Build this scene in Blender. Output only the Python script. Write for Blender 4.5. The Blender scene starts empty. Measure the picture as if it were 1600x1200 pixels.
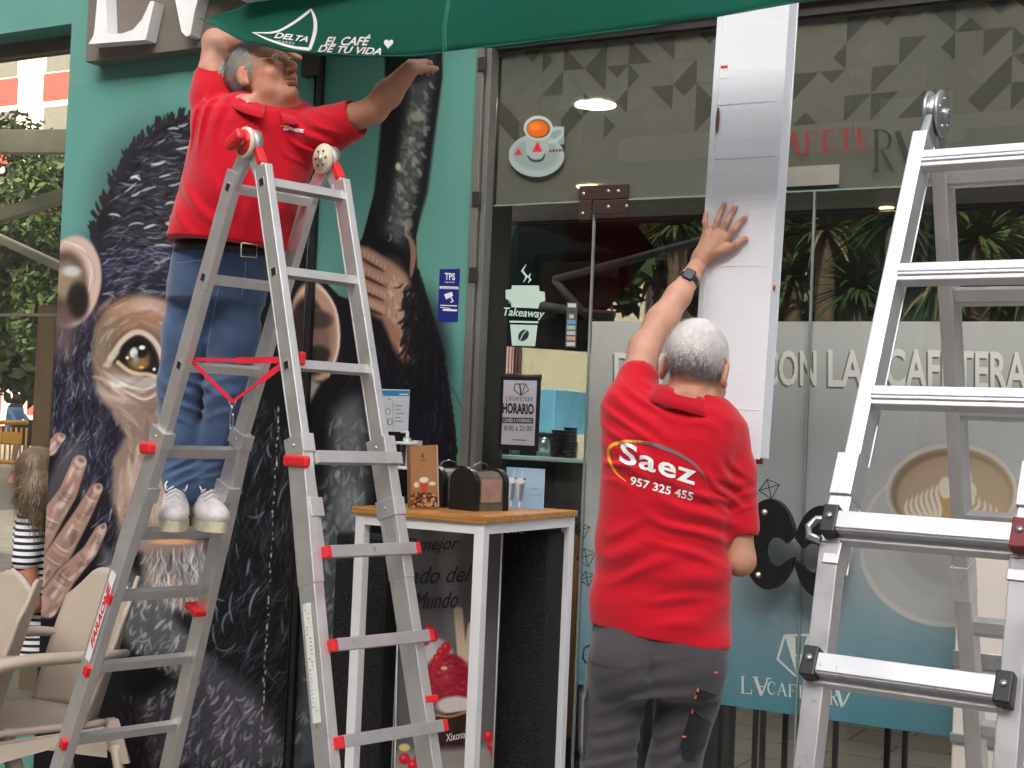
import bpy, bmesh, math, random
import numpy as np
from mathutils import Vector, Matrix
from mathutils.bvhtree import BVHTree
from mathutils.geometry import tessellate_polygon

# ------------------------------------------------------------------ camera, world, sun, exposure
scn = bpy.context.scene
RX = math.radians
CAMA, PITCH, ROLL, FPX = RX(29.5), RX(1.7), math.atan(.042), 2200.0
fwdH = np.array([-math.sin(CAMA), math.cos(CAMA), 0.]); rgtH = np.array([math.cos(CAMA), math.sin(CAMA), 0.]); upH = np.array([0, 0, 1.])
_F = fwdH*math.cos(PITCH)+upH*math.sin(PITCH); _U0 = upH*math.cos(PITCH)-fwdH*math.sin(PITCH)
_R = rgtH*math.cos(ROLL)+_U0*math.sin(ROLL); _U = _U0*math.cos(ROLL)-rgtH*math.sin(ROLL)
CAMP = np.array([0, -5., 1.43])
cam = bpy.data.cameras.new('camera'); camo = bpy.data.objects.new('camera', cam); scn.collection.objects.link(camo)
mw = Matrix(((_R[0], _U[0], -_F[0], CAMP[0]), (_R[1], _U[1], -_F[1], CAMP[1]), (_R[2], _U[2], -_F[2], CAMP[2]), (0, 0, 0, 1)))
camo.matrix_world = mw
cam.sensor_width = 36; cam.lens = FPX/1600*36; cam.clip_end = 500; cam.clip_start = .05
scn.camera = camo

GZ = -.40                     # pavement height
SUN_EL, SUN_AZ = 34, 166      # sun stands behind an added, unseen tall building on the camera's side: the cafe front is in open shade
world = bpy.data.worlds.new('World'); scn.world = world; world.use_nodes = True
wn = world.node_tree; wn.nodes.clear()
wo = wn.nodes.new('ShaderNodeOutputWorld'); wb = wn.nodes.new('ShaderNodeBackground'); ws = wn.nodes.new('ShaderNodeTexSky')
ws.sky_type = 'NISHITA'; ws.sun_disc = False; ws.sun_elevation = RX(SUN_EL); ws.sun_rotation = RX(SUN_AZ); ws.dust_density = 5.0; ws.air_density = .7; ws.ozone_density = .3
wb.inputs[1].default_value = .15
wh_ = wn.nodes.new('ShaderNodeHueSaturation'); wh_.inputs['Saturation'].default_value = .45; wn.links.new(ws.outputs[0], wh_.inputs['Color']); wn.links.new(wh_.outputs[0], wb.inputs[0]); wn.links.new(wb.outputs[0], wo.inputs[0])
sl = bpy.data.lights.new('sun', 'SUN'); sl.energy = 2.6; sl.angle = RX(.5); sl.color = (1, .95, .86)
so = bpy.data.objects.new('sun', sl); scn.collection.objects.link(so)
sd = Vector((math.sin(RX(SUN_AZ))*math.cos(RX(SUN_EL)), math.cos(RX(SUN_AZ))*math.cos(RX(SUN_EL)), math.sin(RX(SUN_EL))))
so.rotation_euler = sd.to_track_quat('Z', 'Y').to_euler()
scn.view_settings.view_transform = 'Standard'; scn.view_settings.look = 'None'; scn.view_settings.gamma = 1
scn.view_settings.use_curve_mapping = False
scn.view_settings.exposure = 1.85
scn.cycles.max_bounces = 7; scn.cycles.transparent_max_bounces = 16

# ------------------------------------------------------------------ pixel <-> world helpers (photo 1600x1200)
def ray(x, y): return _F+(x-800)/FPX*_R-(y-600)/FPX*_U
def PY(x, y, Y=0.): d = ray(x, y); return CAMP+d*((Y-CAMP[1])/d[1])
def PD(x, y, D): return CAMP+ray(x, y)*D
def CH(r, f, z): return np.array([CAMP[0], CAMP[1], 0])+rgtH*r+fwdH*f+np.array([0, 0, z])
def proj(P):
    d = np.asarray(P)-CAMP; z = d@_F
    return 800+FPX*(d@_R)/z, 600-FPX*(d@_U)/z, z
V = lambda *a: np.array(a, float)
rnd = random.Random(7)

# ------------------------------------------------------------------ objects
C = scn.collection
def thing(name, label, cat, loc=(0, 0, 0), group=None):
    o = bpy.data.objects.new(name, None); C.objects.link(o); o.location = loc; o.empty_display_size = .1
    o['label'] = label; o['category'] = cat
    if group: o['group'] = group
    o['_r'] = [float(v) for v in loc]
    return o
def root_loc(p):
    while p.parent: p = p.parent
    return Vector(p['_r']) if '_r' in p else Vector(p.location)
def link(name, me, mats, parent=None, smooth=False, bevel=0, seg=2, label=None):
    if not isinstance(mats, (list, tuple)): mats = [mats]
    for m in mats: me.materials.append(m)
    if parent is not None:
        rl = root_loc(parent)
        if rl.length > 0: me.transform(Matrix.Translation(-rl))
    if smooth: me.polygons.foreach_set('use_smooth', [True]*len(me.polygons))
    o = bpy.data.objects.new(name, me); C.objects.link(o)
    if parent is not None: o.parent = parent
    if bevel:
        b = o.modifiers.new('b', 'BEVEL'); b.width = bevel; b.segments = seg; b.limit_method = 'ANGLE'; b.angle_limit = RX(40)
    if label: o['label'] = label
    return o
def tag(o, label, cat, group=None):
    o['label'] = label; o['category'] = cat
    if group: o['group'] = group
    return o
def struct(o, kind='structure'): o['kind'] = kind; return o

class MB:
    def __init__(s): s.v = []; s.f = []; s.m = []; s.cur = 0; s.sm = []
    def _add(s, vs, fs, smooth=False):
        n = len(s.v); s.v += [tuple(map(float, v)) for v in vs]
        for f in fs: s.f.append(tuple(n+i for i in f)); s.m.append(s.cur); s.sm.append(smooth)
        return s
    def box(s, lo, hi):
        x0, y0, z0 = lo; x1, y1, z1 = hi
        return s._add([(x0, y0, z0), (x1, y0, z0), (x1, y1, z0), (x0, y1, z0), (x0, y0, z1), (x1, y0, z1), (x1, y1, z1), (x0, y1, z1)],
                      [(0, 3, 2, 1), (4, 5, 6, 7), (0, 1, 5, 4), (1, 2, 6, 5), (2, 3, 7, 6), (3, 0, 4, 7)])
    def obox(s, p, q, a, wa, b, wb):
        """bar from p to q, width wa along a and wb along b"""
        p, q, a, b = map(lambda t: np.asarray(t, float), (p, q, a, b)); a = a/np.linalg.norm(a); b = b/np.linalg.norm(b)
        vs = []
        for c in (p, q):
            for sa, sb in ((-1, -1), (1, -1), (1, 1), (-1, 1)): vs.append(c+a*sa*wa/2+b*sb*wb/2)
        fs = [(0, 3, 2, 1), (4, 5, 6, 7), (0, 1, 5, 4), (1, 2, 6, 5), (2, 3, 7, 6), (3, 0, 4, 7)]
        n = np.cross(vs[1]-vs[0], vs[3]-vs[0])
        if n@(q-p) < 0: fs = [tuple(reversed(f)) for f in fs]
        return s._add(vs, fs)
    def tube(s, pts, r, n=10, cap=True, flat=1.0, upv=(0, 0, 1)):
        pts = [np.asarray(p, float) for p in pts]; rs = r if isinstance(r, (list, tuple)) else [r]*len(pts)
        vs = []; up = np.array(upv, float)
        for i, p in enumerate(pts):
            d = pts[min(i+1, len(pts)-1)]-pts[max(i-1, 0)]; d = d/(np.linalg.norm(d)+1e-9)
            a = np.cross(d, up)
            if np.linalg.norm(a) < .05: a = np.cross(d, [0, 1, .1])
            a = a/np.linalg.norm(a); b = np.cross(d, a)
            for k in range(n):
                t = 2*math.pi*k/n; vs.append(p+rs[i]*(a*math.cos(t)+b*math.sin(t)*flat))
        fs = []
        for i in range(len(pts)-1):
            for k in range(n): fs.append((i*n+k, i*n+(k+1) % n, (i+1)*n+(k+1) % n, (i+1)*n+k))
        if cap: fs += [tuple(range(n-1, -1, -1)), tuple((len(pts)-1)*n+k for k in range(n))]
        return s._add(vs, fs, True)
    def lathe(s, c, prof, n=24, ax=None):
        """profile [(r, h)...] about axis (default +z) through c"""
        c = np.asarray(c, float); ax = np.array([0, 0, 1.]) if ax is None else np.asarray(ax, float)/np.linalg.norm(ax)
        a = np.cross(ax, [0.3, 1, .2]); a /= np.linalg.norm(a); b = np.cross(ax, a)
        vs = []
        for r, h in prof:
            for k in range(n):
                t = 2*math.pi*k/n; vs.append(c+ax*h+(a*math.cos(t)+b*math.sin(t))*r)
        fs = []
        for i in range(len(prof)-1):
            for k in range(n): fs.append((i*n+k, i*n+(k+1) % n, (i+1)*n+(k+1) % n, (i+1)*n+k))
        fs += [tuple(range(n-1, -1, -1)), tuple((len(prof)-1)*n+k for k in range(n))]
        return s._add(vs, fs, True)
    def prism(s, pts, off):
        """closed polygon of 3D points extruded by vector off"""
        pts = [np.asarray(p, float) for p in pts]; n = len(pts); off = np.asarray(off, float)
        tris = tessellate_polygon([[Vector(p) for p in pts]])
        nm = sum((np.cross(pts[i], pts[(i+1) % n]) for i in range(n)), np.zeros(3))
        fs = []
        flip = (nm@off) > 0
        for t in tris:
            tn = np.cross(pts[t[1]]-pts[t[0]], pts[t[2]]-pts[t[0]])
            t = tuple(t) if (tn@off) < 0 else tuple(reversed(t))
            fs.append(t); fs.append(tuple(n+i for i in reversed(t)))
        for i in range(n):
            j = (i+1) % n
            fs.append((i, j, n+j, n+i) if not flip else (j, i, n+i, n+j))
        return s._add(pts+[p+off for p in pts], fs)
    def face(s, pts): return s._add(pts, [tuple(range(len(pts)))])
    def poly(s, pts):
        pts = [np.asarray(p, float) for p in pts]
        return s._add(pts, [tuple(t) for t in tessellate_polygon([[Vector(p) for p in pts]])])
    def me(s, name):
        m = bpy.data.meshes.new(name); m.from_pydata(s.v, [], s.f)
        m.polygons.foreach_set('material_index', s.m); m.polygons.foreach_set('use_smooth', s.sm); m.update(); return m
    def build(s, name, mats, parent=None, bevel=0, smooth=False, seg=2, label=None):
        return link(name, s.me(name), mats, parent, smooth, bevel, seg, label)

def copy_tree(o, parent=None):
    c = o.copy(); C.objects.link(c); c.parent = parent
    for ch in list(o.children): copy_tree(ch, c)
    return c

# ------------------------------------------------------------------ materials
_M = {}
def s2l(c): return tuple(((v/255)/12.92 if v/255 <= .04045 else ((v/255+.055)/1.055)**2.4) for v in c)
def mat(name, col=(.5, .5, .5), rough=.6, metal=0., var=.12, vs=8., bump=0., bs=200., spec=.5, vcol=False, fn=None, coat=0, sss=0, dirt=0):
    if name in _M: return _M[name]
    m = bpy.data.materials.new(name); m.use_nodes = True; nt = m.node_tree; b = nt.nodes['Principled BSDF']
    b.inputs['Roughness'].default_value = rough; b.inputs['Metallic'].default_value = metal
    b.inputs['Specular IOR Level'].default_value = spec
    if coat: b.inputs['Coat Weight'].default_value = coat
    tc = nt.nodes.new('ShaderNodeTexCoord')
    base = None
    if vcol:
        a = nt.nodes.new('ShaderNodeAttribute'); a.attribute_name = 'Col'; base = a.outputs['Color']
    else:
        rgb = nt.nodes.new('ShaderNodeRGB'); rgb.outputs[0].default_value = (*col, 1); base = rgb.outputs[0]
    if var:
        n = nt.nodes.new('ShaderNodeTexNoise'); n.inputs['Scale'].default_value = vs; n.inputs['Detail'].default_value = 6
        nt.links.new(tc.outputs['Object'], n.inputs['Vector'])
        mr = nt.nodes.new('ShaderNodeMapRange'); mr.inputs[1].default_value = .3; mr.inputs[2].default_value = .7
        mr.inputs[3].default_value = 1-var; mr.inputs[4].default_value = 1+var; nt.links.new(n.outputs[0], mr.inputs[0])
        vm = nt.nodes.new('ShaderNodeVectorMath'); vm.operation = 'SCALE'
        nt.links.new(base, vm.inputs[0]); nt.links.new(mr.outputs[0], vm.inputs['Scale']); base = vm.outputs[0]
        if dirt:
            r2 = nt.nodes.new('ShaderNodeMapRange'); r2.inputs[1].default_value = .35; r2.inputs[2].default_value = .7
            r2.inputs[3].default_value = rough-dirt; r2.inputs[4].default_value = rough+dirt
            n3 = nt.nodes.new('ShaderNodeTexNoise'); n3.inputs['Scale'].default_value = vs*3; n3.inputs['Detail'].default_value = 8
            nt.links.new(tc.outputs['Object'], n3.inputs['Vector'])
            nt.links.new(n3.outputs[0], r2.inputs[0]); nt.links.new(r2.outputs[0], b.inputs['Roughness'])
    nt.links.new(base, b.inputs['Base Color'])
    if bump:
        n2 = nt.nodes.new('ShaderNodeTexNoise'); n2.inputs['Scale'].default_value = bs; n2.inputs['Detail'].default_value = 3
        nt.links.new(tc.outputs['Object'], n2.inputs['Vector'])
        bp = nt.nodes.new('ShaderNodeBump'); bp.inputs['Strength'].default_value = bump; bp.inputs['Distance'].default_value = .01
        nt.links.new(n2.outputs[0], bp.inputs['Height']); nt.links.new(bp.outputs[0], b.inputs['Normal'])
    if sss:
        b.inputs['Subsurface Weight'].default_value = sss; b.inputs['Subsurface Radius'].default_value = (.01, .004, .002); b.inputs['Subsurface Scale'].default_value = .5
    if fn: fn(nt, b, tc)
    _M[name] = m; return m
def emis(name, col, st):
    if name in _M: return _M[name]
    m = bpy.data.materials.new(name); m.use_nodes = True; nt = m.node_tree; nt.nodes.clear()
    o = nt.nodes.new('ShaderNodeOutputMaterial'); e = nt.nodes.new('ShaderNodeEmission'); e.inputs[0].default_value = (*col, 1); e.inputs[1].default_value = st
    nt.links.new(e.outputs[0], o.inputs[0]); _M[name] = m; return m
def glass_mat(name, tint=(.965, .975, .97), base=.045):
    m = bpy.data.materials.new(name); m.use_nodes = True; nt = m.node_tree; nt.nodes.clear()
    o = nt.nodes.new('ShaderNodeOutputMaterial'); t = nt.nodes.new('ShaderNodeBsdfTransparent'); t.inputs[0].default_value = (*tint, 1)
    g = nt.nodes.new('ShaderNodeBsdfGlossy'); g.inputs['Roughness'].default_value = 0.0; g.inputs[0].default_value = (1, 1, 1, 1)
    fr = nt.nodes.new('ShaderNodeFresnel'); fr.inputs[0].default_value = 1.5
    mr = nt.nodes.new('ShaderNodeMapRange'); mr.inputs[1].default_value = .04; mr.inputs[2].default_value = 1; mr.inputs[3].default_value = base; mr.inputs[4].default_value = 1
    mx = nt.nodes.new('ShaderNodeMixShader')
    ge = nt.nodes.new('ShaderNodeNewGeometry'); s1 = nt.nodes.new('ShaderNodeMath'); s1.operation = 'SUBTRACT'; s1.inputs[0].default_value = 1; s2 = nt.nodes.new('ShaderNodeMath'); s2.operation = 'MULTIPLY'
    nt.links.new(ge.outputs['Backfacing'], s1.inputs[1]); nt.links.new(fr.outputs[0], mr.inputs[0]); nt.links.new(mr.outputs[0], s2.inputs[0]); nt.links.new(s1.outputs[0], s2.inputs[1]); nt.links.new(s2.outputs[0], mx.inputs[0]); nt.links.new(t.outputs[0], mx.inputs[1]); nt.links.new(g.outputs[0], mx.inputs[2]); nt.links.new(mx.outputs[0], o.inputs[0])
    _M[name] = m; return m
def film_mat(name, opac, grad=None, col=(.2, .2, .2), vcol=False):
    """translucent printed film; grad = [(z, rgb)...] printed colour by height"""
    m = bpy.data.materials.new(name); m.use_nodes = True; nt = m.node_tree; b = nt.nodes['Principled BSDF']; o = nt.nodes['Material Output']
    b.inputs['Roughness'].default_value = .55; b.inputs['Specular IOR Level'].default_value = .2
    b.inputs['Base Color'].default_value = (*col, 1)
    tc = nt.nodes.new('ShaderNodeTexCoord')
    if vcol:
        a = nt.nodes.new('ShaderNodeAttribute'); a.attribute_name = 'Col'; nt.links.new(a.outputs[0], b.inputs['Base Color'])
    if grad:
        g = nt.nodes.new('ShaderNodeNewGeometry'); sp = nt.nodes.new('ShaderNodeSeparateXYZ'); nt.links.new(g.outputs['Position'], sp.inputs[0])
        mr = nt.nodes.new('ShaderNodeMapRange'); z0, z1 = grad[0][0], grad[-1][0]
        mr.inputs[1].default_value = z0; mr.inputs[2].default_value = z1; nt.links.new(sp.outputs[2], mr.inputs[0])
        cr = nt.nodes.new('ShaderNodeValToRGB'); nt.links.new(mr.outputs[0], cr.inputs[0])
        el = cr.color_ramp.elements
        for i, (z, c) in enumerate(grad):
            e = el[i] if i < 2 and i != len(grad)-1 else (el[-1] if i == len(grad)-1 else el.new((z-z0)/(z1-z0)))
            if i == 1 and len(grad) > 2: e = el.new((z-z0)/(z1-z0))
            e.position = (z-z0)/(z1-z0); e.color = (*c, 1)
        nt.links.new(cr.outputs[0], b.inputs['Base Color'])
    t = nt.nodes.new('ShaderNodeBsdfTransparent'); mx = nt.nodes.new('ShaderNodeMixShader'); mx.inputs[0].default_value = opac
    nt.links.new(t.outputs[0], mx.inputs[1]); nt.links.new(b.outputs[0], mx.inputs[2]); nt.links.new(mx.outputs[0], o.inputs[0])
    _M[name] = m; return m
def cloth(name, col, var=.06, weave=.15, ws=900, rough=.85, folds=0, fs=6):
    def fn(nt, b, tc):
        b.inputs['Sheen Weight'].default_value = .25; b.inputs['Sheen Roughness'].default_value = .5
        n1 = nt.nodes.new('ShaderNodeTexNoise'); n1.inputs['Scale'].default_value = ws; n1.inputs['Detail'].default_value = 2
        n2 = nt.nodes.new('ShaderNodeTexNoise'); n2.inputs['Scale'].default_value = fs; n2.inputs['Detail'].default_value = 3; n2.inputs['Distortion'].default_value = 1.2
        mp = nt.nodes.new('ShaderNodeMapping'); mp.inputs['Scale'].default_value = (1, 1, 2.2); mp.inputs['Rotation'].default_value = (0, .5, .3)
        nt.links.new(tc.outputs['Object'], mp.inputs[0]); nt.links.new(mp.outputs[0], n2.inputs['Vector']); nt.links.new(tc.outputs['Object'], n1.inputs['Vector'])
        b1 = nt.nodes.new('ShaderNodeBump'); b1.inputs['Strength'].default_value = weave; b1.inputs['Distance'].default_value = .002
        b2 = nt.nodes.new('ShaderNodeBump'); b2.inputs['Strength'].default_value = folds; b2.inputs['Distance'].default_value = .03
        nt.links.new(n1.outputs[0], b1.inputs['Height']); nt.links.new(n2.outputs[0], b2.inputs['Height'])
        nt.links.new(b2.outputs[0], b1.inputs['Normal']); nt.links.new(b1.outputs[0], b.inputs['Normal'])
    return mat(name, col, rough, var=var, vs=5, spec=.2, fn=fn)

# ------------------------------------------------------------------ painter: pictures that are really painted or printed in the place
class Canvas:
    def __init__(s, x0, y0, x1, y1, base, sc=1.0):
        s.x0, s.y0, s.sc = x0, y0, sc; s.w = int((x1-x0)*sc)+1; s.h = int((y1-y0)*sc)+1
        s.a = np.empty((s.h, s.w, 3)); s.a[:] = base
    def _box(s, bx0, by0, bx1, by1):
        i0 = max(0, int((by0-s.y0)*s.sc)); i1 = min(s.h, int((by1-s.y0)*s.sc)+2); j0 = max(0, int((bx0-s.x0)*s.sc)); j1 = min(s.w, int((bx1-s.x0)*s.sc)+2)
        if i1 <= i0 or j1 <= j0: return None
        yy, xx = np.mgrid[i0:i1, j0:j1]; return slice(i0, i1), slice(j0, j1), xx/s.sc+s.x0, yy/s.sc+s.y0
    def mix(s, sl, m, col, al=1.0):
        m = (m*al)[..., None]; s.a[sl] = s.a[sl]*(1-m)+np.asarray(col, float)*m
    def poly(s, pts, col, al=1., soft=1.):
        p = np.array(pts, float); g = soft*2+1
        r = s._box(p[:, 0].min()-g, p[:, 1].min()-g, p[:, 0].max()+g, p[:, 1].max()+g)
        if r is None: return
        si, sj, X, Y = r; ins = np.zeros(X.shape, bool); d = np.full(X.shape, 1e9); n = len(p)
        for i in range(n):
            (xa, ya), (xb, yb) = p[i], p[(i+1) % n]
            c = ((ya > Y) != (yb > Y)) & (X < (xb-xa)*(Y-ya)/(yb-ya+1e-12)+xa); ins ^= c
            t = np.clip(((X-xa)*(xb-xa)+(Y-ya)*(yb-ya))/((xb-xa)**2+(yb-ya)**2+1e-9), 0, 1)
            d = np.minimum(d, np.hypot(X-xa-t*(xb-xa), Y-ya-t*(yb-ya)))
        sd = np.where(ins, -d, d); s.mix((si, sj), np.clip(.5-sd/(2*soft), 0, 1), col, al)
    def ell(s, cx, cy, rx, ry, col, al=1., soft=.3, rot=0.):
        R_ = max(rx, ry)*(1+soft)+2; r = s._box(cx-R_, cy-R_, cx+R_, cy+R_)
        if r is None: return
        si, sj, X, Y = r; c, sn = math.cos(RX(rot)), math.sin(RX(rot)); u = ((X-cx)*c+(Y-cy)*sn)/rx; v = (-(X-cx)*sn+(Y-cy)*c)/ry
        q = np.hypot(u, v); m = np.clip((1+soft-q)/(2*soft), 0, 1); m = m*m*(3-2*m); s.mix((si, sj), m, col, al)
    def stroke(s, pts, w, col, al=1., taper=True, soft=.7):
        p = np.array(pts, float)
        if len(p) > 2 and w >= 1.9:
            q = np.vstack([2*p[0]-p[1], p, 2*p[-1]-p[-2]]); o = []
            for i in range(1, len(q)-2):
                for t in np.linspace(0, 1, 5)[:-1]: o.append(.5*((2*q[i])+(-q[i-1]+q[i+1])*t+(2*q[i-1]-5*q[i]+4*q[i+1]-q[i+2])*t*t+(-q[i-1]+3*q[i]-3*q[i+1]+q[i+2])*t**3))
            p = np.array(o+[q[-2]])
        mw_ = max(w, 1)+2
        r = s._box(p[:, 0].min()-mw_, p[:, 1].min()-mw_, p[:, 0].max()+mw_, p[:, 1].max()+mw_)
        if r is None: return
        si, sj, X, Y = r; n = len(p)-1; best = np.full(X.shape, 1e9)
        for i in range(n):
            (xa, ya), (xb, yb) = p[i], p[i+1]
            t = np.clip(((X-xa)*(xb-xa)+(Y-ya)*(yb-ya))/((xb-xa)**2+(yb-ya)**2+1e-9), 0, 1); u = (i+t)/n
            ww = w/2*(np.sqrt(np.clip(4*u*(1-u), .02, 1)) if taper else 1)
            best = np.minimum(best, np.hypot(X-xa-t*(xb-xa), Y-ya-t*(yb-ya))-ww)
        s.mix((si, sj), np.clip(.5-best/(2*soft), 0, 1), col, al)
    def fur(s, n, region, dirf, L, w, cols, al=(.5, 1), rng=None, curve=.25):
        """n brush hairs inside polygon region; dirf(x,y)->angle in degrees (0 right, 90 down)"""
        rng = rng or rnd; p = np.array(region, float); x0, y0 = p.min(0); x1, y1 = p.max(0); k = 0; m = len(p); tries = 0
        while k < n and tries < n*12:
            tries += 1
            x = rng.uniform(x0, x1); y = rng.uniform(y0, y1); ins = False
            for i in range(m):
                (xa, ya), (xb, yb) = p[i], p[(i+1) % m]
                if (ya > y) != (yb > y) and x < (xb-xa)*(y-ya)/(yb-ya+1e-12)+xa: ins = not ins
            if not ins: continue
            k += 1; a = RX(dirf(x, y)+rng.gauss(0, 12)); l = rng.uniform(*L); cv = rng.gauss(0, curve)
            pts = []; px, py = x, y
            for q in range(4):
                pts.append((px, py)); px += math.cos(a)*l/3; py += math.sin(a)*l/3; a += cv
            c = rng.choice(cols); s.stroke(pts, rng.uniform(*w), c, rng.uniform(*al))
    def lin(s, X, Y):
        fx = np.clip((X-s.x0)*s.sc, 0, s.w-1.001); fy = np.clip((Y-s.y0)*s.sc, 0, s.h-1.001); i = fy.astype(int); j = fx.astype(int); u = (fx-j)[..., None]; v = (fy-i)[..., None]
        c = (s.a[i, j]*(1-u)+s.a[i, j+1]*u)*(1-v)+(s.a[i+1, j]*(1-u)+s.a[i+1, j+1]*u)*v
        c = np.clip(c, 0, 255)/255; return np.where(c <= .04045, c/12.92, ((c+.055)/1.055)**2.4)
def set_col(me, cols):
    ca = me.color_attributes.new('Col', 'FLOAT_COLOR', 'POINT'); a = np.ones((len(me.vertices), 4), np.float32); a[:, :3] = cols; ca.data.foreach_set('color', a.ravel())
def sheet(name, cv, x0, x1, z0, z1, Y, step, m, parent, inside=None, gain=1.0, mapf=None):
    """flat painted sheet in the plane Y, colours taken from the canvas by where each vertex stands"""
    nx = max(2, int((x1-x0)/step)+1); nz = max(2, int((z1-z0)/step)+1)
    xs = np.linspace(x0, x1, nx); zs = np.linspace(z0, z1, nz); Xg, Zg = np.meshgrid(xs, zs)
    P = np.stack([Xg, np.full_like(Xg, Y), Zg], -1)
    if mapf: px, py = mapf((Xg-x0)/(x1-x0), (Zg-z0)/(z1-z0))
    else: px, py, _ = proj(P)
    cols = cv.lin(px, py)*gain
    idx = np.arange(nx*nz).reshape(nz, nx)
    q = np.stack([idx[:-1, :-1], idx[:-1, 1:], idx[1:, 1:], idx[1:, :-1]], -1).reshape(-1, 4)
    if inside is not None:
        k = inside(px, py, Xg, Zg).ravel(); q = q[k[q].all(1)]
        used = np.zeros(nx*nz, bool); used[q.ravel()] = True; mp = np.cumsum(used)-1; q = mp[q]
    else: used = np.ones(nx*nz, bool)
    vv = P.reshape(-1, 3)[used]; me = bpy.data.meshes.new(name)
    me.vertices.add(len(vv)); me.vertices.foreach_set('co', vv.ravel().astype(np.float32))
    me.loops.add(q.size); me.loops.foreach_set('vertex_index', q.ravel().astype(np.int32))
    me.polygons.add(len(q)); me.polygons.foreach_set('loop_start', (np.arange(len(q))*4).astype(np.int32)); me.polygons.foreach_set('loop_total', np.full(len(q), 4, np.int32))
    me.update(calc_edges=True); set_col(me, cols.reshape(-1, 3)[used])
    return link(name, me, m, parent)

# ------------------------------------------------------------------ text
def text2d(body, res=3, bold=0., shear=0., sx=1., space=1.):
    cu = bpy.data.curves.new('t', 'FONT'); cu.body = body; cu.resolution_u = res; cu.offset = bold; cu.shear = shear; cu.space_character = space
    ob = bpy.data.objects.new('t', cu); C.objects.link(ob); bpy.context.view_layer.update()
    me = bpy.data.meshes.new_from_object(ob.evaluated_get(bpy.context.evaluated_depsgraph_get()))
    v = np.array([tuple(x.co[:2]) for x in me.vertices]); f = [tuple(p.vertices) for p in me.polygons]
    bpy.data.objects.remove(ob); bpy.data.curves.remove(cu); bpy.data.meshes.remove(me)
    v = v-v.min(0); return v/v.max(0)[None], f        # normalised to unit box
def map_quad(v, p0, p1, h):
    """unit box -> px: baseline from p0 to p1 (px), letters h px high, upwards perpendicular-ish vertical vector or given vector"""
    p0 = np.array(p0, float); p1 = np.array(p1, float); hv = np.array(h if isinstance(h, (tuple, list)) else (0, -h), float)
    return p0+v[:, :1]*(p1-p0)+v[:, 1:]*hv
def px_mesh(items, to3d, name, m, parent, sub=0, thick=0, label=None):
    """items: list of (verts2d px, faces); to3d maps px->3D"""
    bm = bmesh.new()
    for v, f in items:
        bv = [bm.verts.new((x, y, 0)) for x, y in v]
        for q in f:
            try: bm.faces.new([bv[i] for i in q])
            except ValueError: pass
    if sub:
        bmesh.ops.triangulate(bm, faces=bm.faces[:])
        for _ in range(3):
            e = [e for e in bm.edges if e.calc_length() > sub]
            if not e: break
            bmesh.ops.subdivide_edges(bm, edges=e, cuts=1, use_grid_fill=False); bmesh.ops.triangulate(bm, faces=[f for f in bm.faces if len(f.verts) > 3])
    dead = []
    for v in bm.verts:
        p = to3d(v.co.x, v.co.y)
        if p is None: dead.append(v)
        else: v.co = Vector(p)
    bmesh.ops.delete(bm, geom=dead, context='VERTS')
    me = bpy.data.meshes.new(name); bm.to_mesh(me); bm.free()
    return link(name, me, m, parent, label=label)
def polyit(pts):
    p = [Vector((x, y, 0)) for x, y in pts]
    return np.array([(x, y) for x, y in pts], float), [tuple(t) for t in tessellate_polygon([p])]
def lineit(pts, w):
    """polyline as thin quads (px)"""
    vs = []; fs = []; p = np.array(pts, float); ws_ = w if isinstance(w, (list, tuple)) else [w]*len(p)
    for i in range(len(p)):
        d = p[min(i+1, len(p)-1)]-p[max(i-1, 0)]; d = d/(np.linalg.norm(d)+1e-9); n = np.array([-d[1], d[0]])*ws_[i]/2; vs += [p[i]-n, p[i]+n]
    for i in range(len(p)-1): fs.append((2*i, 2*i+1, 2*i+3, 2*i+2))
    return np.array(vs), fs
def smooth(pts, w=None, n=5):
    p = np.array([list(q)+([ww] if w is not None else []) for q, ww in zip(pts, w if w is not None else pts)], float); q = np.vstack([2*p[0]-p[1], p, 2*p[-1]-p[-2]]); o = []
    for i in range(1, len(q)-2):
        for t in np.linspace(0, 1, n+1)[:-1]: o.append(.5*((2*q[i])+(-q[i-1]+q[i+1])*t+(2*q[i-1]-5*q[i]+4*q[i+1]-q[i+2])*t*t+(-q[i-1]+3*q[i]-3*q[i+1]+q[i+2])*t**3))
    o = np.array(o+[q[-2]])
    return lineit(o[:, :2], list(o[:, 2])) if w is not None else o
def ellpts(cx, cy, rx, ry, n=32, a0=0, a1=360, rot=0):
    o = []
    for k in range(n):
        t = RX(a0+(a1-a0)*k/(n if a1-a0 == 360 else n-1)); x = rx*math.cos(t); y = ry*math.sin(t); c, s_ = math.cos(RX(rot)), math.sin(RX(rot))
        o.append((cx+x*c-y*s_, cy+x*s_+y*c))
    return o
def onY(Y): return lambda x, y: PY(x, y, Y)
def on_surface(obj, off=.002, scale=1):
    bm = bmesh.new(); bm.from_mesh(obj.data); bmesh.ops.triangulate(bm, faces=bm.faces[:]); bv = BVHTree.FromBMesh(bm); bm.free()
    rl = root_loc(obj) if obj.parent else Vector()
    o = Vector(CAMP)-rl
    def f(x, y):
        d = Vector(ray(x, y)).normalized(); h = bv.ray_cast(o, d)
        if h[0] is None: return None
        return h[0]-d*off+rl
    return f
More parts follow.
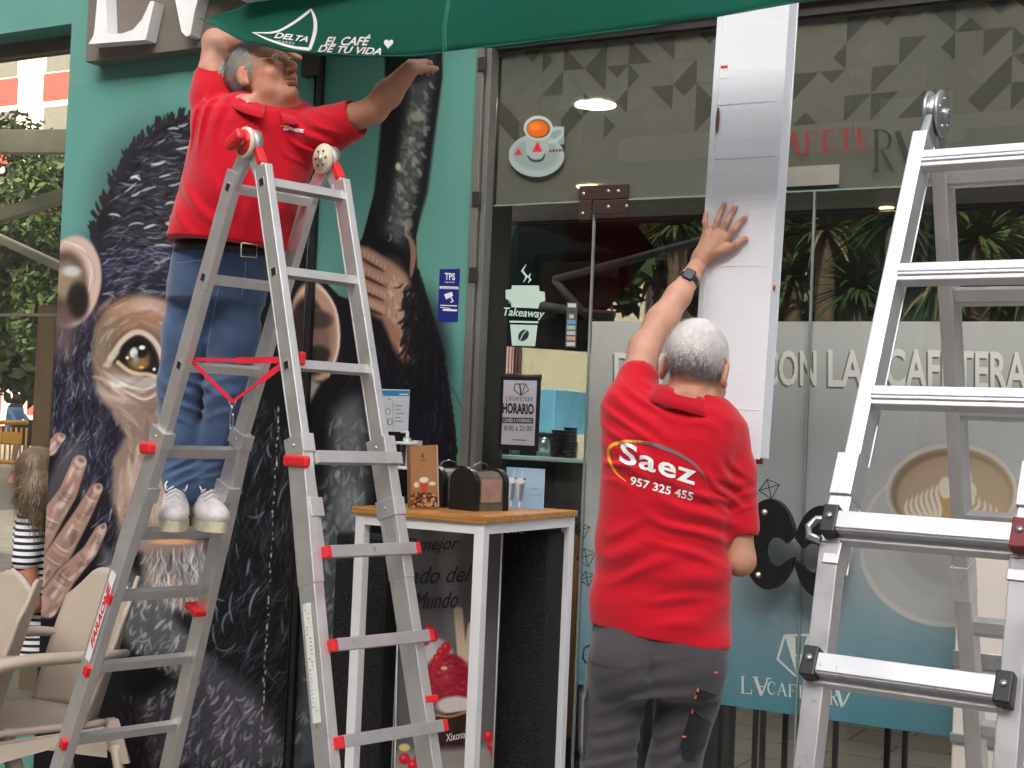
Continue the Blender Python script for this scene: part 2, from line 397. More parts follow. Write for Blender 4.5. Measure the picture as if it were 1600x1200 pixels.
# classical serif capitals as strokes on a unit box (x right, y up): (x0,y0,x1,y1,width)
SERIF = {
 'L': [(.2, 0, .2, 1, .13), (.05, .98, .38, .98, .04), (.05, .02, .8, .02, .05), (.8, 0, .86, .28, .05)],
 'A': [(.05, 0, .48, 1, .05), (.46, 1, .88, 0, .14), (.2, .36, .7, .36, .04), (-.02, .01, .2, .01, .03), (.7, .01, 1.02, .01, .03)],
 'Y': [(.08, 1, .5, 0, .14), (.5, 0, .94, 1, .05), (-.02, .99, .28, .99, .03), (.74, .99, 1.04, .99, .03), (.26, .62, .76, .62, .03)],
 'C': [(.86, .75, .82, .9, .05), (.82, .9, .55, 1, .05), (.55, 1, .25, .88, .09), (.25, .88, .12, .5, .13), (.12, .5, .25, .12, .13), (.25, .12, .55, 0, .09), (.55, 0, .86, .16, .05)],
 'F': [(.2, 0, .2, 1, .13), (.05, .98, .8, .98, .04), (.8, 1, .84, .75, .04), (.2, .52, .62, .52, .04), (.62, .62, .62, .42, .03), (.05, .02, .38, .02, .04)],
 'E': [(.2, 0, .2, 1, .13), (.05, .98, .8, .98, .04), (.8, 1, .84, .76, .04), (.2, .52, .62, .52, .04), (.62, .62, .62, .42, .03), (.05, .02, .82, .02, .04), (.82, 0, .9, .26, .04)],
 'T': [(.48, 0, .48, 1, .13), (.03, .98, .93, .98, .04), (.04, 1, .02, .76, .04), (.92, 1, .94, .76, .04), (.32, .02, .66, .02, .04)],
 'R': [(.2, 0, .2, 1, .12), (.05, .98, .5, .98, .05), (.5, .98, .76, .88, .08), (.76, .88, .8, .72, .11), (.8, .72, .7, .56, .09), (.7, .56, .2, .5, .04), (.42, .5, .9, .02, .13), (.05, .02, .38, .02, .04), (.82, .02, 1.02, .02, .04)],
}
def serif_items(word, p0, p1, h, adv=1.12, widths=None):
    p0 = np.array(p0, float); p1 = np.array(p1, float); n = len(word); ex = (p1-p0)/(n*adv-(adv-1)); hv = np.array(h if isinstance(h, (tuple, list)) else (0, -h), float)
    hl = np.linalg.norm(hv); el = np.linalg.norm(ex); out = []
    for i, ch in enumerate(word):
        for x0, y0, x1, y1, w in SERIF.get(ch, []):
            a = p0+ex*(i*adv+x0)+hv*y0; b = p0+ex*(i*adv+x1)+hv*y1
            out.append(lineit([a, b], max(w*min(el*1.3, hl), .5)))
    return out
# ------------------------------------------------------------------ signed-distance modelling (bodies, clothes, soft things)
def nrm(v): v = np.asarray(v, float); return v/np.linalg.norm(v)
def frame(fw, up=(0, 0, 1)):
    """columns: person's right, forward, up"""
    f = nrm(fw); r = nrm(np.cross(f, up)); u = np.cross(r, f); return np.stack([r, f, u], 1)
def bounds(px0, px1, py0, py1, d0, d1, pad=.03):
    a = [PD(x, y, d) for x in (px0, px1) for y in (py0, py1) for d in (d0, d1)]; return np.min(a, 0)-pad, np.max(a, 0)+pad
class Field:
    def __init__(s, lo, hi, h):
        s.lo = np.array(lo, float); s.h = h; s.n = np.ceil((np.array(hi)-s.lo)/h).astype(int)+1; s.S = np.full(tuple(s.n), 1., np.float32); s.log = []
    def reg(s, lo, hi):
        a = np.clip(np.floor((np.array(lo)-s.lo)/s.h).astype(int), 0, s.n-1); b = np.clip(np.ceil((np.array(hi)-s.lo)/s.h).astype(int)+1, 1, s.n)
        if (b <= a).any(): return None
        g = [(s.lo[i]+s.h*np.arange(a[i], b[i])).astype(np.float32) for i in range(3)]
        return tuple(slice(a[i], b[i]) for i in range(3)), g[0][:, None, None], g[1][None, :, None], g[2][None, None, :]
    def op(s, fn, lo, hi, k=.01, mode='u'):
        pad = k+3*s.h; r = s.reg(np.array(lo)-pad, np.array(hi)+pad)
        if r is None: return
        sl_, X, Y, Z = r; b = fn(X, Y, Z); a = s.S[sl_]
        if mode == 'u': t = np.clip(.5+.5*(a-b)/k, 0, 1); s.S[sl_] = a*(1-t)+b*t-k*t*(1-t)
        else:
            b = -b if mode == 's' else b
            t = np.clip(.5-.5*(a-b)/k, 0, 1); s.S[sl_] = a*(1-t)+b*t+k*t*(1-t)
    def cone(s, p, q, r1, r2, k=.01, mode='u'):
        p = np.asarray(p, float); q = np.asarray(q, float); d = q-p; L = max(d@d, 1e-9); m = max(r1, r2)
        def fn(X, Y, Z):
            t = np.clip(((X-p[0])*d[0]+(Y-p[1])*d[1]+(Z-p[2])*d[2])/L, 0, 1)
            return np.sqrt((X-p[0]-t*d[0])**2+(Y-p[1]-t*d[1])**2+(Z-p[2]-t*d[2])**2)-(r1+(r2-r1)*t)
        s.op(fn, np.minimum(p, q)-m, np.maximum(p, q)+m, k, mode)
    def chain(s, pts, rs, k=.012, mode='u'):
        for i in range(len(pts)-1): s.cone(pts[i], pts[i+1], rs[i], rs[i+1], k, mode)
    def ell(s, c, r, M=None, k=.01, mode='u'):
        c = np.asarray(c, float); r = np.asarray(r, float); M = np.eye(3) if M is None else M; m = r.max()
        def fn(X, Y, Z):
            x, y, z = X-c[0], Y-c[1], Z-c[2]
            u = (x*M[0, 0]+y*M[1, 0]+z*M[2, 0]); v = (x*M[0, 1]+y*M[1, 1]+z*M[2, 1]); w = (x*M[0, 2]+y*M[1, 2]+z*M[2, 2])
            k0 = np.sqrt((u/r[0])**2+(v/r[1])**2+(w/r[2])**2); k1 = np.sqrt((u/r[0]**2)**2+(v/r[1]**2)**2+(w/r[2]**2)**2)+1e-9
            return k0*(k0-1)/k1
        s.op(fn, c-m, c+m, k, mode)
    def loft(s, rows, M, k=.01, mode='u', e=2.3, wob=None):
        """rows (z, cx, cy, a, b): stacked rounded sections, lateral axis M[:,0], depth axis M[:,1]"""
        R_ = np.array(rows, float); R_ = R_[np.argsort(R_[:, 0])]; m = R_[:, 3:5].max()
        def fn(X, Y, Z):
            z = Z.ravel(); cx, cy, a, b = [np.interp(z, R_[:, 0], R_[:, i])[None, None, :] for i in (1, 2, 3, 4)]
            x, y = X-cx, Y-cy; u = (x*M[0, 0]+y*M[1, 0]); v = (x*M[0, 1]+y*M[1, 1])
            q = (np.abs(u/a)**e+np.abs(v/b)**e)**(1/e); d = (q-1)*np.minimum(a, b)*.9
            if wob is not None: d = d+wob(u, v, Z)
            return np.maximum(d, np.maximum(R_[0, 0]-Z, Z-R_[-1, 0]))
        lo = [R_[:, 1].min()-m, R_[:, 2].min()-m, R_[0, 0]]; hi = [R_[:, 1].max()+m, R_[:, 2].max()+m, R_[-1, 0]]
        s.op(fn, lo, hi, k, mode)
    def wrinkle(s, c, R_, d, lam, amp, bend=None, ph=0.):
        c = np.asarray(c, float); d = nrm(d); b = nrm(bend if bend is not None else np.cross(d, [.3, .5, .8])); r = s.reg(c-R_, c+R_)
        if r is None: return
        sl_, X, Y, Z = r; x, y, z = X-c[0], Y-c[1], Z-c[2]; u = x*d[0]+y*d[1]+z*d[2]; v = x*b[0]+y*b[1]+z*b[2]; q = np.sqrt(x*x+y*y+z*z)/R_
        w = np.clip(1-q, 0, 1); w = w*w*(3-2*w); t = 2*math.pi*u/lam+ph+1.3*np.sin(v*2.2/R_+ph)+.9*np.sin(v*5.1/R_+u*9); f = np.sin(t); s.S[sl_] += (amp*w*(f-.35*f*f+.3*np.sin(1.7*t+v*11))).astype(np.float32)
    def half(s, p, n, k=.003):
        """keep the side of the plane the normal points away from"""
        n = nrm(n); p = np.asarray(p, float); s.op(lambda X, Y, Z: (X-p[0])*n[0]+(Y-p[1])*n[1]+(Z-p[2])*n[2], s.lo, s.lo+s.n*s.h, k, 'i')
    def mesh(s, name):
        S = s.S; h = s.h; ins = S < 0; cnt = np.zeros(tuple(s.n-1), np.int8)
        sl8 = [(slice(i, S.shape[0]-1+i), slice(j, S.shape[1]-1+j), slice(k, S.shape[2]-1+k)) for i in (0, 1) for j in (0, 1) for k in (0, 1)]
        for q in sl8: cnt += ins[q]
        act = np.argwhere((cnt > 0) & (cnt < 8)); idx = np.full(cnt.shape, -1, np.int64); idx[tuple(act.T)] = np.arange(len(act))
        cor = np.array([(i, j, k) for i in (0, 1) for j in (0, 1) for k in (0, 1)])
        val = np.stack([S[tuple((act+c).T)] for c in cor], 1)
        acc = np.zeros((len(act), 3)); num = np.zeros(len(act))
        for a in range(8):
            for b in range(a+1, 8):
                if abs(cor[a]-cor[b]).sum() != 1: continue
                va, vb = val[:, a], val[:, b]; m = (va < 0) != (vb < 0); t = np.where(m, va/(va-vb+1e-12), 0)
                acc += np.where(m[:, None], cor[a]+(cor[b]-cor[a])*t[:, None], 0); num += m
        vert = s.lo+(act+acc/num[:, None])*h; quads = []
        for ax in range(3):
            u, v = [(1, 2), (2, 0), (0, 1)][ax]
            n0 = [slice(None)]*3; n1 = [slice(None)]*3; n0[ax] = slice(0, -1); n1[ax] = slice(1, None)
            e = ins[tuple(n0)] != ins[tuple(n1)]; P = np.argwhere(e); P = P[(P[:, u] > 0) & (P[:, v] > 0) & (P[:, u] < s.n[u]-1) & (P[:, v] < s.n[v]-1)]
            if not len(P): continue
            du = np.zeros(3, int); du[u] = 1; dv = np.zeros(3, int); dv[v] = 1
            c = [idx[tuple((P-o).T)] for o in (0*du, du, du+dv, dv)]; q = np.stack(c, 1)
            fl = ins[tuple(P.T)]; q = np.where(fl[:, None], q, q[:, ::-1]); quads.append(q)
        q = np.concatenate(quads); q = q[(q >= 0).all(1)]
        me = bpy.data.meshes.new(name); me.vertices.add(len(vert)); me.vertices.foreach_set('co', vert.astype(np.float32).ravel())
        me.loops.add(q.size); me.loops.foreach_set('vertex_index', q.ravel().astype(np.int32)); me.polygons.add(len(q))
        me.polygons.foreach_set('loop_start', (np.arange(len(q))*4).astype(np.int32)); me.polygons.foreach_set('loop_total', np.full(len(q), 4, np.int32))
        me.update(calc_edges=True); me.polygons.foreach_set('use_smooth', [True]*len(q)); return me, vert

SKIN = np.array(s2l((190, 142, 118)))
def paint(vert, base, spots):
    """spots: (centre, radius, colour, strength)"""
    c = np.tile(np.asarray(base, float), (len(vert), 1))
    for p, r, col, st in spots:
        r = np.asarray(r, float); d = np.sqrt((((vert-np.asarray(p))/r)**2).sum(1)); w = np.clip(1.25-d, 0, 1)**1.5*st; w = np.clip(w, 0, 1)[:, None]
        c = c*(1-w)+np.asarray(col)*w
    return c
def head(F, o, M, k=.008, sc=1.0):
    """head-local metres: x person's right, y forward, z up"""
    W = lambda x, y, z: np.asarray(o)+M@(np.array([x, y, z])*sc)
    E = lambda c, r, k=.008, mode='u', rx=0, rz=0: F.ell(W(*c), np.array(r)*sc, M@np.array(Matrix.Rotation(RX(rz), 3, 'Z')@Matrix.Rotation(RX(rx), 3, 'X')), k, mode)
    E((0, -.018, .042), (.076, .097, .082), .02); E((0, .028, -.01), (.064, .072, .088), .03); E((0, .035, -.07), (.054, .058, .044), .03)
    E((0, .082, -.093), (.024, .022, .02), .02); E((0, .082, .032), (.052, .02, .014), .012)
    for s in (-1, 1):
        E((s*.031, .104, .006), (.017, .016, .012), .008, 's'); E((s*.031, .083, .006), (.0135, .0135, .0135), .003)
        E((s*.031, .090, .016), (.019, .008, .006), .005, rz=-s*8); E((s*.031, .089, -.006), (.017, .008, .005), .006)
        E((s*.043, .066, -.03), (.026, .026, .024), .02); E((s*.053, .03, -.06), (.02, .035, .03), .02)
        E((s*.014, .108, -.033), (.0095, .011, .008), .005)
        E((s*.081, -.008, -.004), (.009, .019, .033), .004, rx=-12, rz=s*18); E((s*.09, -.002, .002), (.005, .009, .016), .003, 's', rx=-10, rz=s*18)
        E((s*.083, .0, -.03), (.008, .009, .011), .004)
    F.cone(W(0, .094, .016), W(0, .124, -.026), .010*sc, .0125*sc, .01); E((0, .122, -.03), (.012, .011, .010), .006)
    for s in (-1, 1): E((s*.0075, .118, -.041), (.004, .006, .003), .002, 's')
    E((0, .099, -.058), (.026, .012, .0065), .005); E((0, .097, -.070), (.022, .013, .0075), .005); E((0, .111, -.0635), (.028, .012, .0018), .002, 's')
    E((0, .092, -.082), (.02, .01, .004), .006, 's')
    return W
def strands(name, m, parent, pts, nrms, L, w, flow, rng, curl=.25, jit=.3):
    """hair: thin tapered blades rooted at pts; each leans from the normal towards flow(p)"""
    vs = []; fs = []
    for p, n in zip(pts, nrms):
        d = nrm(np.asarray(flow(p))+n*.45+np.array([rng.gauss(0, jit) for _ in range(3)])); side = nrm(np.cross(d, n)+1e-6); l = rng.uniform(*L); b = len(vs); q = p.copy()
        for i, ww in enumerate((1, .8, .45)):
            vs += [q-side*w*ww/2, q+side*w*ww/2]; d = nrm(d-n*curl*.5*(i+.3)); q = q+d*l/3
        vs.append(q); fs += [(b, b+1, b+3, b+2), (b+2, b+3, b+5, b+4), (b+4, b+5, b+6)]
    me = bpy.data.meshes.new(name); me.from_pydata([tuple(v) for v in vs], [], fs); me.update()
    return link(name, me, m, parent)
def scatter(me_v, mask_fn, n, rng, me):
    nn = np.array([tuple(v.normal) for v in me.vertices]); k = [i for i in range(len(me_v)) if mask_fn(me_v[i])]
    if not k: return [], []
    ch = [rng.choice(k) for _ in range(n)]; return [me_v[i]+np.array([rng.gauss(0, .0015) for _ in range(3)]) for i in ch], [nn[i] for i in ch]
def hand_free(F, wrist, d, nml, side, curl=.35, sc=1.0):
    """generic relaxed hand: wrist point, direction d, palm normal nml (towards which the fingers curl), thumb on +side*cross"""
    d = nrm(d); nml = nrm(nml-d*(np.dot(nml, d))); s = nrm(np.cross(d, nml))*side
    P = lambda a, b, c: np.asarray(wrist)+(d*a+s*b+nml*c)*sc
    for b in (-.028, -.01, .01, .028): F.cone(P(.015, b*.6, 0), P(.085, b, 0), .014*sc, .0115*sc, .012)
    for b, L, r in ((.030, .072, .0088), (.011, .08, .009), (-.009, .075, .0088), (-.027, .058, .0078)):
        a = P(.09, b, 0); c1 = curl; p = a; dd = d
        for j, f in enumerate((.45, .32, .23)):
            c1 = curl*(j+.6); dd = nrm(d*math.cos(c1)+nml*math.sin(c1)); q = p+dd*L*f*sc; F.cone(p, q, r*sc*(1-.06*j), r*sc*(.96-.06*j), .003); p = q
    a = P(.02, .026, .006); b_ = P(.055, .052, .014); c_ = P(.085, .06, .022); F.cone(a, b_, .014*sc, .011*sc, .012); F.cone(b_, c_, .0105*sc, .009*sc, .004)
# ------------------------------------------------------------------ the street
TEAL = s2l((92, 147, 137))
def ground_fn(nt, b, tc):
    br = nt.nodes.new('ShaderNodeTexBrick'); br.inputs['Scale'].default_value = 1; br.inputs['Brick Width'].default_value = .6; br.inputs['Row Height'].default_value = .4
    br.inputs['Mortar Size'].default_value = .008; br.inputs[1].default_value = (.27, .25, .22, 1); br.inputs[2].default_value = (.22, .205, .18, 1); br.inputs[3].default_value = (.1, .095, .09, 1)
    g = nt.nodes.new('ShaderNodeNewGeometry'); nt.links.new(g.outputs['Position'], br.inputs['Vector']); nt.links.new(br.outputs[0], b.inputs['Base Color'])
m_ground = mat('paving', (.25, .23, .2), .8, var=.1, fn=ground_fn)
struct(MB().face([(-120, -120, GZ), (120, -120, GZ), (120, 120, GZ), (-120, 120, GZ)]).build('ground', m_ground))

m_teal = mat('teal paint', TEAL, .5, var=.05, vs=3, bump=.05, bs=300)
m_grey = mat('grey metal', s2l((118, 118, 112)), .45, metal=.3, var=.08)
m_dgrey = mat('dark grey metal', s2l((62, 60, 58)), .45, metal=.4)
m_black = mat('black plastic', (.012, .012, .014), .4)
m_white = mat('white paint', (.78, .78, .76), .4, var=.03)
m_conc = mat('upper render', (.45, .42, .38), .9, var=.1, vs=2)
m_glass = glass_mat('shop glass')
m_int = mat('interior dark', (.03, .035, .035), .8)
m_ceil = mat('interior ceiling', (.35, .34, .3), .8)

XW, XM, XP = -5.463, -5.463, -3.054      # window edge, mural left edge, pilaster
XG0, XG1, XD, XS, XE = -3.0, -2.98, -2.512, -1.606, 2.5
ZT, ZH = 2.345, 3.0
bld = thing('cafe_building', 'teal fronted cafe building with painted wall and wide glass shopfront', 'building', (0, 0, 0))
w = MB()
w.box((XW, 0, GZ), (XP, .28, 3.6)); w.box((-14, 0, 3.362), (XW, .28, 3.6)); w.box((-14, 0, GZ), (XW, .28, -.17)); w.box((-14, 0, -.17), (-7.6, .28, 3.362))
w.build('wall', m_teal, bld)
w = MB(); w.box((-5.45, .0, 3.6), (14, 4.7, 4.4)); w.box((-14, 0, 3.6), (-5.45, .28, 4.4)); w.box((XP, .0, ZH+.05), (14, .28, 3.6)); w.build('upper_wall', m_conc, bld)
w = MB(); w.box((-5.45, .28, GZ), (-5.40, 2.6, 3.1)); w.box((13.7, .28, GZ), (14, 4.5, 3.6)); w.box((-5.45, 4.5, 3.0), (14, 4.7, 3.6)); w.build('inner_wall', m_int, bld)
for x in (-3.35, 1.5, 4.5): MB().box((x, 4.52, GZ), (x+.06, 4.6, 3.0)).build('rear_post', m_dgrey, bld)
w = MB(); w.box((-5.40, .28, 3.02), (13.7, 4.5, 3.1)); w.build('ceiling', m_ceil, bld)
MB().box((XP, .07, GZ), (XP+.02, .30, ZH)).build('jamb', m_dgrey, bld)
# left window
m_rg = glass_mat('dimming rear glass', (.42, .42, .40), .03)  # dark tint added to dim the sunlit view behind the cafe
MB().box((-5.40, 4.55, GZ), (1.5, 4.556, 3.0)).build('rear_glass', m_rg, bld); MB().box((1.56, 4.55, GZ), (13.6, 4.556, 3.0)).build('rear_glass', m_rg, bld)
m_wf = mat('window frame brown', s2l((98, 92, 82)), .5)
f = MB(); f.box((-7.6, .16, 3.29), (XW, .24, 3.362)); f.box((XW-.05, .16, -.17), (XW, .24, 3.29)); f.box((-7.6, .16, -.17), (XW-.05, .24, -.11))
wn_ = f.build('window_frame', m_wf, bld, bevel=.003); m_wg = glass_mat('window glass', (.78, .77, .72), .10)
MB().box((-7.6, .195, -.11), (XW-.05, .201, 3.29)).build('window_pane', m_wg, wn_)
f = MB(); f.box((-7.6, .185, 1.9), (XW-.05, .193, 1.915)); f.build('glazing_bar', m_wf, wn_)
# pilaster of the shopfront
p = MB(); p.box((XP, -.02, GZ), (XP+.036, .06, ZH)); p.box((XP+.040, -.005, GZ), (XG0+.01, .06, ZH)); pl = p.build('door_frame', m_grey, bld, bevel=.003)
for z in (ZT+.02, 2.05, ZH-.07, .5):
    MB().box((XP+.012, -.028, z-.03), (XP+.05, -.018, z+.03)).build('frame_clamp', m_dgrey, pl, bevel=.003)
p = MB(); p.box((XG0, .03, ZH), (XE, .09, ZH+.05)); p.build('top_rail', m_dgrey, bld)
# fixed panes and doors
MB().box((XG1, .05, ZT+.004), (XD+1.04, .062, ZH)).build('transom_glass', m_glass, bld)
MB().box((XD+1.045, .05, ZT+.004), (XE, .062, ZH)).build('transom_glass', m_glass, bld)
MB().box((XG1, .05, GZ+.02), (XD-.004, .062, ZT-.002)).build('side_glass', m_glass, bld)
d1 = MB().box((XD, .05, GZ+.02), (XS-.004, .062, ZT-.002)).build('door', m_glass, bld)
d2 = MB().box((XS+.004, .05, GZ+.02), (XE, .062, ZT-.002)).build('door', m_glass, bld)
for x in (XD, XS):                                  # polished glass edges
    MB().box((x-.0035, .049, GZ+.02), (x+.0035, .063, ZT)).build('glass_edge', mat('glass edge', (.22, .25, .24), .2), bld)
MB().box((XG1, .048, ZT-.002), (XE, .064, ZT+.004)).build('glass_edge', mat('glass edge', (.1, .1, .1), .2), bld)
# patch fitting
m_bronze = mat('bronze fitting', s2l((78, 62, 58)), .35, metal=.5)
a, b_ = PY(908, 290, .05), PY(982, 322, .05)
pf = MB(); pf.box((a[0], .035, ZT+.004), (b_[0], .05, ZT+.062)); pf.box((a[0], .035, ZT-.075), (XD-.006, .05, ZT+.004)); pf.box((XD+.004, .033, ZT-.055), (b_[0], .05, ZT+.0))
pfo = pf.build('hinge_plate', m_bronze, d1, bevel=.002)
for x, z in ((a[0]+.02, ZT+.03), (a[0]+.13, ZT+.035), (b_[0]-.04, ZT+.033), (a[0]+.02, ZT-.05), (XD+.07, ZT-.028), (XD+.15, ZT-.028)):
    MB().lathe((x, .034, z), [(.007, 0), (.007, .003), (.003, .004)], 10, (0, -1, 0)).build('screw', mat('screw steel', (.6, .6, .6), .3, metal=.9), pfo)
# C shaped pull handles
def pull(cx, cz, side, parent):
    rx, rz = .098, .165; pts = []
    for k in range(41): t = RX(14+side*0+(332)*k/40); pts.append((rx*math.cos(t), rz*math.sin(t)))
    for k in range(25): t = RX(-38-(284)*k/24); pts.append((.030+.045*math.cos(t), -.025+.052*math.sin(t)))
    P3 = [(cx+side*x, -.02, cz+z) for x, z in pts]
    h = MB().prism(P3, (0, -.035, 0)).build('door_handle', mat('black lacquer', (.010, .010, .011), .32, var=.05, bump=.04, bs=150), parent, bevel=.004)
    for dx, dz in ((-.02, .115), (-.035, -.115)):
        MB().lathe((cx+side*dx, -.052, cz+dz), [(.012, -.01), (.012, .006), (.007, .011), (.0, .012)], 12, (0, -1, 0)).build('bolt', mat('brass bolt', (.7, .62, .45), .3, metal=.9), h)
        MB().lathe((cx+side*dx, .05, cz+dz), [(.01, 0), (.01, .075)], 10, (0, -1, 0)).build('standoff', mat('screw steel', (.6, .6, .6), .3, metal=.9), h)
c1 = PY(1203, 850, -.04); c2 = PY(1284, 862, -.04)
pull(c1[0], c1[2], 1, d1); pull(c2[0], c2[2], -1, d2)

# transom printed film and its triangles
m_tf = film_mat('transom film', .80, col=s2l((106, 105, 95)))
m_tri = film_mat('triangle print', .7, col=s2l((76, 76, 69)))
m_tri2 = film_mat('triangle print pale', .5, col=s2l((122, 120, 109)))
tf = MB().box((XG1, .066, ZT+.006), (XE, .067, ZH)).build('transom_film', m_tf, bld)
r2 = random.Random(5); t1, t2 = MB(), MB(); cs = .098; x = XG1; col = 0
while x < .4:
    for k in range(6):
        z1 = ZH-.01-k*cs; z0 = z1-cs
        if z0 < ZT+.2: continue
        keep = (1, 1, 1, 1, .8, .45)[k]
        if r2.random() > keep: continue
        c = [(x, z0), (x+cs, z0), (x+cs, z1), (x, z1)]; q = r2.choice(((0, 1, 2), (1, 2, 3), (2, 3, 0), (3, 0, 1), (0, 1, 4), (1, 2, 4), (2, 3, 4), (3, 0, 4)))
        mid = (x+cs/2, (z0+z1)/2); c.append(mid); (t1 if r2.random() < .7 else t2).face([(c[i][0], .0645, c[i][1]) for i in q])
    x += cs
t1.build('triangle_print', m_tri, tf); t2.build('triangle_print', m_tri2, tf)

# lower frosted film
FT, FB = 1.862, .413
m_ff = film_mat('frosted film', .84, grad=[(.41, s2l((84, 146, 162))), (.72, s2l((134, 168, 180))), (1.05, s2l((186, 190, 192))), (1.86, s2l((190, 190, 186)))])
ff = MB().box((XD+.004, .066, FB), (XS-.003, .067, FT)).build('frosted_film', m_ff, bld)
ff2 = MB().box((XS+.003, .066, FB), (.2, .067, FT)).build('frosted_film', m_ff, bld)
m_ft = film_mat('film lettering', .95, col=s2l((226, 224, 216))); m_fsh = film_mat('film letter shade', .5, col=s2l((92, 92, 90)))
Y6 = onY(.0645); Y6b = onY(.0655)
def words(body, x0, x1, yb0, yb1, h, sh=0, bold=.02): v, f = text2d(body, bold=bold); return (map_quad(v, (x0, yb0), (x1, yb1), h), f)
big = [words('CON', 1190, 1276, 603, 603, 56), words('LA', 1294, 1350, 604, 605, 58), words('CAFETERA', 1384, 1606, 606, 612, 62), words('DISFRUTA', 960, 1172, 600, 603, 50)]
px_mesh(big, Y6, 'film_lettering', m_ft, ff2)
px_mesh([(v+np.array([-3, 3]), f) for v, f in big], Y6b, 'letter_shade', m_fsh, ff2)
m_lg = film_mat('logo white', .97, col=s2l((232, 236, 232)))
# pentagon logo and name
lg = [lineit([(1226, 993), (1264, 992), (1281, 1028), (1243, 1056), (1215, 1030), (1226, 993)], 4), polyit([(1226, 993), (1243, 996), (1244, 1052)]), lineit([(1264, 992), (1245, 1052)], 4), lineit([(1243, 1024), (1256, 1025)], 3)]
lg += serif_items('L', (1156, 1083), (1178, 1085), 27); lg += [lineit([(1180, 1058), (1190, 1087)], 5), lineit([(1200, 1060), (1190, 1087)], 2.5), lineit([(1183, 1072), (1196, 1073)], 1.5), lineit([(1176, 1058), (1185, 1058)], 1.5), lineit([(1196, 1060), (1206, 1060)], 1.5)]
lg += serif_items('CAFETE', (1198, 1084), (1296, 1097), 20); lg += [lineit([(1309, 1078), (1316, 1105)], 5), lineit([(1328, 1081), (1316, 1105)], 2.5)] + serif_items('R', (1296, 1101), (1310, 1103), 26)
px_mesh(lg, Y6, 'film_logo', m_lg, ff2)
m_lk = film_mat('logo dark', .85, col=(.02, .02, .02))
for cx, cy, s in ((1202, 765, 16), (909, 830, 13), (916, 872, 15), (917, 905, 12)):
    pts = [(cx-s, cy+s*.1), (cx-.2*s, cy-s), (cx+s, cy-.5*s), (cx+.2*s, cy+.9*s)]
    px_mesh([lineit(pts+[pts[0]], 1.6), lineit([pts[0], pts[2]], 1.3), lineit([pts[1], pts[3]], 1.3)], Y6, 'film_emblem', m_lk, ff)
# latte on a saucer, printed on the film
cv = Canvas(1320, 650, 1640, 1010, (140, 142, 142))
cv.ell(1482, 850, 142, 130, (176, 176, 172), soft=.01); cv.ell(1484, 848, 136, 124, (156, 157, 154), soft=.02); cv.ell(1488, 838, 112, 100, (146, 147, 145), soft=.05); cv.ell(1490, 835, 88, 80, (128, 129, 128), soft=.1)
cv.ell(1487, 768, 103, 76, (178, 178, 172), soft=.012); cv.ell(1488, 770, 96, 70, (158, 122, 82), soft=.012); cv.ell(1486, 772, 94, 68, (92, 80, 58), soft=.08)
cv.ell(1490, 778, 88, 66, (150, 122, 92), soft=.05); cv.ell(1492, 770, 78, 52, (152, 128, 104), soft=.3)
cv.poly([(1470, 812), (1466, 770), (1480, 745), (1500, 770), (1486, 815)], (165, 118, 66), .8, 4)
for k in range(7):
    x_, y_ = 1418+8*k, 780-4*k; cv.stroke([(x_, y_), (x_-3, y_+14), (x_+3, y_+26+2*k), (x_+(1470-x_)*.45, y_+(820-y_)*.85), (1472, 822)], 5.5, (206, 198, 180), .95)
    x_, y_ = 1556-9*k, 792-5*k
    if k < 5: cv.stroke([(x_, y_), (x_+1, y_+12), (x_-6, y_+20), (x_-(x_-1482)*.5, y_+(820-y_)*.85), (1482, 822)], 5.5, (200, 192, 174), .9)
cv.ell(1478, 762, 11, 17, (200, 192, 174), soft=.1); cv.ell(1516, 768, 10, 14, (196, 188, 170), soft=.1); cv.ell(1512, 748, 7, 14, (196, 188, 170), soft=.1)
cv.a = cv.a*.74+np.array((150, 151, 149))*.26
m_latte = film_mat('latte print', .93, vcol=True)
A0 = PY(1340, 990, .06); A1 = PY(1492, 660, .06); A2 = PY(1640, 660, .06)
sheet('coffee_print', cv, A0[0], PY(1640, 800, .06)[0], PY(1480, 985, .06)[2], PY(1480, 690, .06)[2], .0652, .003, m_latte, ff2,
      inside=lambda px, py, X, Z: (((px-1482)/143)**2+((py-850)/131)**2 < 1) | (((px-1487)/104)**2+((py-768)/77)**2 < 1), gain=1.45)
# stickers on the doors ------------------------------------------------
m_red = mat('sticker red', s2l((150, 26, 34)), .5); m_lett = film_mat('grey lettering', .8, col=s2l((48, 50, 46)))
px_mesh(serif_items('AFETE', (1228, 243), (1362, 234), 36), onY(.044), 'red_lettering', m_red, bld)
px_mesh(serif_items('R', (1362, 268), (1398, 268), 66)+[lineit([(1402, 205), (1424, 266)], 9), lineit([(1444, 206), (1424, 266)], 4)], onY(.044), 'grey_lettering', m_lett, bld)
q0 = PY(1218, 262, .044); q1 = PY(1311, 288, .044)
MB().box((q0[0], .042, q1[2]), (q1[0], .044, q0[2])).build('blank_plate', mat('plate', s2l((128, 126, 116)), .6), bld)

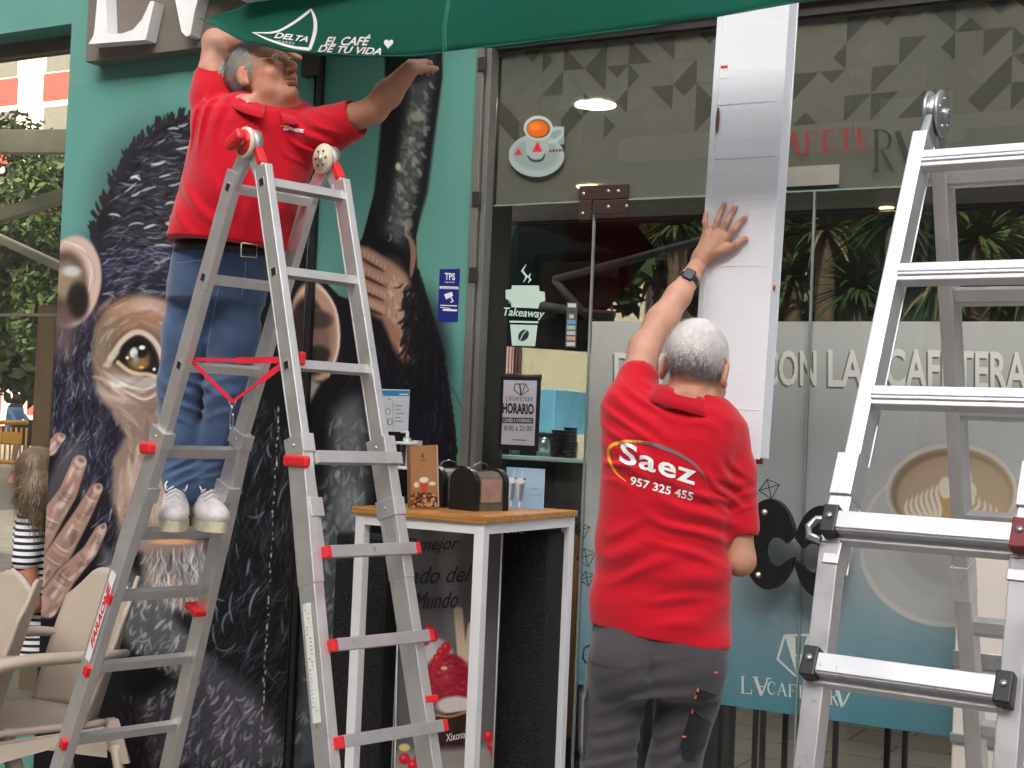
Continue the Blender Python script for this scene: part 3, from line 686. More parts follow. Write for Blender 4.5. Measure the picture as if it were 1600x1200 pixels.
# take-away cup decal
m_dec = film_mat('decal green white', .96, col=s2l((186, 210, 198)))
Yd = onY(.046)
it = [polyit([(800, 446), (842, 446), (843, 455), (851, 456), (852, 470), (843, 473), (841, 482), (799, 480), (798, 470), (790, 467), (790, 453), (799, 452)]),
      polyit([(796, 501), (841, 502), (841, 505), (796, 504)]), ]
cup = [(797, 507), (840, 508), (836, 541), (800, 540)]
bean = ellpts(818, 524, 10, 7.5, 20, rot=-50)
it.append(polyit(cup))
it += [lineit([(822, 413), (816, 423), (823, 432), (818, 441)], [1, 4, 4, 1]), lineit([(829, 427), (826, 433), (829, 437), (825, 442)], [1, 3, 3, 1])]
v, f = text2d('Takeaway', bold=.015, shear=.3); it.append((map_quad(v, (787, 497), (851, 501), 17), f))
dec = px_mesh(it, Yd, 'takeaway_sticker', m_dec, None); tag(dec, 'pale green takeaway cup sticker with steam on the glass left of the door', 'sticker')
px_mesh([polyit(bean)], onY(.0455), 'bean', mat('decal dark', (.01, .02, .02), .5), dec)
px_mesh([lineit([(813, 531), (817, 522), (823, 516)], 1.6)], onY(.045), 'bean_groove', m_dec, dec)
# payment sticker strip
ps = px_mesh([polyit([(886, 472), (902, 473), (900, 543), (883, 542)])], Yd, 'payment_sticker', mat('sticker dark', (.08, .09, .09), .5), None)
tag(ps, 'narrow strip of small payment card logos stuck on the door glass', 'sticker')
for i, c in enumerate(((205, 208, 200), (70, 72, 72), (185, 190, 185), (90, 150, 190), (150, 170, 170), (170, 175, 175), (190, 150, 120), (195, 198, 195))):
    y = 474+i*8.6; w_ = 6.5 if i not in (1, 2) else 3.5; cx = 893.5-i*.25
    px_mesh([polyit([(cx-w_, y), (cx+w_, y+.3), (cx+w_, y+6.3), (cx-w_, y+6)])], onY(.0455), 'card_logo', mat('card%d' % i, s2l(c), .5), ps)
# espresso cup decal on the transom
cv = Canvas(790, 170, 890, 285, (110, 122, 120))
cv.ell(838, 243, 43, 33, (126, 140, 138), soft=.03); cv.ell(838, 241, 36, 25, (112, 124, 122), soft=.15)
cv.poly([(820, 200), (860, 200), (857, 238), (846, 248), (830, 247), (822, 238)], (124, 138, 134), 1, 1.5)
cv.stroke([(862, 203), (876, 200), (879, 210), (868, 220), (860, 222)], 5, (134, 148, 144), 1, taper=False)
cv.ell(841, 200, 22.5, 19, (150, 162, 158), soft=.03); cv.ell(841, 201, 18.5, 15, (70, 50, 30), soft=.05); cv.ell(840, 201, 17, 13, (176, 84, 22), soft=.1); cv.ell(836, 198, 9, 6, (206, 118, 44), .6, .5)
cv.stroke([(824, 243), (832, 251), (846, 250), (852, 240)], 3.5, (36, 36, 36)); cv.poly([(840, 221), (847, 237), (832, 237)], (178, 28, 34)); cv.poly([(810, 231), (815, 242), (804, 242)], (170, 28, 34))
for k in range(5): cv.ell(860+k*5, 236-k*.4, 2, 2, ((120, 40, 30), (60, 40, 30))[k % 2], 1, .3)
a, b_ = PY(793, 283, .044), PY(886, 172, .044)
cupd = sheet('espresso_cup_sticker', cv, a[0], b_[0], a[2], b_[2], .046, .0025, film_mat('cup print', .97, vcol=True), None,
      inside=lambda px, py, X, Z: (((px-838)/44)**2+((py-243)/34)**2 < 1) | (((px-841)/23.5)**2+((py-200)/20)**2 < 1) | ((px > 858) & (px < 882) & (py > 197) & (py < 226)), gain=1.5)
tag(cupd, 'sticker of a white espresso cup on a saucer high on the glass above the door', 'sticker')
# opening-hours sign
hs = thing('opening_hours_sign', 'framed opening hours sheet hanging inside the glass above the counter', 'sign', PY(810, 645, .03))
def pxbox(name, x0, y0, x1, y1, Y, th, m, parent, bev=.002):
    a, b = PY(x0, y1, Y), PY(x1, y0, Y); return MB().box((a[0], Y, a[2]), (b[0], Y+th, b[2])).build(name, m, parent, bevel=bev)
pxbox('frame', 777.5, 588, 844, 702, .028, .012, mat('sign frame', (.012, .012, .015), .35), hs)
pxbox('paper', 783, 595, 839, 694, .0265, .001, mat('sign paper', s2l((186, 184, 194)), .6, var=.04), hs, 0)
m_ink = mat('ink', (.008, .008, .012), .6)
def ptext(body, x0, y0, x1, y1, h, Y, m, parent, name='lettering', bold=.0, shear=0, space=1.): v, f = text2d(body, bold=bold, shear=shear, space=space); return px_mesh([(map_quad(v, (x0, y0), (x1, y1), h), f)], onY(Y), name, m, parent)
ptext('HORARIO', 785, 646, 834, 648, 17, .0257, m_ink, hs, bold=.04); px_mesh([polyit([(785, 652), (833, 653), (833, 662), (785, 661)])], onY(.0258), 'band', m_ink, hs)
ptext('LUNES A DOMINGO', 787, 659.5, 831, 660.5, 6, .0253, mat('sign paper', (1, 1, 1)), hs, bold=.03); ptext('8:00 a 21:00', 788, 672.5, 831, 673.5, 8, .0257, m_ink, hs)
px_mesh([lineit([(805, 600), (822, 600), (826, 610), (814, 618), (803, 609), (805, 600)], 1.4), lineit([(812, 600), (814, 617)], 2), lineit([(821, 601), (815, 616)], 1.2)]+serif_items('LYCAFETERY', (791, 626), (833, 627), 6.5), onY(.0257), 'emblem', m_ink, hs)
px_mesh([lineit([(801, 687), (823, 688)], 1)], onY(.0257), 'small_print', m_ink, hs)

# TPS camera warning sign
tp = thing('security_sign', 'small blue plastic camera warning sign on the teal wall by the shop frame', 'sign', PY(701, 462, -.004))
m_blue = mat('sign blue', s2l((28, 36, 120)), .4, var=.03); m_sw = mat('sign white', (.75, .76, .8), .5, var=0)
def quad(pts, Y, name, m, parent): return px_mesh([polyit(pts)], onY(Y), name, m, parent)
a, b_ = PY(684, 503, -.004), PY(719, 420, -.004); MB().box((a[0], -.006, a[2]), (b_[0], -.002, b_[2])).build('panel', m_blue, tp)
quad([(687, 447), (716, 448), (716, 452), (687, 451)], -.0068, 'band', m_sw, tp)
ptext('TPS', 695, 437, 711, 438, 11, -.0068, m_sw, tp, bold=.03); ptext('seguridad', 695, 442.5, 710, 443, 3.5, -.0068, m_sw, tp)
ptext('ZONA VIDEOVIGILADA', 689, 451, 714, 451.5, 2.5, -.0072, m_blue, tp)
px_mesh([polyit([(694, 460), (706, 456), (708, 462), (697, 468)]), lineit([(704, 463), (708, 471), (704, 472)], 2), lineit([(688, 477), (714, 478)], 1.5), lineit([(692, 484), (714, 485)], 3), lineit([(688, 480), (704, 482)], 1)], onY(-.0068), 'camera_symbol', m_sw, tp)
# hygiene notice sheet on the mural
nt_ = thing('notice_sheet', 'white notice sheet with blue header stuck on the mural above the soap bottle', 'notice', PY(612, 640, -.01))
pxbox('sheet', 584, 609, 640, 673, -.008, .003, mat('notice paper', s2l((205, 212, 216)), .5), nt_, 0)
quad([(584, 609.5), (640, 610.5), (640, 619), (584, 618)], -.009, 'header', mat('notice blue', s2l((42, 130, 184)), .5), nt_)
m_pg = mat('print grey', s2l((96, 104, 112)), .6, var=0)
its = [lineit([(617, y), (617+rnd.uniform(8, 18), y+.2)], 1) for y in (634, 640, 646, 652, 658)]+[lineit(ellpts(x, y, 4, 5, 10)+ellpts(x, y, 4, 5, 10)[:1], .9) for x, y in ((606, 643), (591, 642), (603, 659), (609, 659), (592, 660))]+[lineit([(614, 626), (614, 666)], .6), lineit([(606, 623), (611, 624)], 1.2)]
px_mesh(its, onY(-.009), 'print', m_pg, nt_); px_mesh([lineit([(586, 614), (597, 614.4)], 2.4), lineit([(624, 616), (638, 616.4)], 2)], onY(-.0098), 'header_print', m_sw, nt_)

# ------------------------------------------------------------------ the painted chimpanzee
def mural():
    c = Canvas(20, 120, 760, 1340, (92, 147, 137)); R1 = random.Random(11); BK = (17, 17, 20)
    head_ = [(304, 176), (285, 182), (262, 190), (246, 198), (232, 212), (214, 222), (204, 236), (194, 250), (188, 266), (178, 284), (170, 298), (162, 322), (152, 340), (147, 362), (148, 380), (140, 400), (60, 520), (40, 700), (20, 1340), (760, 1340), (720, 820), (712, 700), (705, 640), (697, 590), (690, 545), (676, 500), (664, 460), (652, 420), (650, 372), (662, 300), (676, 220), (694, 96), (604, 96), (598, 200), (585, 300), (566, 372), (548, 400), (560, 440), (552, 470), (530, 462), (508, 440), (492, 418), (478, 372), (470, 300), (440, 230), (380, 190)]
    # yellowish outer rim, then the dark mass
    c.poly([(x-2.5 if x < 300 else x+2, y-2) for x, y in head_], (128, 150, 96), .55, 2); c.poly(head_, BK, 1, 1.2)
    for i in range(90):                                             # fringe of hair tips round the crown
        seg = [(304, 176), (246, 198), (204, 236), (178, 284), (152, 340), (147, 385)]; t = R1.random()*4.999; k = int(t); u = t-k
        x = seg[k][0]*(1-u)+seg[k+1][0]*u; y = seg[k][1]*(1-u)+seg[k+1][1]*u
        a = math.atan2(y-470, x-330)+R1.uniform(.1, .9); l = R1.uniform(8, 17); c.stroke([(x+4, y+4), (x+math.cos(a)*l*.5, y+math.sin(a)*l*.5), (x+math.cos(a)*l, y+math.sin(a)*l-2)], R1.uniform(3, 6), (34, 34, 38))
    for i in range(60):
        seg = [(652, 420), (664, 460), (676, 500), (690, 545), (697, 590), (705, 640), (712, 700)]; t = R1.random()*5.999; k = int(t); u = t-k
        x = seg[k][0]*(1-u)+seg[k+1][0]*u; y = seg[k][1]*(1-u)+seg[k+1][1]*u; c.stroke([(x-5, y-10), (x+1, y), (x+2, y+12)], 4, (24, 34, 32))
    # large tonal masses
    c.ell(250, 330, 90, 120, (50, 48, 54), .8, .6); c.ell(210, 420, 90, 60, (44, 42, 62), .7, .6); c.ell(140, 620, 60, 170, (44, 42, 56), .7, .5); c.ell(230, 640, 60, 90, (44, 40, 62), .6, .5)
    c.ell(590, 720, 90, 260, (14, 14, 18), .7, .5); c.ell(655, 620, 45, 120, (32, 20, 52), .6, .6); c.ell(660, 560, 40, 90, (12, 12, 14), .8, .5)
    # fur
    crown = [(300, 180), (215, 225), (165, 320), (150, 400), (170, 460), (262, 460), (300, 300)]
    W1 = [(138, 150, 160), (104, 110, 124), (170, 184, 190), (84, 84, 108), (70, 70, 84)]; D1 = [(20, 20, 24), (30, 28, 34), (60, 56, 70), (44, 44, 52)]
    c.fur(420, crown, lambda x, y: -35+(x-160)*.15+(y-190)*.12, (12, 30), (2, 5), D1, (.4, .8), R1); c.fur(420, crown, lambda x, y: -38+(x-150)*.3+(y-190)*.1, (8, 24), (.8, 2.2), W1, (.25, .7), R1); c.fur(26, crown, lambda x, y: -38+(x-150)*.3, (14, 30), (2.4, 4.2), [(178, 196, 200), (206, 214, 216)], (.7, 1), R1)
    c.fur(90, [(150, 380), (262, 385), (262, 462), (160, 470)], lambda x, y: -10, (10, 26), (1, 2.4), [(120, 124, 150), (150, 160, 176), (84, 84, 120)], (.4, .9), R1)
    side = [(90, 500), (150, 440), (150, 560), (190, 640), (240, 720), (190, 860), (100, 700), (80, 680)]
    c.fur(520, side, lambda x, y: 96 if y < 640 else 112, (12, 40), (1, 3), W1+[(80, 74, 120), (60, 56, 96)], (.3, .85), R1); c.fur(300, side, lambda x, y: 100, (10, 34), (2, 5), D1, (.4, .8), R1)
    body = [(380, 560), (470, 700), (500, 1200), (300, 1200), (330, 960), (320, 880), (372, 700)]
    c.fur(700, body, lambda x, y: 102 if y < 900 else 122, (12, 34), (.7, 1.8), [(84, 90, 100), (64, 68, 80), (110, 118, 126)], (.25, .6), R1, .15); c.fur(420, body, lambda x, y: 100+14*math.sin(x*.03+y*.012) if y < 900 else 125, (14, 50), (1, 3.4), [(70, 74, 84), (96, 106, 116), (50, 50, 62), (36, 38, 46)], (.2, .55), R1, .25); c.fur(36, body, lambda x, y: 100+20*math.sin(x*.04+y*.012), (20, 52), (1.4, 3.6), [(120, 140, 150), (150, 168, 172)], (.4, .8), R1, .3)
    c.fur(260, [(520, 480), (700, 560), (710, 830), (620, 830), (560, 640)], lambda x, y: 88, (18, 50), (1, 3), [(44, 40, 66), (30, 44, 48), (70, 80, 90), (18, 18, 22)], (.2, .6), R1)
    # left ear
    c.ell(112, 440, 46, 72, (196, 170, 158), 1, .06, 8); c.ell(98, 452, 37, 60, (70, 56, 50), .95, .18, 8); c.ell(104, 438, 26, 30, (150, 132, 112), .9, .4); c.ell(112, 424, 14, 8, (200, 205, 206), .8, .5); c.ell(122, 470, 17, 30, (34, 30, 28), .95, .3); c.ell(96, 520, 22, 40, (120, 100, 98), .6, .5)
    for k in range(6): c.stroke([(96+k*5, 376+k*2), (128+k*3, 388+k*4), (143+k, 420+k*3), (138, 456)], 2.5, R1.choice(((230, 222, 214), (206, 160, 140), (150, 140, 138))), .7)
    c.poly([(60, 120), (95, 120), (95, 372), (60, 372)], (92, 147, 137), 0)
    # face
    face = [(196, 466), (222, 460), (262, 470), (300, 500), (300, 640), (280, 760), (262, 860), (206, 862), (186, 820), (174, 780), (176, 720), (196, 680), (172, 640), (150, 610), (144, 560), (150, 510), (170, 480)]
    c.poly(face, (138, 120, 108), 1, 5); c.ell(215, 490, 50, 26, (176, 132, 108), .8, .5); c.ell(200, 512, 46, 20, (120, 88, 70), .6, .5); c.ell(230, 478, 26, 10, (200, 186, 176), .5, .5); c.ell(166, 540, 18, 50, (120, 108, 86), .6, .5)
    c.ell(190, 610, 34, 22, (196, 176, 166), .8, .5); c.ell(225, 590, 44, 15, (176, 176, 172), .8, .5); c.ell(186, 600, 20, 6, (228, 224, 220), .8, .5)
    c.fur(260, [(150, 480), (262, 468), (300, 520), (300, 640), (262, 840), (190, 840), (196, 680), (150, 600)], lambda x, y: math.degrees(math.atan2(y-556, x-216))+90 if y < 640 else 78, (14, 44), (3, 9), [(212, 192, 178), (176, 140, 118), (116, 90, 76), (92, 74, 64), (228, 216, 206), (186, 150, 138), (150, 140, 132)], (.15, .42), R1, .15)
    # eye
    c.ell(214, 552, 43, 33, (84, 66, 54), .9, .3, -8); c.poly([(166, 570), (186, 540), (214, 520), (236, 526), (250, 552), (254, 588), (226, 588), (200, 570), (184, 566)], (34, 26, 22), 1, 2.5)
    c.stroke([(172, 560), (194, 530), (216, 519), (238, 530), (252, 556), (256, 590)], 9, (206, 190, 176), .95, False, 1.5); c.stroke([(178, 556), (196, 535), (216, 524), (234, 534), (246, 556), (250, 584)], 2.2, (90, 66, 54), .9, False)
    c.ell(214, 555, 24, 23, (22, 18, 17), 1, .12); c.ell(216, 560, 19, 18, (98, 74, 50), 1, .25); c.ell(218, 568, 13, 9, (146, 116, 70), .8, .5); c.ell(220, 549, 11, 10, (20, 18, 18), .9, .2); c.ell(209, 551, 6, 8, (220, 226, 230), .95, .3, 15); c.ell(212, 560, 4, 8, (150, 160, 166), .7, .5); c.ell(222, 543, 5, 3.4, (236, 240, 240), 1, .3); c.ell(199, 559, 2.6, 2.6, (230, 230, 226), 1, .3)
    c.ell(221, 574, 4, 2, (230, 196, 90), .9, .4); c.ell(241, 577, 2.6, 2.4, (226, 230, 230), 1, .3)
    c.stroke([(184, 566), (196, 576), (210, 583), (232, 585), (248, 590)], 6, (214, 186, 160), .95, False, 1.5); c.poly([(160, 572), (178, 548), (190, 532), (186, 552), (170, 575)], (196, 186, 168), .9, 2)
    for k in range(5): c.stroke([(182+k*4, 592+k*6), (214+k*3, 600+k*8), (240, 596+k*7), (258, 576+k*8)], 4-k*.4, R1.choice(((224, 220, 216), (120, 104, 98), (176, 160, 154))), .75, soft=1.4)
    for k in range(16):
        t = k/15; c.stroke([(176+t*30, 626+t*40), (206+t*24, 650+t*44), (226+t*14, 690+t*60)], R1.uniform(2, 6), R1.choice(((204, 178, 168), (150, 128, 120), (92, 76, 70), (184, 160, 150))), .55, soft=1.6)
    for k in range(40):
        y = R1.uniform(660, 840); x = R1.uniform(184, 262); c.stroke([(x, y), (x-4, y+20), (x-2, y+42)], R1.uniform(3, 8), R1.choice(((206, 190, 176), (170, 148, 134), (196, 164, 148), (140, 118, 104), (216, 206, 194))), .35, soft=2)
    c.ell(226, 770, 36, 44, (208, 180, 166), .55, .5); c.ell(206, 830, 22, 30, (150, 124, 110), .6, .5)
    for k in range(60): c.ell(R1.uniform(186, 230), R1.uniform(790, 850), 1.2, 1.2, (210, 200, 190), .6, .4)
    # mouth, chin and white beard
    c.poly([(222, 842), (320, 842), (330, 880), (322, 960), (226, 950)], (150, 132, 124), .9, 8); c.ell(270, 846, 34, 5, (226, 164, 124), .9, .4); c.ell(250, 880, 26, 24, (120, 104, 98), .6, .5); c.ell(256, 905, 30, 16, (186, 156, 138), .6, .5)
    c.fur(260, [(226, 860), (332, 842), (336, 940), (228, 940)], lambda x, y: 96-(x-280)*.15, (14, 46), (1, 2.6), [(222, 226, 226), (184, 192, 196), (120, 130, 138), (60, 62, 68)], (.4, .95), R1)
    # four fingers holding the face
    def finger(pts, ws, nail):
        n = len(pts)
        for i in range(n-1):
            for s_ in range(14):
                t = s_/14; x = pts[i][0]*(1-t)+pts[i+1][0]*t; y = pts[i][1]*(1-t)+pts[i+1][1]*t; w_ = ws[i]*(1-t)+ws[i+1]*t; c.ell(x, y, w_/2+2, w_/2+2, (44, 34, 32), .4, .12)
        for i in range(n-1):
            for s_ in range(16):
                t = s_/16; x = pts[i][0]*(1-t)+pts[i+1][0]*t; y = pts[i][1]*(1-t)+pts[i+1][1]*t; w_ = ws[i]*(1-t)+ws[i+1]*t; c.ell(x, y, w_/2, w_/2, (156, 126, 114), .9, .15)
                c.ell(x-w_*.12, y-w_*.1, w_*.26, w_*.3, (206, 180, 170), .25, .5)
        for i in range(n-1):
            dx, dy = pts[i+1][0]-pts[i][0], pts[i+1][1]-pts[i][1]; L_ = math.hypot(dx, dy); nx, ny = -dy/L_, dx/L_
            for s_ in range(10):
                t = R1.random(); x = pts[i][0]+dx*t; y = pts[i][1]+dy*t; w_ = (ws[i]*(1-t)+ws[i+1]*t)*R1.uniform(-.38, .3); c.stroke([(x+nx*w_-dx/L_*9, y+ny*w_-dy/L_*9), (x+nx*w_*1.1, y+ny*w_*1.1), (x+nx*w_+dx/L_*9, y+ny*w_+dy/L_*9)], R1.uniform(3, 7), R1.choice(((232, 218, 212), (214, 186, 176), (96, 76, 72), (130, 104, 98))), R1.uniform(.3, .6), soft=2)
            for s_ in range(int(L_/9)):
                t = s_/(L_/4); x = pts[i][0]+dx*t; y = pts[i][1]+dy*t; w_ = (ws[i]*(1-t)+ws[i+1]*t)*.42
                c.stroke([(x-nx*w_, y-ny*w_), (x+dx/L_*2.5, y+dy/L_*2.5), (x+nx*w_, y+ny*w_)], R1.uniform(1.2, 3), R1.choice(((226, 210, 202), (110, 84, 76), (184, 156, 146), (84, 64, 58), (216, 180, 160))), R1.uniform(.25, .7))
        c.ell(*nail, (196, 172, 160), .95, .15, 30); c.ell(nail[0]+1, nail[1]-3, nail[2]*.6, nail[3]*.4, (96, 74, 66), .7, .4, 30)
    c.ell(100, 745, 20, 60, (96, 96, 104), .7, .4, 25)
    finger([(92, 684), (78, 704)], [17, 18], (96, 684, 6, 7)); finger([(124, 722), (106, 770), (80, 810), (50, 860)], [23, 28, 34, 42], (126, 722, 9, 9))
    finger([(150, 765), (128, 806), (98, 856), (60, 920)], [19, 26, 34, 44], (153, 764, 7, 9)); finger([(158, 828), (140, 862), (104, 900), (70, 950)], [17, 22, 30, 38], (160, 826, 6, 9))
    # forearms: pale brushed bands
    c.poly([(160, 850), (200, 880), (330, 1030), (300, 1075), (200, 1010), (150, 920)], (92, 94, 96), .9, 8); c.fur(220, [(160, 860), (200, 885), (330, 1035), (305, 1070), (210, 1000)], lambda x, y: 120, (8, 24), (2, 5), [(150, 152, 154), (186, 188, 190), (110, 112, 116), (84, 86, 88)], (.3, .75), R1)
    c.poly([(330, 1030), (400, 1080), (470, 1200), (230, 1200), (210, 1100)], (78, 76, 84), .85, 12); c.fur(260, [(330, 1040), (400, 1090), (470, 1200), (240, 1200), (230, 1090)], lambda x, y: 118, (8, 26), (2, 5), [(150, 150, 160), (190, 192, 196), (110, 108, 124), (84, 82, 94)], (.3, .7), R1)
    c.poly([(60, 1000), (180, 1020), (240, 1200), (60, 1200)], (30, 26, 34), .8, 10); c.fur(60, [(170, 1060), (240, 1090), (300, 1180), (190, 1190)], lambda x, y: 80, (10, 24), (2, 5), [(90, 66, 52), (120, 92, 76), (60, 54, 64)], (.3, .6), R1)
    # neck light band right of the pole
    c.poly([(520, 640), (560, 620), (580, 760), (556, 900), (520, 1020), (500, 1200), (462, 1200), (470, 1000), (505, 800)], (78, 82, 86), .9, 12); c.fur(200, [(520, 640), (566, 640), (580, 760), (556, 900), (520, 1000), (500, 1150), (466, 1150), (500, 850)], lambda x, y: 100, (10, 26), (3, 8), [(140, 146, 150), (178, 182, 186), (104, 110, 114)], (.2, .55), R1, .5)
    c.ell(550, 670, 24, 50, (120, 122, 124), .5, .6); c.ell(545, 790, 20, 40, (170, 172, 172), .4, .6)
    # right ear
    c.ell(492, 518, 38, 78, (176, 140, 122), 1, .06, -6); c.ell(484, 526, 30, 62, (40, 32, 30), .95, .12, -6); c.ell(500, 522, 22, 40, (132, 104, 92), .8, .35, -6); c.ell(500, 500, 20, 14, (62, 52, 48), .9, .35); c.ell(498, 554, 18, 14, (40, 34, 32), .9, .35)
    for k in range(5): c.stroke([(460+k*3, 470-k*4), (492, 452-k*3), (520+k, 480), (526+k, 540), (512, 590)], 2.4, R1.choice(((226, 206, 194), (190, 150, 130))), .7)
    c.poly([(458, 600), (480, 590), (500, 600), (478, 640), (462, 650)], (180, 168, 156), .8, 3)
    # raised arm and hand on the far side
    c.poly([(604, 96), (694, 96), (668, 300), (640, 400), (590, 372), (584, 320)], (30, 30, 32), 1, 3); c.poly([(640, 130), (676, 120), (650, 300), (628, 380), (604, 360)], (86, 88, 90), .85, 8)
    c.fur(170, [(640, 130), (676, 120), (650, 300), (628, 390), (604, 360)], lambda x, y: 60, (6, 16), (3, 7), [(122, 124, 122), (150, 152, 148), (96, 98, 98), (190, 192, 170)], (.2, .5), R1, .5); c.ell(652, 182, 12, 8, (176, 178, 156), .7, .4); c.ell(622, 260, 4, 6, (210, 206, 180), 1, .3); c.ell(638, 350, 7, 9, (170, 172, 150), .6, .4)
    hand = [(560, 388), (574, 386), (606, 404), (636, 430), (650, 470), (640, 520), (632, 565), (610, 530), (596, 500), (572, 486), (558, 450)]
    c.poly(hand, (140, 104, 84), 1, 4); c.ell(622, 462, 20, 50, (176, 150, 130), .7, .5, -10); c.ell(628, 540, 14, 30, (150, 110, 86), .6, .4, -25)
    for a_, b2 in (((562, 392), (600, 416)), ((562, 418), (602, 440)), ((564, 444), (600, 462)), ((570, 470), (598, 484))):
        c.stroke([a_, ((a_[0]+b2[0])/2, (a_[1]+b2[1])/2-2), b2], 17, (160, 124, 104), .85, False, 3)
        c.stroke([(a_[0]+2, a_[1]+11), ((a_[0]+b2[0])/2, (a_[1]+b2[1])/2+10), (b2[0], b2[1]+8)], 5, (30, 22, 20), .85, soft=2)
        for k in range(7): t = k/6; x = a_[0]+(b2[0]-a_[0])*t; y = a_[1]+(b2[1]-a_[1])*t; c.stroke([(x-1, y-6), (x+2, y), (x, y+6)], 2, (206, 182, 166), .55)
    c.fur(90, [(600, 420), (640, 440), (645, 510), (630, 555), (606, 500)], lambda x, y: 75, (8, 20), (1.5, 4), [(206, 184, 166), (120, 88, 72), (176, 146, 126)], (.3, .6), R1); c.stroke([(638, 366), (646, 392), (642, 434)], 9, (150, 116, 92), .9)
    c.fur(120, [(628, 440), (656, 430), (680, 520), (660, 600), (636, 570)], lambda x, y: 110, (14, 34), (3, 7), [(12, 12, 14), (26, 22, 30)], (.6, .9), R1)
    # worn seam of chipped paint
    y = 640
    while y < 1200:
        x = 436-(y-640)*.055+R1.uniform(-1.5, 1.5); c.ell(x, y, R1.uniform(.5, 1.3), R1.uniform(1, 5), (214, 206, 190), .9, .3); y += R1.uniform(4, 16)
    c.poly([(352, 700), (366, 690), (378, 770), (362, 790)], (168, 188, 172), .9, 2)
    # fine brush grain everywhere
    g = np.random.RandomState(3).normal(0, 1, c.a.shape[:2]); g = (g+np.roll(g, 1, 0)+np.roll(g, 2, 0)+np.roll(g, 1, 1))/4
    dark = 1-np.clip(c.a.mean(2)/255, 0, 1)
    c.a *= (1+g*(.006+.085*np.clip((dark-.5)/.3, 0, 1)))[..., None]
    return c
cvm = mural()
def mur_in(px, py, X, Z): return np.ones(X.shape, bool)
m_mural = mat('mural paint', (0, 0, 0), .6, var=0, vcol=True, bump=.08, bs=120, spec=.18)
sheet('mural_painting', cvm, XM+.003, XP-.003, GZ+.01, 3.05, -.004, .0042, m_mural, bld)
# dark gap with a downpipe through the mural
gp = PY(491, 300, -.03)
pp = MB().box((gp[0]-.013, -.03, GZ), (gp[0]+.012, -.006, 3.05)); pp.build('shutter_guide', mat('guide black', (.012, .012, .012), .4), bld)
p2 = MB().tube([(gp[0]-.03, -.02, GZ), (gp[0]-.028, -.02, 1.5), (gp[0]-.03, -.02, 3.05)], .005, 8); tag(p2.build('cable', m_black), 'thin black cable running down the mural beside the dark gap', 'cable')
# dark shade frame high on the wall, under the awning
tag(MB().box((-3.95, -.05, 2.95), (-3.85, -.01, 3.6)).build('awning_bracket', m_dgrey), 'dark metal bracket on the wall behind the awning', 'bracket')
# ------------------------------------------------------------------ shop sign with raised letters
sg = thing('shop_sign', 'brown shop sign panel with large raised white letters, top left', 'sign', (-5, -.1, 3.3))
a = PY(133, 97, -.10); MB().box((a[0], -.10, a[2]), (-2.2, -.002, 4.3)).build('panel', mat('sign brown', s2l((112, 104, 96)), .55, var=.05, bump=.05), sg, bevel=.003)
m_let = mat('letter white', (.8, .8, .8), .35, var=.02)
def letter(pts, name='letter'): P = [PY(x, y, -.17) for x, y in pts]; MB().prism(P, (0, .066, 0)).build(name, m_let, sg, bevel=.002)
letter([(148, -140), (152, 0), (148, 44), (146, 56), (138, 69), (228, 62), (241, 2), (235, 2), (222, 30), (208, 46), (192, 52), (176, 53), (168, 50), (166, 0), (170, -140)])
letter([(250, -90), (272, -12), (284, 50), (291, 56), (297, 54), (304, 20), (330, -80), (318, -80), (299, -8), (290, -40), (280, -90)])
# ------------------------------------------------------------------ awning
YA = -1.40
AW = thing('awning', 'green fabric awning with white coffee logo hanging from a white casing', 'awning', (-2, YA, 2.8))
ax = [318, 322, 335, 350, 380, 450, 560, 650, 700, 870, 1120, 1190, 1250, 1330, 1500, 1700]; ay = [31, 33, 40, 48, 65, 83, 92, 92, 86, 65, 33, 17, 7, -1, -18, -38]
us = np.concatenate([np.linspace(318, 420, 26), np.linspace(424, 1700, 150)]); N = 14; vs = []; fs = []
casZ = PY(500, 4, YA)[2]
for i, u in enumerate(us):
    yb = np.interp(u, ax, ay); B = PY(u, yb, YA); yt = np.interp(u, [318, 375, 400], [31, 12, -6])
    T = PY(u, yt, YA) if u < 400 else np.array([B[0], YA, 2.86])
    for j in range(N+1):
        t = j/N; P = B*(1-t)+T*t; wv = .010*math.sin(P[0]*7.3+1.2*t)*(1-t)+.007*math.sin(P[0]*17+2)*(1-t)**1.5+.02*math.sin(math.pi*t)*math.sin(P[0]*2.1)
        P = P+np.array([0, -wv-.02*(1-t), 0]); vs.append(tuple(P))
for i in range(len(us)-1):
    for j in range(N): k = i*(N+1)+j; fs.append((k, k+N+1, k+N+2, k+1))
me = bpy.data.meshes.new('awning_fabric'); me.from_pydata(vs, [], fs); me.update()
m_awn = cloth('awning fabric', s2l((24, 106, 88)), var=.05, weave=.1, ws=600, folds=.12, fs=3)
_nt = m_awn.node_tree; _o = _nt.nodes['Material Output']; _t = _nt.nodes.new('ShaderNodeBsdfTranslucent'); _t.inputs[0].default_value = (.10, .42, .32, 1); _x = _nt.nodes.new('ShaderNodeMixShader'); _x.inputs[0].default_value = .5; _nt.links.new(_nt.nodes['Principled BSDF'].outputs[0], _x.inputs[1]); _nt.links.new(_t.outputs[0], _x.inputs[2]); _nt.links.new(_x.outputs[0], _o.inputs[0])
fab = link('fabric', me, m_awn, AW, smooth=True); so_ = fab.modifiers.new('s', 'SOLIDIFY'); so_.thickness = .0012; so_.offset = 1
a = PY(377, 14, YA-.03)
MB().box((a[0], YA-.07, 2.80), (4.5, YA+.0, 2.93)).build('casing', mat('casing white', (.78, .78, .77), .35), AW, bevel=.008)
mat('casing grey', s2l((120, 124, 122)), .4, metal=.3)
XL = a[0]+.02
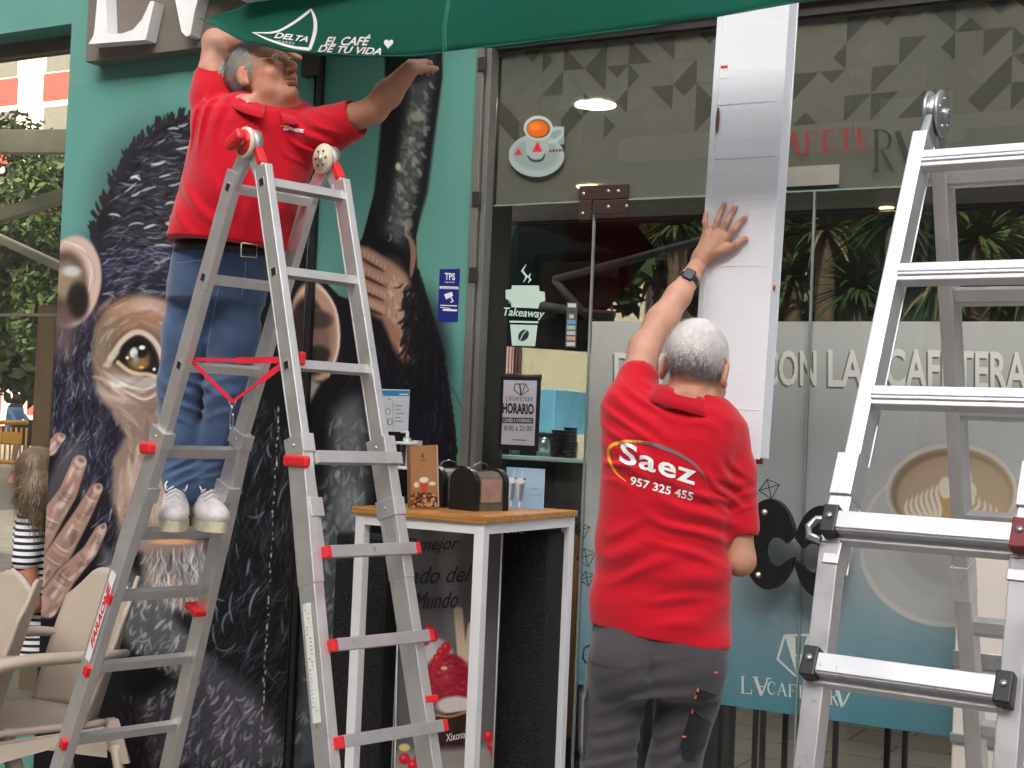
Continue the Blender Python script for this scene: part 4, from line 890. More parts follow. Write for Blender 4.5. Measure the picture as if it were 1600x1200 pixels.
MB().prism([(XL, YA+.0, 2.95), (-4.55, -.10, 3.44), (-3.25, -.02, 3.44), (XL+.05, YA, 2.95)], (0, 0, .004)).build('canopy', m_awn, AW)  # unseen piece, cut to shade the teal wall but not the box
for xx in (-1.0, 1.6):
    MB().tube([(xx, YA+.12, 2.9), (xx-.02, -.02, 3.1)], .022, 8).build('arm', mat('casing grey', (.2, .2, .2), .4), AW)
fs_ = on_surface(fab, .004)
m_aw = mat('print white', (.82, .83, .83), .6, var=.02)
it = [smooth([(394, 51), (430, 50), (458, 36), (480, 20), (486, 14)], [1, 3, 4, 4, 2]), smooth([(486, 14), (492, 30), (492, 50), (484, 77)], [2, 5, 6, 5]), smooth([(484, 77), (455, 73), (420, 62), (394, 50)], [5, 4, 3, 1])]
v, f = text2d('DELTA', bold=.02, shear=.35); it.append((map_quad(v, (428, 59), (480, 66), (2, -9)), f))
v, f = text2d('CAFES', bold=.01, space=1.5); it.append((map_quad(v, (434, 65), (460, 69.5), 2.6), f))
v, f = text2d('EL CAFÉ', bold=.02, shear=.3); it.append((map_quad(v, (507, 71), (577, 71), (3, -17)), f))
v, f = text2d('DE TU VIDA', bold=.02, shear=.3); it.append((map_quad(v, (496, 81), (595, 86), (2, -11)), f))
hp = [(607+7*math.sin(t)**3*1.05, 68-(6.6*math.cos(t)-2.6*math.cos(2*t)-1.0*math.cos(3*t)-.5*math.cos(4*t))) for t in np.linspace(0, 2*math.pi, 30)[:-1]]; it.append(polyit([(x+(68-y)*.1, y) for x, y in hp]))
px_mesh(it, fs_, 'print', m_aw, fab, sub=8)
px_mesh([lineit([(700, -2), (692, 40), (693, 93)], 1), lineit([(704, -2), (696, 40), (697, 92)], 1)]+[lineit([(x, np.interp(x, ax, ay)-5.5), (x+24, np.interp(x+24, ax, ay)-5.5)], .7) for x in range(440, 1240, 25)], on_surface(fab, .002), 'stitching', mat('stitch', s2l((60, 150, 128)), .7), fab, sub=14)

# ------------------------------------------------------------------ ladders
def brushed(nt, b, tc):
    n = nt.nodes.new('ShaderNodeTexNoise'); mp = nt.nodes.new('ShaderNodeMapping'); mp.inputs['Scale'].default_value = (60, 60, 3); n.inputs['Scale'].default_value = 4; n.inputs['Detail'].default_value = 8
    nt.links.new(tc.outputs['Object'], mp.inputs[0]); nt.links.new(mp.outputs[0], n.inputs[0])
    n2 = nt.nodes.new('ShaderNodeTexNoise'); n2.inputs['Scale'].default_value = 14; n2.inputs['Detail'].default_value = 8; n2.inputs['Roughness'].default_value = .7; nt.links.new(tc.outputs['Object'], n2.inputs[0])
    m1 = nt.nodes.new('ShaderNodeMapRange'); m1.inputs[1].default_value = .3; m1.inputs[2].default_value = .75; m1.inputs[3].default_value = .30; m1.inputs[4].default_value = .62; nt.links.new(n2.outputs[0], m1.inputs[0]); nt.links.new(m1.outputs[0], b.inputs['Roughness'])
    n4 = nt.nodes.new('ShaderNodeTexNoise'); n4.inputs['Scale'].default_value = 26; n4.inputs['Detail'].default_value = 10; n4.inputs['Roughness'].default_value = .75; n4.inputs['Distortion'].default_value = 1.5; nt.links.new(tc.outputs['Object'], n4.inputs[0])
    m2_ = nt.nodes.new('ShaderNodeMapRange'); m2_.inputs[1].default_value = .60; m2_.inputs[2].default_value = .68; m2_.inputs[3].default_value = 1; m2_.inputs[4].default_value = .55; nt.links.new(n4.outputs[0], m2_.inputs[0])
    l_ = b.inputs['Base Color'].links[0].from_socket; v2_ = nt.nodes.new('ShaderNodeVectorMath'); v2_.operation = 'SCALE'; nt.links.new(l_, v2_.inputs[0]); nt.links.new(m2_.outputs[0], v2_.inputs['Scale']); nt.links.new(v2_.outputs[0], b.inputs['Base Color'])
    bp = nt.nodes.new('ShaderNodeBump'); bp.inputs['Strength'].default_value = .06; bp.inputs['Distance'].default_value = .002; nt.links.new(n.outputs[0], bp.inputs['Height']); nt.links.new(bp.outputs[0], b.inputs['Normal'])
m_al = mat('aluminium', (.66, .655, .64), .42, metal=.8, var=.07, vs=10, fn=brushed)
m_al2 = mat('aluminium dull', (.56, .55, .54), .45, metal=.75, var=.08, vs=10, fn=brushed)
m_al3 = mat('aluminium bright', (.64, .645, .66), .42, metal=.78, var=.06, vs=10, fn=brushed)
m_rp = mat('red plastic', s2l((214, 34, 40)), .45, var=.04); m_sock = mat('socket dark', (.02, .02, .02), .4, metal=.3); m_gal = mat('galvanised', (.42, .45, .45), .32, metal=.85, var=.15, vs=30)
m_cream = mat('hinge cream', s2l((206, 200, 176)), .5)
m_lab = mat('label white', (.8, .8, .8), .5, var=0)
def horiz(deg): t = RX(deg); return nrm(rgtH*math.sin(t)+fwdH*math.cos(t))
def rail(name, p, q, r, s, wr, ws, m, parent): # box rail with channel lips
    d = nrm(np.asarray(q)-p); s2 = nrm(s-d*np.dot(s, d)); mb = MB(); mb.obox(p, q, r, wr, s2, ws)
    for sg_ in (-1, 1): mb.obox(p+s2*sg_*(ws/2-.003), q+s2*sg_*(ws/2-.003), r, wr+.003, s2, .005)
    return mb.build(name, m, parent, bevel=.0015), s2, d
def rung(name, p, q, d, s2, m, parent, wd=.028, ws=.03, cap=None):
    mb = MB(); mb.obox(p, q, d, wd, s2, ws); u = nrm(np.asarray(q)-p)
    for k in (-1, 0, 1): mb.obox(p+s2*k*ws*.3+d*(-wd/2-.0008), q+s2*k*ws*.3+d*(-wd/2-.0008), d, .0016, s2, .003)
    return mb.build(name, m, parent, bevel=.002)
# ---- left ladder
H1, H2 = CH(-.85, 4.4, 2.28), CH(-.634, 4.617, 2.27); H2[2] = 2.28
r = nrm(H2-H1); s = nrm(np.cross(r, [0, 0, 1.])); s = s if s@fwdH < 0 else -s         # s: towards the viewer's right
LL = thing('step_ladder', 'aluminium folding ladder with red plastic caps under the man on the left', 'ladder', (H1[0], H1[1], 0))
def side(sgn, ratio, flareL, flareR, ztop=2.20, zmid=1.36, zbot=GZ, name='rail'):
    def pt(base, z, fl=0): dz = 2.28-z; return base+s*sgn*(.045+ratio*dz)*1.0+np.array([0, 0, -dz])+r*fl
    sections = {}
    # inner (upper) rails
    for base, fl, tg in ((H1, -flareL, 'L'), (H2, flareR, 'R')):
        p = pt(base, ztop); q = pt(base, 1.02)
        ro, s2, d = rail(name, p, q, r, s*sgn, .026, .062, m_al, LL); sections[tg] = (p, q, s2, d, ro)
        kk = 1 if tg == 'R' else -1
        o1 = pt(base, zmid)+r*kk*.004; o2 = pt(base, .95, fl*.25)+r*kk*.006; o3 = pt(base, zbot, fl)+r*kk*.006
        mb = MB(); mb.obox(o1, o2, r, .038, s2, .078); mb.obox(o2, o3, r, .036, s2, .074); mb.build('outer_rail', m_al if sgn < 0 else m_al, LL, bevel=.002)
        for zc in (zmid-.015, zmid-.20):
            c = pt(base, zc)+r*kk*.004; bk = MB().obox(c-d*.028, c+d*.028, r, .046, s2, .088).build('bracket', m_al, LL, bevel=.002)
            MB().lathe(c-r*.0235, [(.006, 0), (.006, .002), (.002, .003)], 8, -r).build('rivet', m_al2, bk)
        c = pt(base, zbot, fl); MB().obox(c-d*.0, c+d*.05, r, .044, s2, .082).build('foot', m_rp if False else m_black, LL, bevel=.004)
        for zc in (2.15, 1.868, 1.583):     # square rung sockets on the outer face
            if tg == 'L':
                c = pt(base, zc); so2 = MB().obox(c-d*.017, c+d*.017, r, .0285, s2, .030).build('rung_socket', m_al3, LL, bevel=.003)
                MB().obox(c-d*.012, c+d*.012, r, .0295, s2, .021).build('socket_hole', m_sock, so2)
        hp_ = base+np.array([0, 0, 0.])
    for z in ((2.15, 1.865, 1.58, 1.295, 1.01, .79, .53, .26, -.02, -.26) if sgn < 0 else (2.15, 1.87, 1.585, 1.30, 1.03, .775, .52, .25, -.02, -.26)):
        pL, pR = pt(H1, z), pt(H2, z); s2 = sections['L'][2]; d = sections['L'][3]
        if z > 1.5: rung('rung', pL+r*.013, pR-r*.013, d, s2, m_al2 if sgn > 0 else m_al, LL)
        elif z > 1.2 or (sgn < 0 and z > .95):
            off = s2*.045 if sgn > 0 else 0*s2
            rung('rung', pL+r*.013+off, pR+(r*.03 if sgn > 0 else -r*.013)+off, d, s2, m_al2, LL, .036)
        else:
            fl = (1.1-z)/1.1; pL = pt(H1, z, -flareL*max(fl, 0)); pR = pt(H2, z, flareR*max(fl, 0))
            if sgn > 0:
                off = s2*.048; ro = rung('rung', pL+r*.018+off, pR+r*.03+off, d, s2, m_al2, LL, .034, .026)
                for e, u_ in ((pL+r*.018+off, -1), (pR+r*.03+off, 1)):
                    c = e+r*u_*.009; MB().obox(c-d*.0175, c+d*.0175, r, .02, s2, .028).build('end_cap', m_rp, ro, bevel=.003)
            else:
                ro = rung('rung', pL+r*.018, pR-r*.018, d, s2, m_al2, LL, .034, .028)
                c = pL-r*.026-s2*.02; MB().obox(c-d*.018, c+d*.018, r, .02, s2, .028).build('end_cap', m_rp, ro, bevel=.003)
    return sections, pt
secA, ptA = side(-1, .415, .06, .14); secB, ptB = side(1, .305, .10, .0)
# hinges
for base, hh in ((H1, 0), (H2, 1)):
    hg = MB(); hg.lathe(base-r*.020, [(.046, 0), (.046, .034)], 32, r)
    ho = hg.build('hinge', m_al2, LL)
    MB().lathe(base-r*.031, [(.047, 0), (.050, .004), (.050, .012)], 36, r).build('hinge_rim', m_cream, ho)
    pr = [(.040, -.001), (.040, .003)]
    MB().lathe(base-r*.033, [(.0405, 0), (.0405, .012)], 32, r).build('hinge_disc', m_cream if hh else m_rp, ho)
    MB().lathe(base-r*.041, [(.010, 0), (.010, .01)], 14, r).build('pivot', m_al2, ho)
    for k in range(6):
        a_ = k*1.05; c = base-r*.036+s*math.cos(a_)*.026+np.array([0, 0, 1])*math.sin(a_)*.026; MB().lathe(c, [(.004, 0), (.004, .004)], 8, r).build('stud', m_dgrey if hh else m_rp, ho)
    for sgn, P in ((-1, ptA), (1, ptB)):
        q = P(base, 2.14); s2 = s; d = nrm(q-base)
        mb = MB(); mb.obox(base+d*.03, q, r, .022, nrm(s-d*(s@d)), .056); mb.build('hinge_arm', m_al3, ho, bevel=.004)
        if sgn > 0: c = base+s*.052-np.array([0, 0, .045]); MB().obox(c-d*.032, c+d*.03, r, .030, nrm(s-d*(s@d)), .022).build('hinge_guard', m_rp, ho, bevel=.004)
# red locking knob on the near hinge and red lock levers
k0 = base = H1-r*.055; dk = nrm(-s*.9+np.array([0, 0, -.45]))
MB().obox(k0-dk*.030+np.array([0, 0, .01]), k0+dk*.052+np.array([0, 0, .01]), r, .03, nrm(np.cross(dk, r)), .042).build('lock_knob', m_rp, LL, bevel=.012, seg=3)
c = ptB(H1, 1.30)-r*.026+s*.0; MB().obox(c-s*.052, c+s*.06, r, .024, nrm(np.cross(s, r)), .036).build('lock_lever', m_rp, LL, bevel=.010, seg=3)
c = ptA(H1, 1.305)-r*.036-s*.02; MB().obox(c-s*.03+r*0, c+s*.035, r, .034, nrm(np.cross(s, r)), .04).build('lock_lever', m_rp, LL, bevel=.012, seg=3)
c = ptA(H2, 1.29)+r*.028; MB().obox(c-s*.016, c+s*.02, r, .03, nrm(np.cross(s, r)), .036).build('lock_lever', m_rp, LL, bevel=.008, seg=3)
c = ptB(H1, 1.606)+r*.03+s*.012; MB().obox(c-s*.016, c+s*.02, r, .02, nrm(np.cross(s, r)), .04).build('strap_anchor', m_rp, LL, bevel=.004)
for H_, P, zz in ((H2, ptA, .72), (H2, ptB, .60)):
    c = P(H_, zz, .02)-r*.0; d = nrm(P(H_, zz-.1)-P(H_, zz)); MB().obox(c-d*.01, c+d*.012, r, .050, nrm(s-d*(s@d)), .08).build('stop', m_rp, LL, bevel=.004)
# decals
dA = nrm(ptA(H1, .6)-ptA(H1, .9)); sA = nrm(-s-dA*(-s@dA))
def rail_label(P, H_, z0, z1, fl0, fl1, wd, name, m, off=.0278): # thin label on the -r face
    p = P(H_, z0, fl0)-r*off; q = P(H_, z1, fl1)-r*off; d = nrm(q-p); u = nrm(s-d*(s@d)); return MB().obox(p, q, r, .001, u, wd).build(name, m, LL), p, q, d, u
lb, p, q, d, u = rail_label(ptA, H1, .875, .56, -.0175, -.028, .036, 'brand_label', m_lab)
v, f = text2d('FARAONE', bold=.05, shear=.4)
def lab3(x, y): return p+d*(y)+u*x-r*.0012
px_mesh([(np.stack([(.5-v[:, 1])*.026, .29-v[:, 0]*.25], 1), f)], lab3, 'label_text', m_rp, lb)
lb, p, q, d, u = rail_label(ptB, H1, .90, .58, -.028, -.0456, .036, 'warning_label', mat('label paper', (.74, .76, .70), .5, var=.06, vs=60))
its = []; R3 = random.Random(2)
for k in range(26):
    y = .02+k*.0112; x = R3.choice((-.009, .004)); its.append(lineit([(x-R3.uniform(.002, .005), y), (x+R3.uniform(.002, .007), y+R3.uniform(-.002, .004))], R3.uniform(.001, .003)))
px_mesh(its, lab3, 'label_print', mat('label ink', s2l((90, 120, 130)), .5), lb)
# red strap with snap hook
p0 = PD(302, 562, 4.72); p1 = PD(436, 580, 4.35); p2 = PD(350, 648, 4.5)
SA = ptA(H1, 1.606); SB = ptB(H1, 1.60)
a1 = SA+r*.02; b1 = SB-r*.0; ctr = (SA+SB)/2+np.array([0, 0, -.135])
def strap(pts, w):
    mb = MB(); n = len(pts)
    for i in range(n-1):
        d = nrm(np.asarray(pts[i+1])-pts[i]); mb.obox(pts[i], np.asarray(pts[i+1])+d*.001, nrm(np.cross(d, r)), w[i], r, .0025)
    return mb
mb = strap([a1, a1*.5+b1*.5+np.array([0, 0, -.004]), b1], [.012, .02])
st = mb.build('strap', mat('red webbing', s2l((226, 30, 62)), .7, bump=.2, bs=700), LL)
strap([a1, a1*.5+ctr*.5, ctr], [.014, .014]).build('strap_tail', mat('red webbing', (1, 0, 0)), st); strap([b1, b1*.5+ctr*.5, ctr], [.02, .01]).build('strap_tail', mat('red webbing', (1, 0, 0)), st)
zz = np.array([0, 0, 1.]); hk = MB(); hk.tube([ctr+s*.02+zz*.004, ctr+s*.014-zz*.008, ctr-zz*.012, ctr-s*.014-zz*.008, ctr-s*.02+zz*.004], .0022, 8)
cc = ctr-zz*.055; hk.tube([cc+s*(.008*math.cos(t))+zz*(.034*math.sin(t)) for t in np.linspace(1.2, 6.9, 20)], .0026, 8); hk.tube([ctr-zz*.012, ctr-zz*.024], .005, 8)
hk.build('snap_hook', m_gal, st)

# ---- right ladder
Hc = CH(.926, 3.15, 2.17); r = horiz(124); s = nrm(np.cross(r, [0, 0, 1.])); s = s if s@fwdH < 0 else -s
RL = thing('step_ladder', 'large bare aluminium ladder with black rung clamps at the right edge', 'ladder', (Hc[0], Hc[1], 0))
def ptR(sgn, ratio, e, z, fl=0):
    dz = 2.17-z; q_ = ratio*dz if sgn < 0 or dz < .95 else ratio*.95+.26*(dz-.95)
    return Hc+s*sgn*(.035+q_)+np.array([0, 0, -dz])+r*(e*.345+fl)
for sgn, ratio, mm in ((1, .50, m_al3), (-1, .30, m_al2)):
    for e in (0, 1):
        p, q = ptR(sgn, ratio, e, 2.10), ptR(sgn, ratio, e, 1.18 if sgn > 0 else .6)
        ro, s2, d = rail('rail', p, q, r, s*sgn, .030, .066, mm, RL)
        kk = 1 if e else -1
        o1, o2 = ptR(sgn, ratio, e, 1.36 if sgn > 0 else 1.1, kk*.006), ptR(sgn, ratio, e, GZ, kk*(.03 if e else -.02))
        mb = MB(); om = ptR(sgn, ratio, e, 1.22, kk*.006); mb.obox(o1+s2*.004, om+s2*.004, r, .040, s2, .050); mb.obox(om+s2*.004, o2+s2*.004, r, .040, s2, .050); mb.build('outer_rail', m_al3, RL, bevel=.002)
        c = o2; MB().obox(c, c-d*.05, r, .05, s2, .08).build('foot', m_black, RL, bevel=.004)
        c = ptR(sgn, ratio, e, 1.35 if sgn > 0 else 1.1, kk*.004); MB().obox(c-d*.045, c+d*.045, r, .044, s2, .072).build('bracket', m_al3, RL, bevel=.002)
        # scuffs: irregular dull marks
    for k in range(10):
        z = 2.04-.262*k
        if z < GZ+.15: break
        a_, b_ = ptR(sgn, ratio, 0, z), ptR(sgn, ratio, 1, z)
        if z > 1.3 or sgn < 0:
            mb = MB(); off = s2*.012 if sgn > 0 else s2*0
            mb.obox(a_+r*.014+off, b_-r*.014+off, d, .030, s2, .036); mb.obox(a_+r*.014+off+s2*.017+d*.006, b_-r*.014+off+s2*.017+d*.006, d, .004, s2, .006); mb.obox(a_+r*.014+off+d*.02, b_-r*.014+off+d*.02, d, .012, s2, .028)
            mb.build('rung', m_al3 if sgn > 0 else m_al2, RL, bevel=.002)
        else:
            fl = 0; a_ = ptR(sgn, ratio, 0, z, fl); b_ = ptR(sgn, ratio, 1, z, fl); off = s2*.042
            mb = MB(); mb.obox(a_-r*.0+off, b_+r*.0+off, d, .036, s2, .032); mb.obox(a_+off*.4+d*.024, b_+off*.4+d*.024, d, .02, s2, .03); mb.obox(a_+off*.9+d*.020, b_+off*.9+d*.020, d, .004, s2, .036)
            ru = mb.build('rung', m_al3, RL, bevel=.002)
            for e_, u_ in ((a_, -1), (b_, 1)):
                c = e_+r*u_*.004+off*.95; MB().obox(c-d*.028, c+d*.03, r, .030, s2, .045).build('clamp', m_black if z < 1.1 or u_ < 0 else mat('worn red', s2l((120, 30, 40)), .5), ru, bevel=.003)
                MB().lathe(c+s2*.023-d*.004, [(.007, 0), (.006, .003), (.0, .004)], 12, s2).build('screw', m_gal, ru)
            if z > 1.1:
                for e_, u_ in ((a_, -1), (b_, 1)):
                    c = e_+off; MB().tube([c+r*u_*.01-d*.002, c+r*u_*.035-d*.002, c+r*u_*.048+d*.014, c+r*u_*.044+d*.034, c+r*u_*.02+d*.04], .008, 10).build('lock_pin', m_gal, ru)
# galvanised hinge (thick rounded plate pair)
for e in (0, 1):
    b0 = Hc+r*(e*.345); ho = MB()
    for o in (-.013, .012): ho.lathe(b0+r*o-np.array([0, 0, 0.0]), [(.050, 0), (.053, .002), (.053, .006), (.050, .008)], 36, r)
    ho.lathe(b0-r*.012, [(.044, 0), (.044, .026)], 30, r); hn = ho.build('hinge', m_gal, RL)
    for sgn, ratio in ((1, .50), (-1, .30)):
        q = ptR(sgn, ratio, e, 2.05); d = nrm(q-b0); MB().obox(b0+d*.02, q, r, .020, nrm(s-d*(s@d)), .056).build('hinge_arm', m_gal, hn, bevel=.006)
    MB().lathe(b0+r*.018, [(.013, 0), (.013, .006), (.008, .012), (.0, .013)], 16, r).build('pivot', m_gal, hn)
    for k in range(5): a_ = k*1.2+.3; MB().lathe(b0+r*.019+s*math.cos(a_)*.033+np.array([0, 0, 1])*math.sin(a_)*.033, [(.005, 0), (.004, .004), (0, .005)], 8, r).build('stud', m_gal, hn)

# ------------------------------------------------------------------ long cardboard box
top, bot = PD(1180, 20, 4.34), PD(1142, 713, 4.30)
Yb = -.92
def bx3(px, py, y): return PY(px, py, y)
tl, tr_, bl, br_ = PY(1127, 34, Yb), PY(1231, 14, Yb), PY(1082, 712, Yb), PY(1186, 714, Yb)
ext = .16; up_ = nrm(((tl-bl)+(tr_-br_))/2); tl = tl+up_*ext; tr_ = tr_+up_*(ext-.0)
zt = (tl[2]+tr_[2])/2; zb = (bl[2]+br_[2])/2; tl[2] = tr_[2] = zt; bl[2] = br_[2] = zb
cb = thing('cardboard_box', 'long white cardboard box held upright by the man on the right', 'box', ((bl+br_)/2))
def corr(nt, b, tc):
    w = nt.nodes.new('ShaderNodeTexWave'); w.bands_direction = 'Z'; w.inputs['Scale'].default_value = 60; w.inputs['Distortion'].default_value = .8; w.inputs['Detail'].default_value = 1
    n = nt.nodes.new('ShaderNodeTexNoise'); mp = nt.nodes.new('ShaderNodeMapping'); mp.inputs['Scale'].default_value = (2, 2, 16); n.inputs['Scale'].default_value = 2; n.inputs['Detail'].default_value = 5
    nt.links.new(tc.outputs['Object'], w.inputs[0]); nt.links.new(tc.outputs['Object'], mp.inputs[0]); nt.links.new(mp.outputs[0], n.inputs[0])
    b1 = nt.nodes.new('ShaderNodeBump'); b1.inputs['Strength'].default_value = .12; b1.inputs['Distance'].default_value = .001; b2 = nt.nodes.new('ShaderNodeBump'); b2.inputs['Strength'].default_value = .3; b2.inputs['Distance'].default_value = .004
    nt.links.new(w.outputs[0], b1.inputs['Height']); nt.links.new(n.outputs[0], b2.inputs['Height']); nt.links.new(b2.outputs[0], b1.inputs['Normal']); nt.links.new(b1.outputs[0], b.inputs['Normal'])
m_card = mat('white cardboard', (.75, .77, .82), .7, var=.03, vs=3, fn=corr)
body = MB(); dy = np.array([0, .085, 0]); body.prism([bl, br_, tr_, tl], dy); bo = body.build('body', m_card, cb, bevel=.004)
xa = nrm(br_-bl); fl = MB(); o = np.array([0, -.003, 0])
fl.obox(bl+xa*.003+o-xa*.006, tl+xa*.003+o-xa*.006, xa, .018, (0, 1, 0), .004); fl.build('edge_flap', m_card, cb, bevel=.001)
hs1 = PY(1121, 188, Yb-.006); pts = [hs1+xa*x+up_*z for x, z in ellpts(0, 0, .0055, .042, 20)]
MB().prism(pts, (0, .002, 0)).build('hand_hole', mat('hole brown', s2l((110, 70, 56)), .8), cb)
q = lambda x0, y0, x1, y1, n, m, Y=Yb-.002: (lambda a, b: MB().box((a[0], Y, a[2]), (b[0], Y+.001, b[2])).build(n, m, cb))(PY(x0, y1, Y), PY(x1, y0, Y))
q(1125, 102, 1138, 123, 'label', mat('label white', (.8, .8, .8))); q(1126, 102, 1137, 107, 'label_header', m_rp, Yb-.003)
for yy in (163, 247, 415, 636):   # creases
    a_, c_ = PY(1127-.05*(yy-30), yy+2, Yb-.0008), PY(1222-.06*(yy-30), yy, Yb-.0008); c_[2] = a_[2]
    MB().tube([a_, (a_+c_)/2+np.array([0, -.0006, .001]), c_], .0007, 6).build('crease', m_card, cb)
c = PY(1211, 450, -.88); MB().lathe(br_+up_*((c[2]-br_[2])/up_[2])+np.array([.0008, .035, 0]), [(.010, 0), (.010, .001)], 16, (1, 0, 0)).build('round_mark', m_rp, cb)
q(1181, 716, 1192, 725, 'foam_end', mat('foam brown', s2l((120, 40, 40)), .8), Yb+.03)

# ------------------------------------------------------------------ bar table with things on it
Ycor = -.74; c0 = PY(757, 807, Ycor); zt = c0[2]; x1 = c0[0]; x0 = PY(556, 798, Ycor)[0]; y0 = Ycor; y1 = -.0-.035
TB = thing('bar_table', 'tall white bar table with varnished wooden top against the wall', 'table', ((x0+x1)/2, (y0+y1)/2, 0))
def wood(nt, b, tc):
    n = nt.nodes.new('ShaderNodeTexNoise'); mp = nt.nodes.new('ShaderNodeMapping'); mp.inputs['Scale'].default_value = (3, 40, 40); n.inputs['Scale'].default_value = 2; n.inputs['Detail'].default_value = 8; n.inputs['Distortion'].default_value = .6
    nt.links.new(tc.outputs['Object'], mp.inputs[0]); nt.links.new(mp.outputs[0], n.inputs[0]); cr = nt.nodes.new('ShaderNodeValToRGB'); cr.color_ramp.elements[0].position = .3; cr.color_ramp.elements[1].position = .7
    cr.color_ramp.elements[0].color = (*s2l((150, 96, 44)), 1); cr.color_ramp.elements[1].color = (*s2l((206, 150, 82)), 1); nt.links.new(n.outputs[0], cr.inputs[0]); nt.links.new(cr.outputs[0], b.inputs['Base Color'])
m_wood = mat('varnished pine', (.4, .2, .08), .35, var=.05, fn=wood)
MB().box((x0-.012, y0-.012, zt-.026), (x1+.012, y1, zt)).build('table_top', m_wood, TB, bevel=.004)
m_tw = mat('table white', (.76, .77, .78), .4, var=.03)
lw = .04
for xx, yy in ((x0, y0), (x1-lw, y0), (x0, y1-lw), (x1-lw, y1-lw)): MB().box((xx, yy, GZ), (xx+lw, yy+lw, zt-.026)).build('leg', m_tw, TB, bevel=.002)
ap = MB(); ap.box((x0+lw, y0+.002, zt-.064), (x1-lw, y0+.024, zt-.027)); ap.box((x1-.026, y0+lw, zt-.064), (x1-.002, y1-lw, zt-.027)); ap.box((x0+.002, y0+lw, zt-.064), (x0+.026, y1-lw, zt-.027)); ap.box((x0+lw, y1-.024, zt-.064), (x1-lw, y1-.002, zt-.027)); ap.build('apron', m_tw, TB)
# menu booklet
def tilted(px0, px1, py0, py1, Y, tilt, th): pass
mY = -.60
a_, b_ = PY(647, 789, mY), PY(690, 700, mY); hgt = b_[2]-zt
mn = thing('menu_booklet', 'brown upright menu booklet with milkshake picture standing on the bar table', 'menu', ((a_[0]+b_[0])/2, mY, zt))
cv = Canvas(0, 0, 100, 190, (150, 106, 70)); cv.ell(50, 60, 60, 90, (176, 128, 88), .7, .6); cv.poly([(0, 0), (13, 0), (13, 190), (0, 190)], (120, 82, 52), 1, 1); cv.stroke([(13, 0), (13, 190)], 1.4, (196, 150, 110), .8, False)
cv.ell(52, 32, 4, 8, (96, 60, 40), 1, .3); cv.stroke([(42, 46), (66, 46)], 3, (90, 56, 36)); cv.stroke([(48, 62), (62, 62)], 2, (100, 64, 42))
cv.poly([(42, 108), (68, 108), (62, 160), (48, 160)], (186, 72, 50)); cv.ell(55, 106, 15, 9, (226, 218, 204), 1, .2); cv.ell(30, 120, 9, 9, (214, 206, 190), 1, .2); cv.ell(82, 118, 11, 6, (220, 214, 200), 1, .2)
R4 = random.Random(1)
for k in range(150): cv.ell(R4.uniform(14, 98), R4.uniform(146, 188), 4, 3, R4.choice(((70, 30, 16), (120, 60, 30), (180, 120, 70), (214, 170, 120), (50, 22, 14))), 1, .2, R4.uniform(0, 180))
m_pr = mat('print gloss', (0, 0, 0), .35, var=0, vcol=True)
mo = MB().box((-.058, -.009, 0), (.058, .009, hgt)).build('pages', mat('page edge', (.6, .56, .48), .7), None, bevel=.001)
co = sheet('cover', cv, -.059, .059, 0, hgt, -.0098, .002, m_pr, None, mapf=lambda u, v: (u*99, (1-v)*189))
for o_ in (mo, co): o_.parent = mn
mn.rotation_euler = (RX(-3), RX(-5), RX(14)); mn.location = (float((a_[0]+b_[0])/2)-.012, mY, float(zt)+.006)
# napkin dispensers
def dispenser(label):
    t = thing('napkin_dispenser', label, 'napkin dispenser', (0, 0, 0), 'napkin dispensers on the bar table')
    def arch(w, h, r_=.05, n=8):
        p = [(-w, 0), (w, 0)];
        for k in range(n+1): a = math.pi/2*k/n; p.append((w-r_+r_*math.cos(a), h-r_+r_*math.sin(a)))
        for k in range(n+1): a = math.pi/2+math.pi/2*k/n; p.append((-w+r_+r_*math.cos(a), h-r_+r_*math.sin(a)))
        return p
    m_bd = mat('dispenser black', (.008, .008, .01), .3, var=.03); m_sm = mat('smoked plastic', s2l((92, 86, 74)), .2, var=.1, vs=20)
    for x in (-.075, .055): MB().prism([(x, y, z) for y, z in arch(.062, .145)], (.02, 0, 0)).build('side_shell', m_bd, t, bevel=.004)
    MB().prism([(-.055, y, z) for y, z in arch(.056, .138)], (.11, 0, 0)).build('body', m_sm, t, bevel=.002)
    MB().box((-.045, -.059, .03), (.045, -.0565, .11)).build('napkins', mat('napkin', s2l((150, 120, 110)), .8, var=.2, vs=40), t)
    MB().tube([(-.04, 0, .136), (-.03, 0, .158), (0, 0, .165), (.03, 0, .158), (.04, 0, .136)], .006, 8, flat=.5).build('handle', m_sm, t)
    return t
d_1 = dispenser('black napkin dispenser at the right, with a napkin sticking out of its top'); d_1.scale = (1.15, 1.15, 1.08); d_2 = copy_tree(d_1); d_2['label'] = 'black napkin dispenser half hidden behind the brown menu booklet'
pd = PY(752, 788, -.42); d_1.location = (float(pd[0]), -.44, float(zt)); d_1.rotation_euler = (0, 0, RX(74)); pd2 = PY(712, 785, -.36); d_2.location = (float(pd2[0])-.04, -.36, float(zt)); d_2.rotation_euler = (0, 0, RX(74))
nk = MB().prism([(-.005, -.02, 0), (.03, -.02, .0), (.045, .03, .035), (.01, .03, .035)], (0, .001, .002)).build('paper_napkin', mat('paper white', (.75, .72, .68), .8)); nk.location = (float(pd[0])-.03, -.45, float(zt)+.145); nk.rotation_euler = (0, 0, RX(-60)); tag(nk, 'crumpled white napkin sticking out of the right dispenser', 'napkin')
